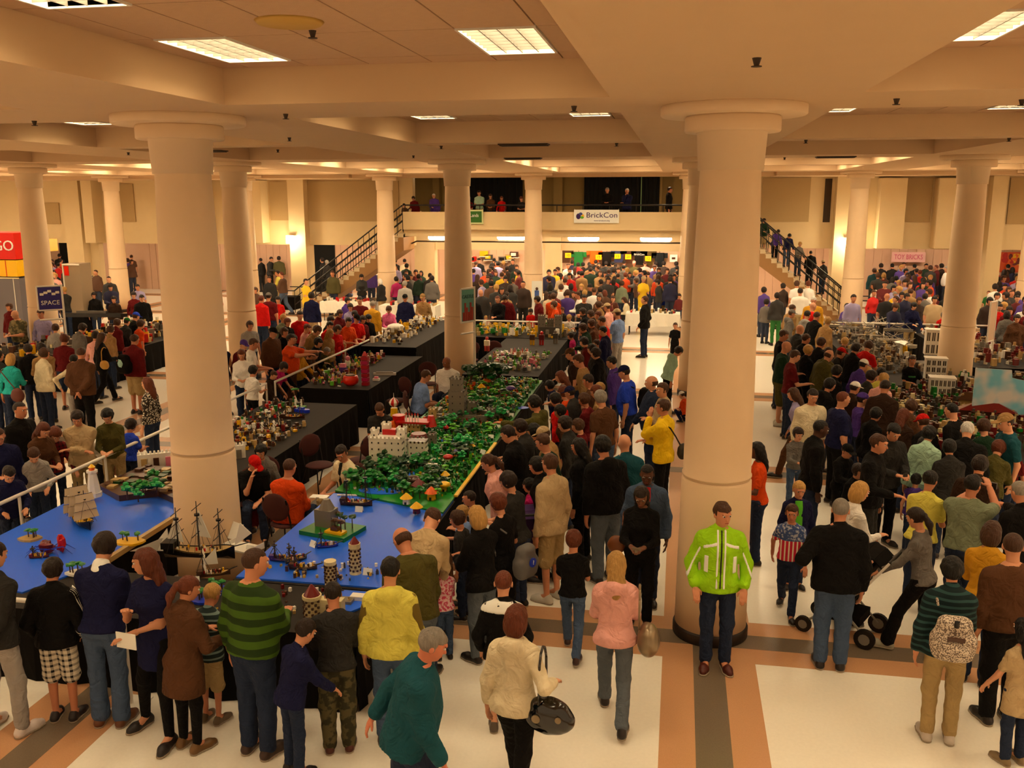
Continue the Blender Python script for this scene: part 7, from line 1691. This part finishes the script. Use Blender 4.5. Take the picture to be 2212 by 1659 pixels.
for k, (px, py, L_) in enumerate(((1800, 712, .9), (1850, 718, 1.0), (1905, 708, .9), (1940, 722, .8), (1870, 735, .9), (1925, 745, .7), (1960, 758, .5))):
    r = thing('toy_spaceship', px, py, 'grey toy spaceship on the right display, number order from left: '+str(k), 'toy model', z=TZ+.005, rz=random.uniform(-.3, .3)); m = MB(); c_ = random.choice([GRY, B(.62, .58, .52), B(.7, .66, .6)])
    m.prism([(-L_/2, -.08), (L_*.3, -.12), (L_/2, 0), (L_*.3, .12), (-L_/2, .08)], .08, .16, c_); m.box((-L_*.3, -.2, .1), (-L_*.1, .2, .13), DGY); [m.cyl((random.uniform(-L_/2, L_/2), 0, .16), (random.uniform(-L_/2, L_/2), random.uniform(-.1, .1), .34), .012, .008, c_, 5) for _ in range(6)]; m.build('hull', r); MB().box((-.1, -.06, 0), (.1, .06, .08), DGY).build('stand', r)
    r['label'] = ['grey toy spaceship at the left end of the right display', 'long grey toy spaceship second from the left on the right display', 'grey toy spaceship behind the others near the rail', 'grey toy spaceship below the yellow green strap', 'grey toy spaceship in the middle of the group', 'pale grey toy spaceship near the white flower model', 'small grey toy spaceship next to the white buildings'][k]
scatter('small_figures', 'grey and white pieces around the toy spaceships', 4.4, 5.7, 21.5, 27.8, TZ+.001, 420, [GRY, B(.62, .58, .52), DGY, TAN, GRY, B(.75, .72, .66), BRN], (.03, .09), .08, seed=23)
scatter('small_figures', 'pale and brown pieces on the table behind the far right column', 7.0, 8.5, 22.8, 28, TZ+.001, 260, [TAN, BRN, WHT, GRY, DRD], (.04, .12), .1, seed=33); scatter('small_figures', 'green and white pieces by the white buildings', 5.95, 8.5, 20.2, 21.4, TZ+.001, 120, [GRN, WHT, GRY, TAN, BRN], (.03, .1), .05, seed=34)
scatter('small_figures', 'brown and red pieces of the toy town on the right', 4.1, 7.2, 14.6, 19.8, TZ+.001, 1100, [BRN, DRD, TAN, GRY, BRN, DGY, BRN, CRM, DRD, GRN], (.025, .085), .1, seed=24)
r = thing('toy_lily', 1945, 770, 'white and yellow toy flower model on the right display', 'toy model', z=TZ+.005); r.name = 'toy_flower'; MB().cyl((0, 0, 0), (0, 0, .3), .05, .03, WHT, 8).blob((0, 0, .34), (.16, .16, .06), WHT, 9, 5, .3).blob((.1, 0, .2), (.06, .06, .12), YEL, 8, 6, .2).build('flower', r)
for px, py, w_, c_, rc, lab in ((2130, 905, .9, BRN, DRD, 'long brown toy train station on the right display'), (2190, 900, .3, DRD, DRD, 'toy house with dark red pyramid roof at the right edge'), (2090, 880, .35, TAN, BRN, 'tan toy house on the right display'), (2140, 895, .3, CRM, CRM, 'cream domed toy building at the right')):
    r = thing('toy_house', px, py, lab, 'toy building', z=TZ+.005, rz=-.2); MB().box((-w_/2, -.12, 0), (w_/2, .12, .16), c_).build('walls', r); m = MB(); m.add([(-w_/2-.03, -.15, .16), (w_/2+.03, -.15, .16), (w_/2+.03, .15, .16), (-w_/2-.03, .15, .16), (-w_*.2, 0, .3), (w_*.2, 0, .3)], [(0, 1, 5, 4), (1, 2, 5), (2, 3, 4, 5), (3, 0, 4), (3, 2, 1, 0)], rc); m.build('roof', r)
def sky_fn(nt):
    N, L = nt.nodes, nt.links; tc = N.new('ShaderNodeTexCoord'); nz = N.new('ShaderNodeTexNoise'); nz.inputs['Scale'].default_value = 2.2; L.new(tc.outputs['Object'], nz.inputs['Vector'])
    r_ = N.new('ShaderNodeMapRange'); r_.inputs[1].default_value = .45; r_.inputs[2].default_value = .62; L.new(nz.outputs['Fac'], r_.inputs[0]); mx = N.new('ShaderNodeMix'); mx.data_type = 'RGBA'; L.new(r_.outputs[0], mx.inputs[0])
    mx.inputs[6].default_value = (.18, .48, .62, 1); mx.inputs[7].default_value = (.62, .60, .58, 1); return mx.outputs[2]
objramp('sky_print', sky_fn)
y_ = 17.2; x0, zt = A(2108, 795, y_); x1_, zb = A(2235, 895, y_); r = empty('sky_banner', (x0, y_, 0)); m = MB(); m.add([(0, 0, zb), (x1_-x0, 0, zb-.1), (x1_-x0, 0, zt-.25), (.62, 0, zt-.16), (.6, 0, zt-.02), (0, 0, zt+.0)], [(0, 1, 2, 3, 4, 5), ], MATS['sky_print']); m.add([(0, .02, zb), (x1_-x0, .02, zb-.1), (x1_-x0, .02, zt-.25), (.62, .02, zt-.16), (.6, .02, zt-.02), (0, .02, zt+.0)], [(5, 4, 3, 2, 1, 0)], MATS['card']); m.build('printed_sheet', r)
MB().cyl((.02, .03, TZ), (.02, .03, zt), .015, .015, MATS['white_pipe'], 6).cyl((1.0, .03, TZ), (1.0, .03, zt-.2), .015, .015, MATS['white_pipe'], 6).build('support', r); tag(r, 'pale blue backdrop printed with clouds on the right display', 'backdrop')
# white cloth tables under the stairs and the balcony
for (pa, pb, py, y_, lab) in ((690, 805, 642, 33.1, 'white cloth table with small goods under the left stairs'), (818, 940, 650, 32.2, 'white cloth table right of the stair column'), (1352, 1470, 658, 31.4, 'white cloth table in front of the far aisle')):
    x0, x1_ = A(pa, py, y_)[0], A(pb, py, y_)[0]; table(x0, y_, x1_, y_+.75, lab, name='vendor_table', cloth='white_cloth', top='white_cloth', skirt=.32, grp='white cloth tables')
    m = MB(); random.seed(int(pa))
    for k in range(26): x = random.uniform(x0+.1, x1_-.1); h = random.uniform(.04, .16); m.box((x-.03, y_+random.uniform(.1, .5), TZ), (x+.03, y_+.56, TZ+h), random.choice([WHT, DGY, BLK, TAN, RED, WHT]))
    tag(m.build('small_goods'), 'small goods lined up on the '+lab, 'goods', kind='stuff')
o = MB().box((0, 0, 0), (1.2, .7, .55), MATS['black_cloth']).build('black_crate'); x, y = G(628, 662, 0); o.location = (x-.5, y-1.2, 0); tag(o, 'low black covered crate at the foot of the left stairs', 'crate')
# T-shirts and price cards on the back wall of the far shop
ys_ = YB-.35
shirt_cols = [((1222, 541), BRN, 'brown'), ((1250, 548), B(.05, .45, .2), 'green'), ((1284, 543), ORG, 'orange'), ((1311, 548), BLK, 'black'), ((1337, 540), B(.2, .22, .35), 'navy'), ((1357, 542), BRN, 'dark brown'), ((1381, 545), BLK, 'black printed'), ((1401, 545), B(.3, .24, .1), 'olive'), ((1425, 550), B(.06, .1, .12), 'dark teal')]
for (px, py), c, nm in shirt_cols:
    x, z = A(px, py, ys_); r = empty('hanging_tshirt', (x, ys_, z-.16)); r.scale = (1.25, 1, 1.25); MB().box((-.17, -.02, -.34), (.17, .02, .2), c).build('body', r); MB().prism([(-.3, -.02), (-.15, -.02), (-.15, .02), (-.3, .02)], .0, .19, c).prism([(.15, -.02), (.3, -.02), (.3, .02), (.15, .02)], .0, .19, c).build('sleeves', r); MB().cyl((0, 0, .2), (0, 0, .3), .01, .01, MATS['black_metal'], 5).build('hook', r)
    if nm.endswith('printed'): text_obj('print', 'BrickCon', .1, MATS['card'], (0, -.03, .05), (PI/2, 0, 0), r)
    tag(r, nm+' T-shirt hanging on the shop wall under the balcony', 'T-shirt', 'T-shirts on the shop wall')
for k, (px, py, v) in enumerate(((1227, 552, '10'), (1293, 556, '15'), (1334, 554, '15'), (1357, 555, '20'), (1400, 559, '12'))):
    x, z = A(px, py, ys_-.1); r = empty('price_card', (x, ys_-.1, z)); MB().box((-.14, 0, -.11), (.14, .012, .12), Y_).build('card', r); text_obj('number', v, .17, MATS['black_metal'], (0, -.006, 0), (PI/2, 0, 0), r, ext=.002); tag(r, 'yellow price card reading %s on the shop wall%s' % (v, ' left of the other' if k == 1 else ''), 'price card', 'yellow price cards')
x, z = A(1455, 558, ys_); r = empty('white_notice', (x, ys_, z)); MB().box((-.17, 0, -.17), (.17, .01, .17), MATS['card']).build('sheet', r); MB().box((-.08, -.01, -.05), (.08, 0, .05), BRN).build('print', r); tag(r, 'white notice with dark mark at the right end of the shop', 'notice')
for k, (px, py, c) in enumerate(((1010, 548, TAN), (1055, 556, DGY), (1045, 548, YEL), (1085, 560, GRY), (1110, 550, BRN), (1100, 556, TAN), (1020, 560, RED))):
    x, z = A(px, py, ys_); r = empty('toy_box', (x, ys_, z)); MB().box((-.2, 0, -.13), (.2, .12, .13), c).build('box', r); MB().box((-.15, -.01, -.06), (.1, 0, .08), random.choice([WHT, BLK, YEL])).build('label_print', r); MB().box((-.24, -.02, -.16), (.24, .3, -.13), WHT).build('shelf', r); tag(r, ['tan', 'dark grey', 'yellow', 'grey', 'brown', 'second tan', 'red'][k]+' boxed set on the left shop shelf under the balcony', 'boxed toy', 'boxed sets on the shop wall')
x0, z0 = A(1925, 566, ys_); x1_, z1_ = A(2000, 545, ys_); r = empty('pink_banner', (x0, ys_, z0)); MB().box((0, 0, 0), (x1_-x0, .02, z1_-z0), B(.92, .72, .70)).build('sheet', r); text_obj('lettering', 'TOY BRICKS', (z1_-z0)*.7, B(.85, .35, .5), ((x1_-x0)/2, -.01, (z1_-z0)/2), (PI/2, 0, 0), r, sx=.7); tag(r, 'pale pink banner with pink letters behind the right crowd', 'banner')
x0, z0 = A(2158, 588, ys_); x1_, z1_ = A(2225, 545, ys_); r = empty('orange_poster', (x0, ys_, z0)); MB().box((0, 0, 0), (x1_-x0, .02, z1_-z0), B(.85, .30, .05)).build('sheet', r); random.seed(3); m = MB(); [m.blob((random.uniform(.15, x1_-x0-.15), -.01, random.uniform(.15, z1_-z0-.15)), (random.uniform(.06, .2), .01, random.uniform(.06, .16)), random.choice([ORG, RED, YEL, DRD]), 7, 5, .3) for _ in range(22)]; m.build('print', r); tag(r, 'orange and red poster at the right edge', 'poster')
x0, z0 = A(1962, 600, 31); 
# ---------------------------------------------------------------- things people carry or wear
def part_at(person_, prims, name, mt, h=.012, parent=None, label=None):
    me = npmesh(name, [(*grow(prims, h), 0)], [mt]); o = bpy.data.objects.new(name, me); COL.objects.link(o); o.parent = parent or person_
    if label: o['label'] = label
    return o
def shell(build, pose, cut, g, boxes, arms=(0, 1)):
    """a thin patch lying on a garment: the grown garment limited to boxes (centre, half size, axes)"""
    while pose.count(',') < 3: pose += ',0'
    K = skeleton(build, pose); th = {'t': .009, 'l': .011, 'j': .024, 'h': .021}[cut]+g
    st = [list(v) for v in TORSO[build] if v[0] < 1.47]
    st.append([1.475, .074, .068, -.008])
    for v in st:
        if v[0] < 1.0: v[1] = max(v[1], .19); v[2] = max(v[2], .122)
    return K, [torso_prim(K, build, th, st=st)]+limb_prims(K, build, th*.95, sleeve=.9 if cut in 'ljh' else .33)
mat('reflective', (.98, .98, .96), .25, spec=.8); mat('silver_bag', (.55, .48, .38), .3, metal=.6); mat('gloss_black', (.03, .025, .025), .12, spec=.8)  # jacket strips near white: flash glare is put into their colour
def top_of(r): return [c for c in r.children if c.name.split('.')[0] in [v[0] for v in CUTN.values()]][0]
def slab(c, n, w_):     # keeps what lies within w_ of the plane
    c = V(*c); n = V(*n); return [('&', 0, 'plane', (c+n*w_, n)), ('&', 0, 'plane', (c-n*w_, -n))]
def half(c, n): return [('&', 0, 'plane', (V(*c), V(*n)))]
T_ = top_of(FG['hivis']); po = 'pps,0,6,22'; K, P_ = shell('m', po, 'j', .005, [])
part_at(FG['hivis'], P_+slab((.035, 0, 0), (1, 0, 0), .011)+half((0, .02, 0), (0, -1, 0))+half((0, 0, .9), (0, 0, -1)), 'reflective_strip', MATS['reflective'], .010, T_); part_at(FG['hivis'], P_+slab((-.035, 0, 0), (1, 0, 0), .011)+half((0, .02, 0), (0, -1, 0))+half((0, 0, .9), (0, 0, -1)), 'reflective_strip', MATS['reflective'], .010, T_)
part_at(FG['hivis'], P_+slab((0, 0, 0), (1, 0, 0), .008)+half((0, .02, 0), (0, -1, 0))+half((0, 0, .9), (0, 0, -1)), 'zip', MATS['black_metal'], .008, T_)
for s in (-1, 1):
    part_at(FG['hivis'], P_+slab((s*.11, 0, 1.33), (s*.35, 0, .94), .016)+half((0, .02, 0), (0, -1, 0))+half((s*.04, 0, 0), (-s, 0, 0))+half((s*.17, 0, 0), (s, 0, 0)), 'reflective_strip', MATS['reflective'], .010, T_)
    part_at(FG['hivis'], P_+slab((s*.135, 0, 1.12), (1, 0, 0), .02)+half((0, .03, 0), (0, -1, 0))+slab((0, 0, 1.14), (0, 0, 1), .09), 'reflective_strip', MATS['reflective'], .010, T_)
    a, e, w_ = K['sh'][(0, 1)[s > 0]], K['el'][(0, 1)[s > 0]], K['wr'][(0, 1)[s > 0]]
    P2 = [('+', 0, 'cone', (a, e, .052+.031, .041+.030)), ('+', .02, 'cone', (e, w_, .041+.030, .031+.030))]
    nn = np.cross(V(0, 1, 0), e-a); nn = nn/np.linalg.norm(nn); part_at(FG['hivis'], P2+slab(tuple((a+e)/2), tuple(nn), .010)+half(tuple(a), (0, -1, 0)), 'sleeve_strip', MATS['reflective'], .009, T_)
# other marks on clothes
T_ = top_of(FG['purple']); K = skeleton('m', 'hhs,10,22,0'); part_at(None, [('+', 0, 'cone', (K['T']((0, -.02, 1.435)), K['T']((0, -.012, 1.47)), .083, .072))], 'white_collar', MATS['card'], .012, T_)
po = 'pps,3,16,0'; K, P_ = shell('m', po, 'j', .004, [])
for q in (-1, 0, 1):
    a, e, w_ = K['sh'][1], K['el'][1], K['wr'][1]; P2 = [('+', 0, 'cone', (K['T']((.03, -.018, 1.45)), a, .056, .072)), ('+', .03, 'cone', (a, e, .080, .069)), ('+', .02, 'cone', (e, w_, .069, .058))]
    part_at(None, P2+slab((0, -.0+q*.022, 0), (0, 1, 0), .005)+half((.03, 0, 0), (-1, 0, 0))+half(tuple(a-V(.0, 0, .02)), (-.7, 0, -.7)) if 0 else P2+slab((0, q*.022, 0), (0, 1, 0), .005)+half((.05, 0, 0), (-1, 0, 0)), 'white_stripe', MATS['card'], .008, top_of(FG['track']))
K, P_ = shell('k', 'pps,6,10,0', 'j', .004, []); part_at(None, P_+half((0, 0, 1.37), (0, 0, -1)), 'white_yoke', MATS['card'], .014, top_of(FG['sport']))
K, P_ = shell('m', 'dds,4,10,0', 'h', .005, []); ol = mat('olive_cloth', (.40, .33, .08), .85)
for i in (0, 1):
    a, e = K['sh'][i], K['el'][i]; part_at(None, [('+', 0, 'cone', (a, e, .078, .067))]+slab((0, a[1]-.03, 0), (0, 1, 0), .05), 'olive_panel', ol, .012, top_of(FG['hood']))
K, P_ = shell('m', 'dds,2,16,0', 'j', .003, []); part_at(None, P_+slab((0, 0, 1.2), (1, 0, 0), .055)+half((0, .03, 0), (0, -1, 0))+half((0, 0, .95), (0, 0, -1)), 'red_shirt_front', mat('red_cloth', (.72, .10, .14), .8), .012, top_of(FG['denim']))
K, P_ = shell('k', 'dds,0,10,0', 'j', .003, []); part_at(None, P_+slab((0, 0, 1.2), (1, 0, 0), .06)+half((0, .03, 0), (0, -1, 0))+half((0, 0, 1.0), (0, 0, -1)), 'green_shirt_front', mat('green_cloth', (.35, .75, .15), .8), .012, top_of(FG['gkid']))
K, P_ = shell('m', 'hqz,8,20,30', 't', .004, []); part_at(None, P_+slab((0, 0, 1.2), (1, 0, 0), .035)+half((0, .03, 0), (0, -1, 0)), 'dark_undershirt', MATS['curtain'], .012, top_of(FG['cream']))
K, P_ = shell('k', 'lhs,0,6,0', 't', .004, []); part_at(None, P_+slab((0, 0, 1.24), (1, 0, 0), .09)+half((0, .03, 0), (0, -1, 0))+slab((0, 0, 1.24), (0, 0, 1), .022), 'green_print', GRN, .010, top_of(FG['kidfront']))
FR = {lb: r for r, lb, *_ in PEOPLE}
def by(s): return [r for r, lb, z_, *_ in PEOPLE if s in lb][0]
r_ = by('white sleeve stripe'); K = skeleton('m', 'dqs,2,8,0'); a, e, w_ = K['sh'][0], K['el'][0], K['wr'][0]
part_at(None, [('+', 0, 'cone', (a, e, .080, .069)), ('+', .02, 'cone', (e, w_, .069, .058))]+slab(tuple(a), (0, 1, 0), .014)+half(tuple(a), (1, 0, 0)), 'white_stripe', MATS['card'], .011, top_of(r_))
# bags: local frame of the person, then put beside or on the back
def bag(owner, loc, size, mt, name, lab, strap=None, cat='bag', rnd=True, extra=None):
    s = owner.scale[0]; a = owner.rotation_euler.z; M = Matrix.Translation(owner.location) @ Matrix.Rotation(a, 4, 'Z') @ Matrix.Scale(s, 4)
    r = empty(name); r.matrix_world = M @ Matrix.Translation(loc); hx, hy, hz = [v/2 for v in size]
    pr = [('+', 0, 'cone', (V(-hx*.45, 0, -hz*.55), V(hx*.45, 0, -hz*.55), hy*.95, hy*.95)), ('+', .06, 'cone', (V(-hx*.5, 0, -hz*.1), V(hx*.5, 0, -hz*.1), hy*1.0, hy*1.0)), ('+', .06, 'cone', (V(-hx*.35, 0, hz*.5), V(hx*.35, 0, hz*.5), hy*.8, hy*.8)), ('+', 0, 'noise', (.004, 45))] if 'pack' in name else [('+', 0, 'ell', (V(0, 0, -hz*.15), V(hx*1.08, hy*1.1, hz*.95))), ('+', .05, 'ell', (V(0, 0, hz*.45), V(hx*.75, hy*.8, hz*.55))), ('+', 0, 'noise', (.004, 45))]
    o = bpy.data.objects.new('pouch', npmesh('pouch', [(*grow(pr, .014), 0)], [mt])); COL.objects.link(o); o.parent = r
    if strap:
        m = MB(); P = [Vector(p)-Vector(loc) for p in strap]; [m.cyl(p, q, .011, .011, mt, 8) for p, q in zip(P, P[1:])]; m.build('strap', r, True)
    if extra: extra(r, hx, hy, hz)
    tag(r, lab, cat); return r
def arch(x, y0, y1, zt, zb, n=6): return [(x, y0, zb)]+[(x, y0+(y1-y0)*(1-math.cos(PI*k/n))/2, zb+(zt-zb)*math.sin(PI*k/n)**.5) for k in range(1, n)]+[(x, y1, zb)]
def buckles(r, hx, hy, hz):
    MB().cyl((-hx*.4, -hy*1.15, 0), (-hx*.4, -hy*1.0, 0), .035, .035, MATS['silver_bag'], 14).build('buckle', r); MB().cyl((hx*.5, -hy*1.15, .02), (hx*.5, -hy*1.0, .02), .025, .025, MATS['silver_bag'], 14).build('buckle', r)
bag(FG['whood'], (.30, -.04, .86), (.40, .17, .30), MATS['gloss_black'], 'handbag', 'shiny black handbag hanging from the cream hooded top', arch(.24, -.12, .1, 1.42, .98), extra=buckles)
bag(FG['pink'], (.31, -.04, .90), (.2, .30, .30), MATS['silver_bag'], 'handbag', 'silver brown handbag beside the pale pink hooded top', arch(.22, -.1, .1, 1.42, 1.02))
def packx(r, hx, hy, hz):
    m = MB(); m.blob((0, -hy*.95, -hz*.4), (hx*.75, .05, hz*.42), MATS['bag_print'], 14, 8); m.build('front_pocket', r, True); MB().box((-.07, -hy*1.25, hz*.05), (.07, -hy*1.05, hz*.2), BRN).build('patch', r); MB().cyl((0, -hy*.8, hz*.55), (0, -hy*.8, hz*.8), .02, .02, MATS['black_metal'], 8).build('loop', r)
bag(FG['pack'], (0, -.24, 1.14), (.36, .20, .46), MATS['bag_print'], 'backpack', 'grey patterned backpack on the teal puffer jacket', [(-.12, -.1, 1.36), (-.13, .04, 1.44), (-.14, .12, 1.3), (-.15, .05, 1.05), (-.14, -.15, 1.0)], cat='backpack', extra=packx)
bag(FG['black'], (.28, -.02, .98), (.2, .14, .2), mat('tan_leather', (.45, .24, .10), .45), 'handbag', 'tan leather handbag of the person all in black', arch(.2, -.08, .08, 1.38, 1.05))
bag(by('yellow fleece'), (.16, -.24, .98), (.26, .14, .22), mat('dark_olive_bag', (.18, .14, .08), .7), 'shoulder_bag', 'dark shoulder bag on the yellow fleece', [(.16, -.2, 1.05), (.06, -.16, 1.2), (-.1, -.13, 1.36), (-.14, .0, 1.44), (-.1, .14, 1.34)])
bag(by('turquoise top'), (.22, -.16, .92), (.26, .16, .28), mat('brown_bag', (.36, .16, .12), .6), 'shoulder_bag', 'round brown bag on the turquoise top', [(.2, -.14, 1.0), (.05, -.15, 1.2), (-.12, -.12, 1.4), (-.13, .02, 1.43)])
bag(by('mustard yellow'), (.26, -.05, .98), (.26, .16, .2), mat('mustard_bag', (.78, .58, .22), .5), 'shoulder_bag', 'mustard yellow bag hanging on the black jacket', arch(.2, -.08, .08, 1.38, 1.05))
bag(by('royal blue'), (0, -.26, 1.2), (.32, .18, .42), MATS['black_cloth'], 'backpack', 'black backpack of the person in royal blue', [(-.12, -.12, 1.38), (-.13, .04, 1.44), (-.14, .13, 1.3), (-.14, .0, 1.05)], cat='backpack')
bag(by('with black logo backpack'), (0, -.26, 1.16), (.36, .2, .46), MATS['black_cloth'], 'backpack', 'large black backpack with pale logo in the left crowd', [(-.12, -.12, 1.38), (-.13, .04, 1.44), (-.14, .13, 1.3), (-.14, .0, 1.05)], cat='backpack', extra=lambda r, hx, hy, hz: MB().blob((0, -hy*1.08, .02), (.06, .012, .08), B(.6, .75, .7), 9, 6, .3).build('logo', r))
bag(by('grey backpack'), (.02, -.28, 1.02), (.30, .2, .44), mat('grey_bag', (.38, .37, .36), .6), 'backpack', 'grey backpack with small blue badge hanging from the auburn haired person', [(-.12, -.12, 1.34), (-.13, .04, 1.4), (-.14, .13, 1.28), (-.14, .0, 1.0)], cat='backpack', extra=lambda r, hx, hy, hz: (MB().cyl((0, -hy*1.16, 0), (0, -hy*1.02, 0), .055, .055, BLU, 14).build('badge', r), text_obj('badge_mark', '?', .07, MATS['card'], (0, -hy*1.17, 0), (PI/2, 0, 0), r)))
def held(owner, i, build, pose, size, mt, name, lab, cat, extra=None, off=(0, .09, 0)):
    while pose.count(',') < 3: pose += ',0'
    K = skeleton(build, pose); s = owner.scale[0]; M = Matrix.Translation(owner.location) @ Matrix.Rotation(owner.rotation_euler.z, 4, 'Z') @ Matrix.Scale(s, 4)
    p = (K['wr'][0]+K['wr'][1])/2 if i == 2 else K['wr'][i]; r = empty(name); r.matrix_world = M @ Matrix.Translation(Vector([float(v) for v in p])+Vector(off)); MB().box((-size[0], -size[1], -size[2]), size, mt).build('case', r)
    if extra: extra(r)
    tag(r, lab, cat)
lens = lambda r: MB().cyl((0, .02, 0), (0, .045, 0), .018, .016, MATS['silver_bag'], 14).build('lens', r)
held(FG['black'], 2, 'w', 'hhs,2,22,0', (.045, .014, .028), MATS['silver_bag'], 'camera', 'small silver camera in the hands of the person in black', 'camera', lens)
held(FG['sage'], 1, 'h', 'uUs,4,4,-10', (.05, .02, .035), MATS['black_metal'], 'camera', 'camera raised by the person in sage green', 'camera', lens)
held(FG['arms'], 0, 'w', 'gQy,2,8,-62', (.10, .004, .07), MATS['card'], 'paper', 'folded white paper held by the person in navy tunic', 'paper', off=(-.02, .07, -.02))
held(by('looking at a phone'), 2, 'm', 'hhs,4,26,0', (.03, .006, .05), MATS['black_metal'], 'phone', 'dark phone held by the person in dark grey jacket', 'phone')
# pushchairs
def pushchair(px, py, rz, lab, s=1.0, seat=None, at=None):
    x, y = at or G(px, py, 0); r = empty('pushchair', (x, y, 0), math.radians(rz)); r.scale = (s,)*3; k = MATS['black_metal']; c = seat or MATS['black_cloth']
    for sx in (-1, 1):
        for yy, rr in ((.38, .09), (-.28, .11)):
            m = MB(); m.cyl((sx*.24-.02, yy, rr), (sx*.24+.02, yy, rr), rr, rr, k, 20).cyl((sx*.24-.024, yy, rr), (sx*.24+.024, yy, rr), rr*.55, rr*.55, MATS['louver'], 12); m.build('wheel', r)
        MB().cyl((sx*.22, .38, .1), (sx*.22, -.2, .62), .013, .013, MATS['louver'], 8).cyl((sx*.22, -.28, .12), (sx*.22, .12, .5), .013, .013, MATS['louver'], 8).cyl((sx*.22, -.2, .62), (sx*.22, -.46, 1.0), .013, .013, MATS['white_pipe'], 8).build('frame', r)
    MB().cyl((-.22, -.46, 1.0), (.22, -.46, 1.0), .018, .018, k, 8).build('handle', r); MB().box((-.2, -.12, .42), (.2, .24, .48), c).build('seat', r); m = MB(); m.quad((-.2, -.12, .46), (.2, -.12, .46), (.2, -.3, .92), (-.2, -.3, .92), c, .03); m.build('backrest', r)
    m = MB(); pr = []; 
    for q in range(5):
        t0_, t1_ = math.radians(20+q*24), math.radians(20+(q+1)*24); a = [(-.22, -.18+.3*math.cos(t0_)*.9, .72+.3*math.sin(t0_)), (.22, -.18+.3*math.cos(t0_)*.9, .72+.3*math.sin(t0_)), (.22, -.18+.3*math.cos(t1_)*.9, .72+.3*math.sin(t1_)), (-.22, -.18+.3*math.cos(t1_)*.9, .72+.3*math.sin(t1_))]; m.quad(*a, c, .012)
    m.build('canopy', r); MB().box((-.18, -.2, .2), (.18, .2, .3), c).build('basket', r); tag(r, lab, 'pushchair')
_p = FG['pram'].location; _a = FG['pram'].rotation_euler.z; PCH = (_p.x-math.sin(_a)*.74, _p.y+math.cos(_a)*.74)
pushchair(1925, 1350, 62, 'black pushchair with white handle frame pushed by the person in grey', at=PCH); pushchair(1150, 1240, 20, 'dark pushchair with purple seat behind the auburn haired person', .95, mat('purple_cloth', (.25, .12, .35), .8))
merge_far(300)
label_people()
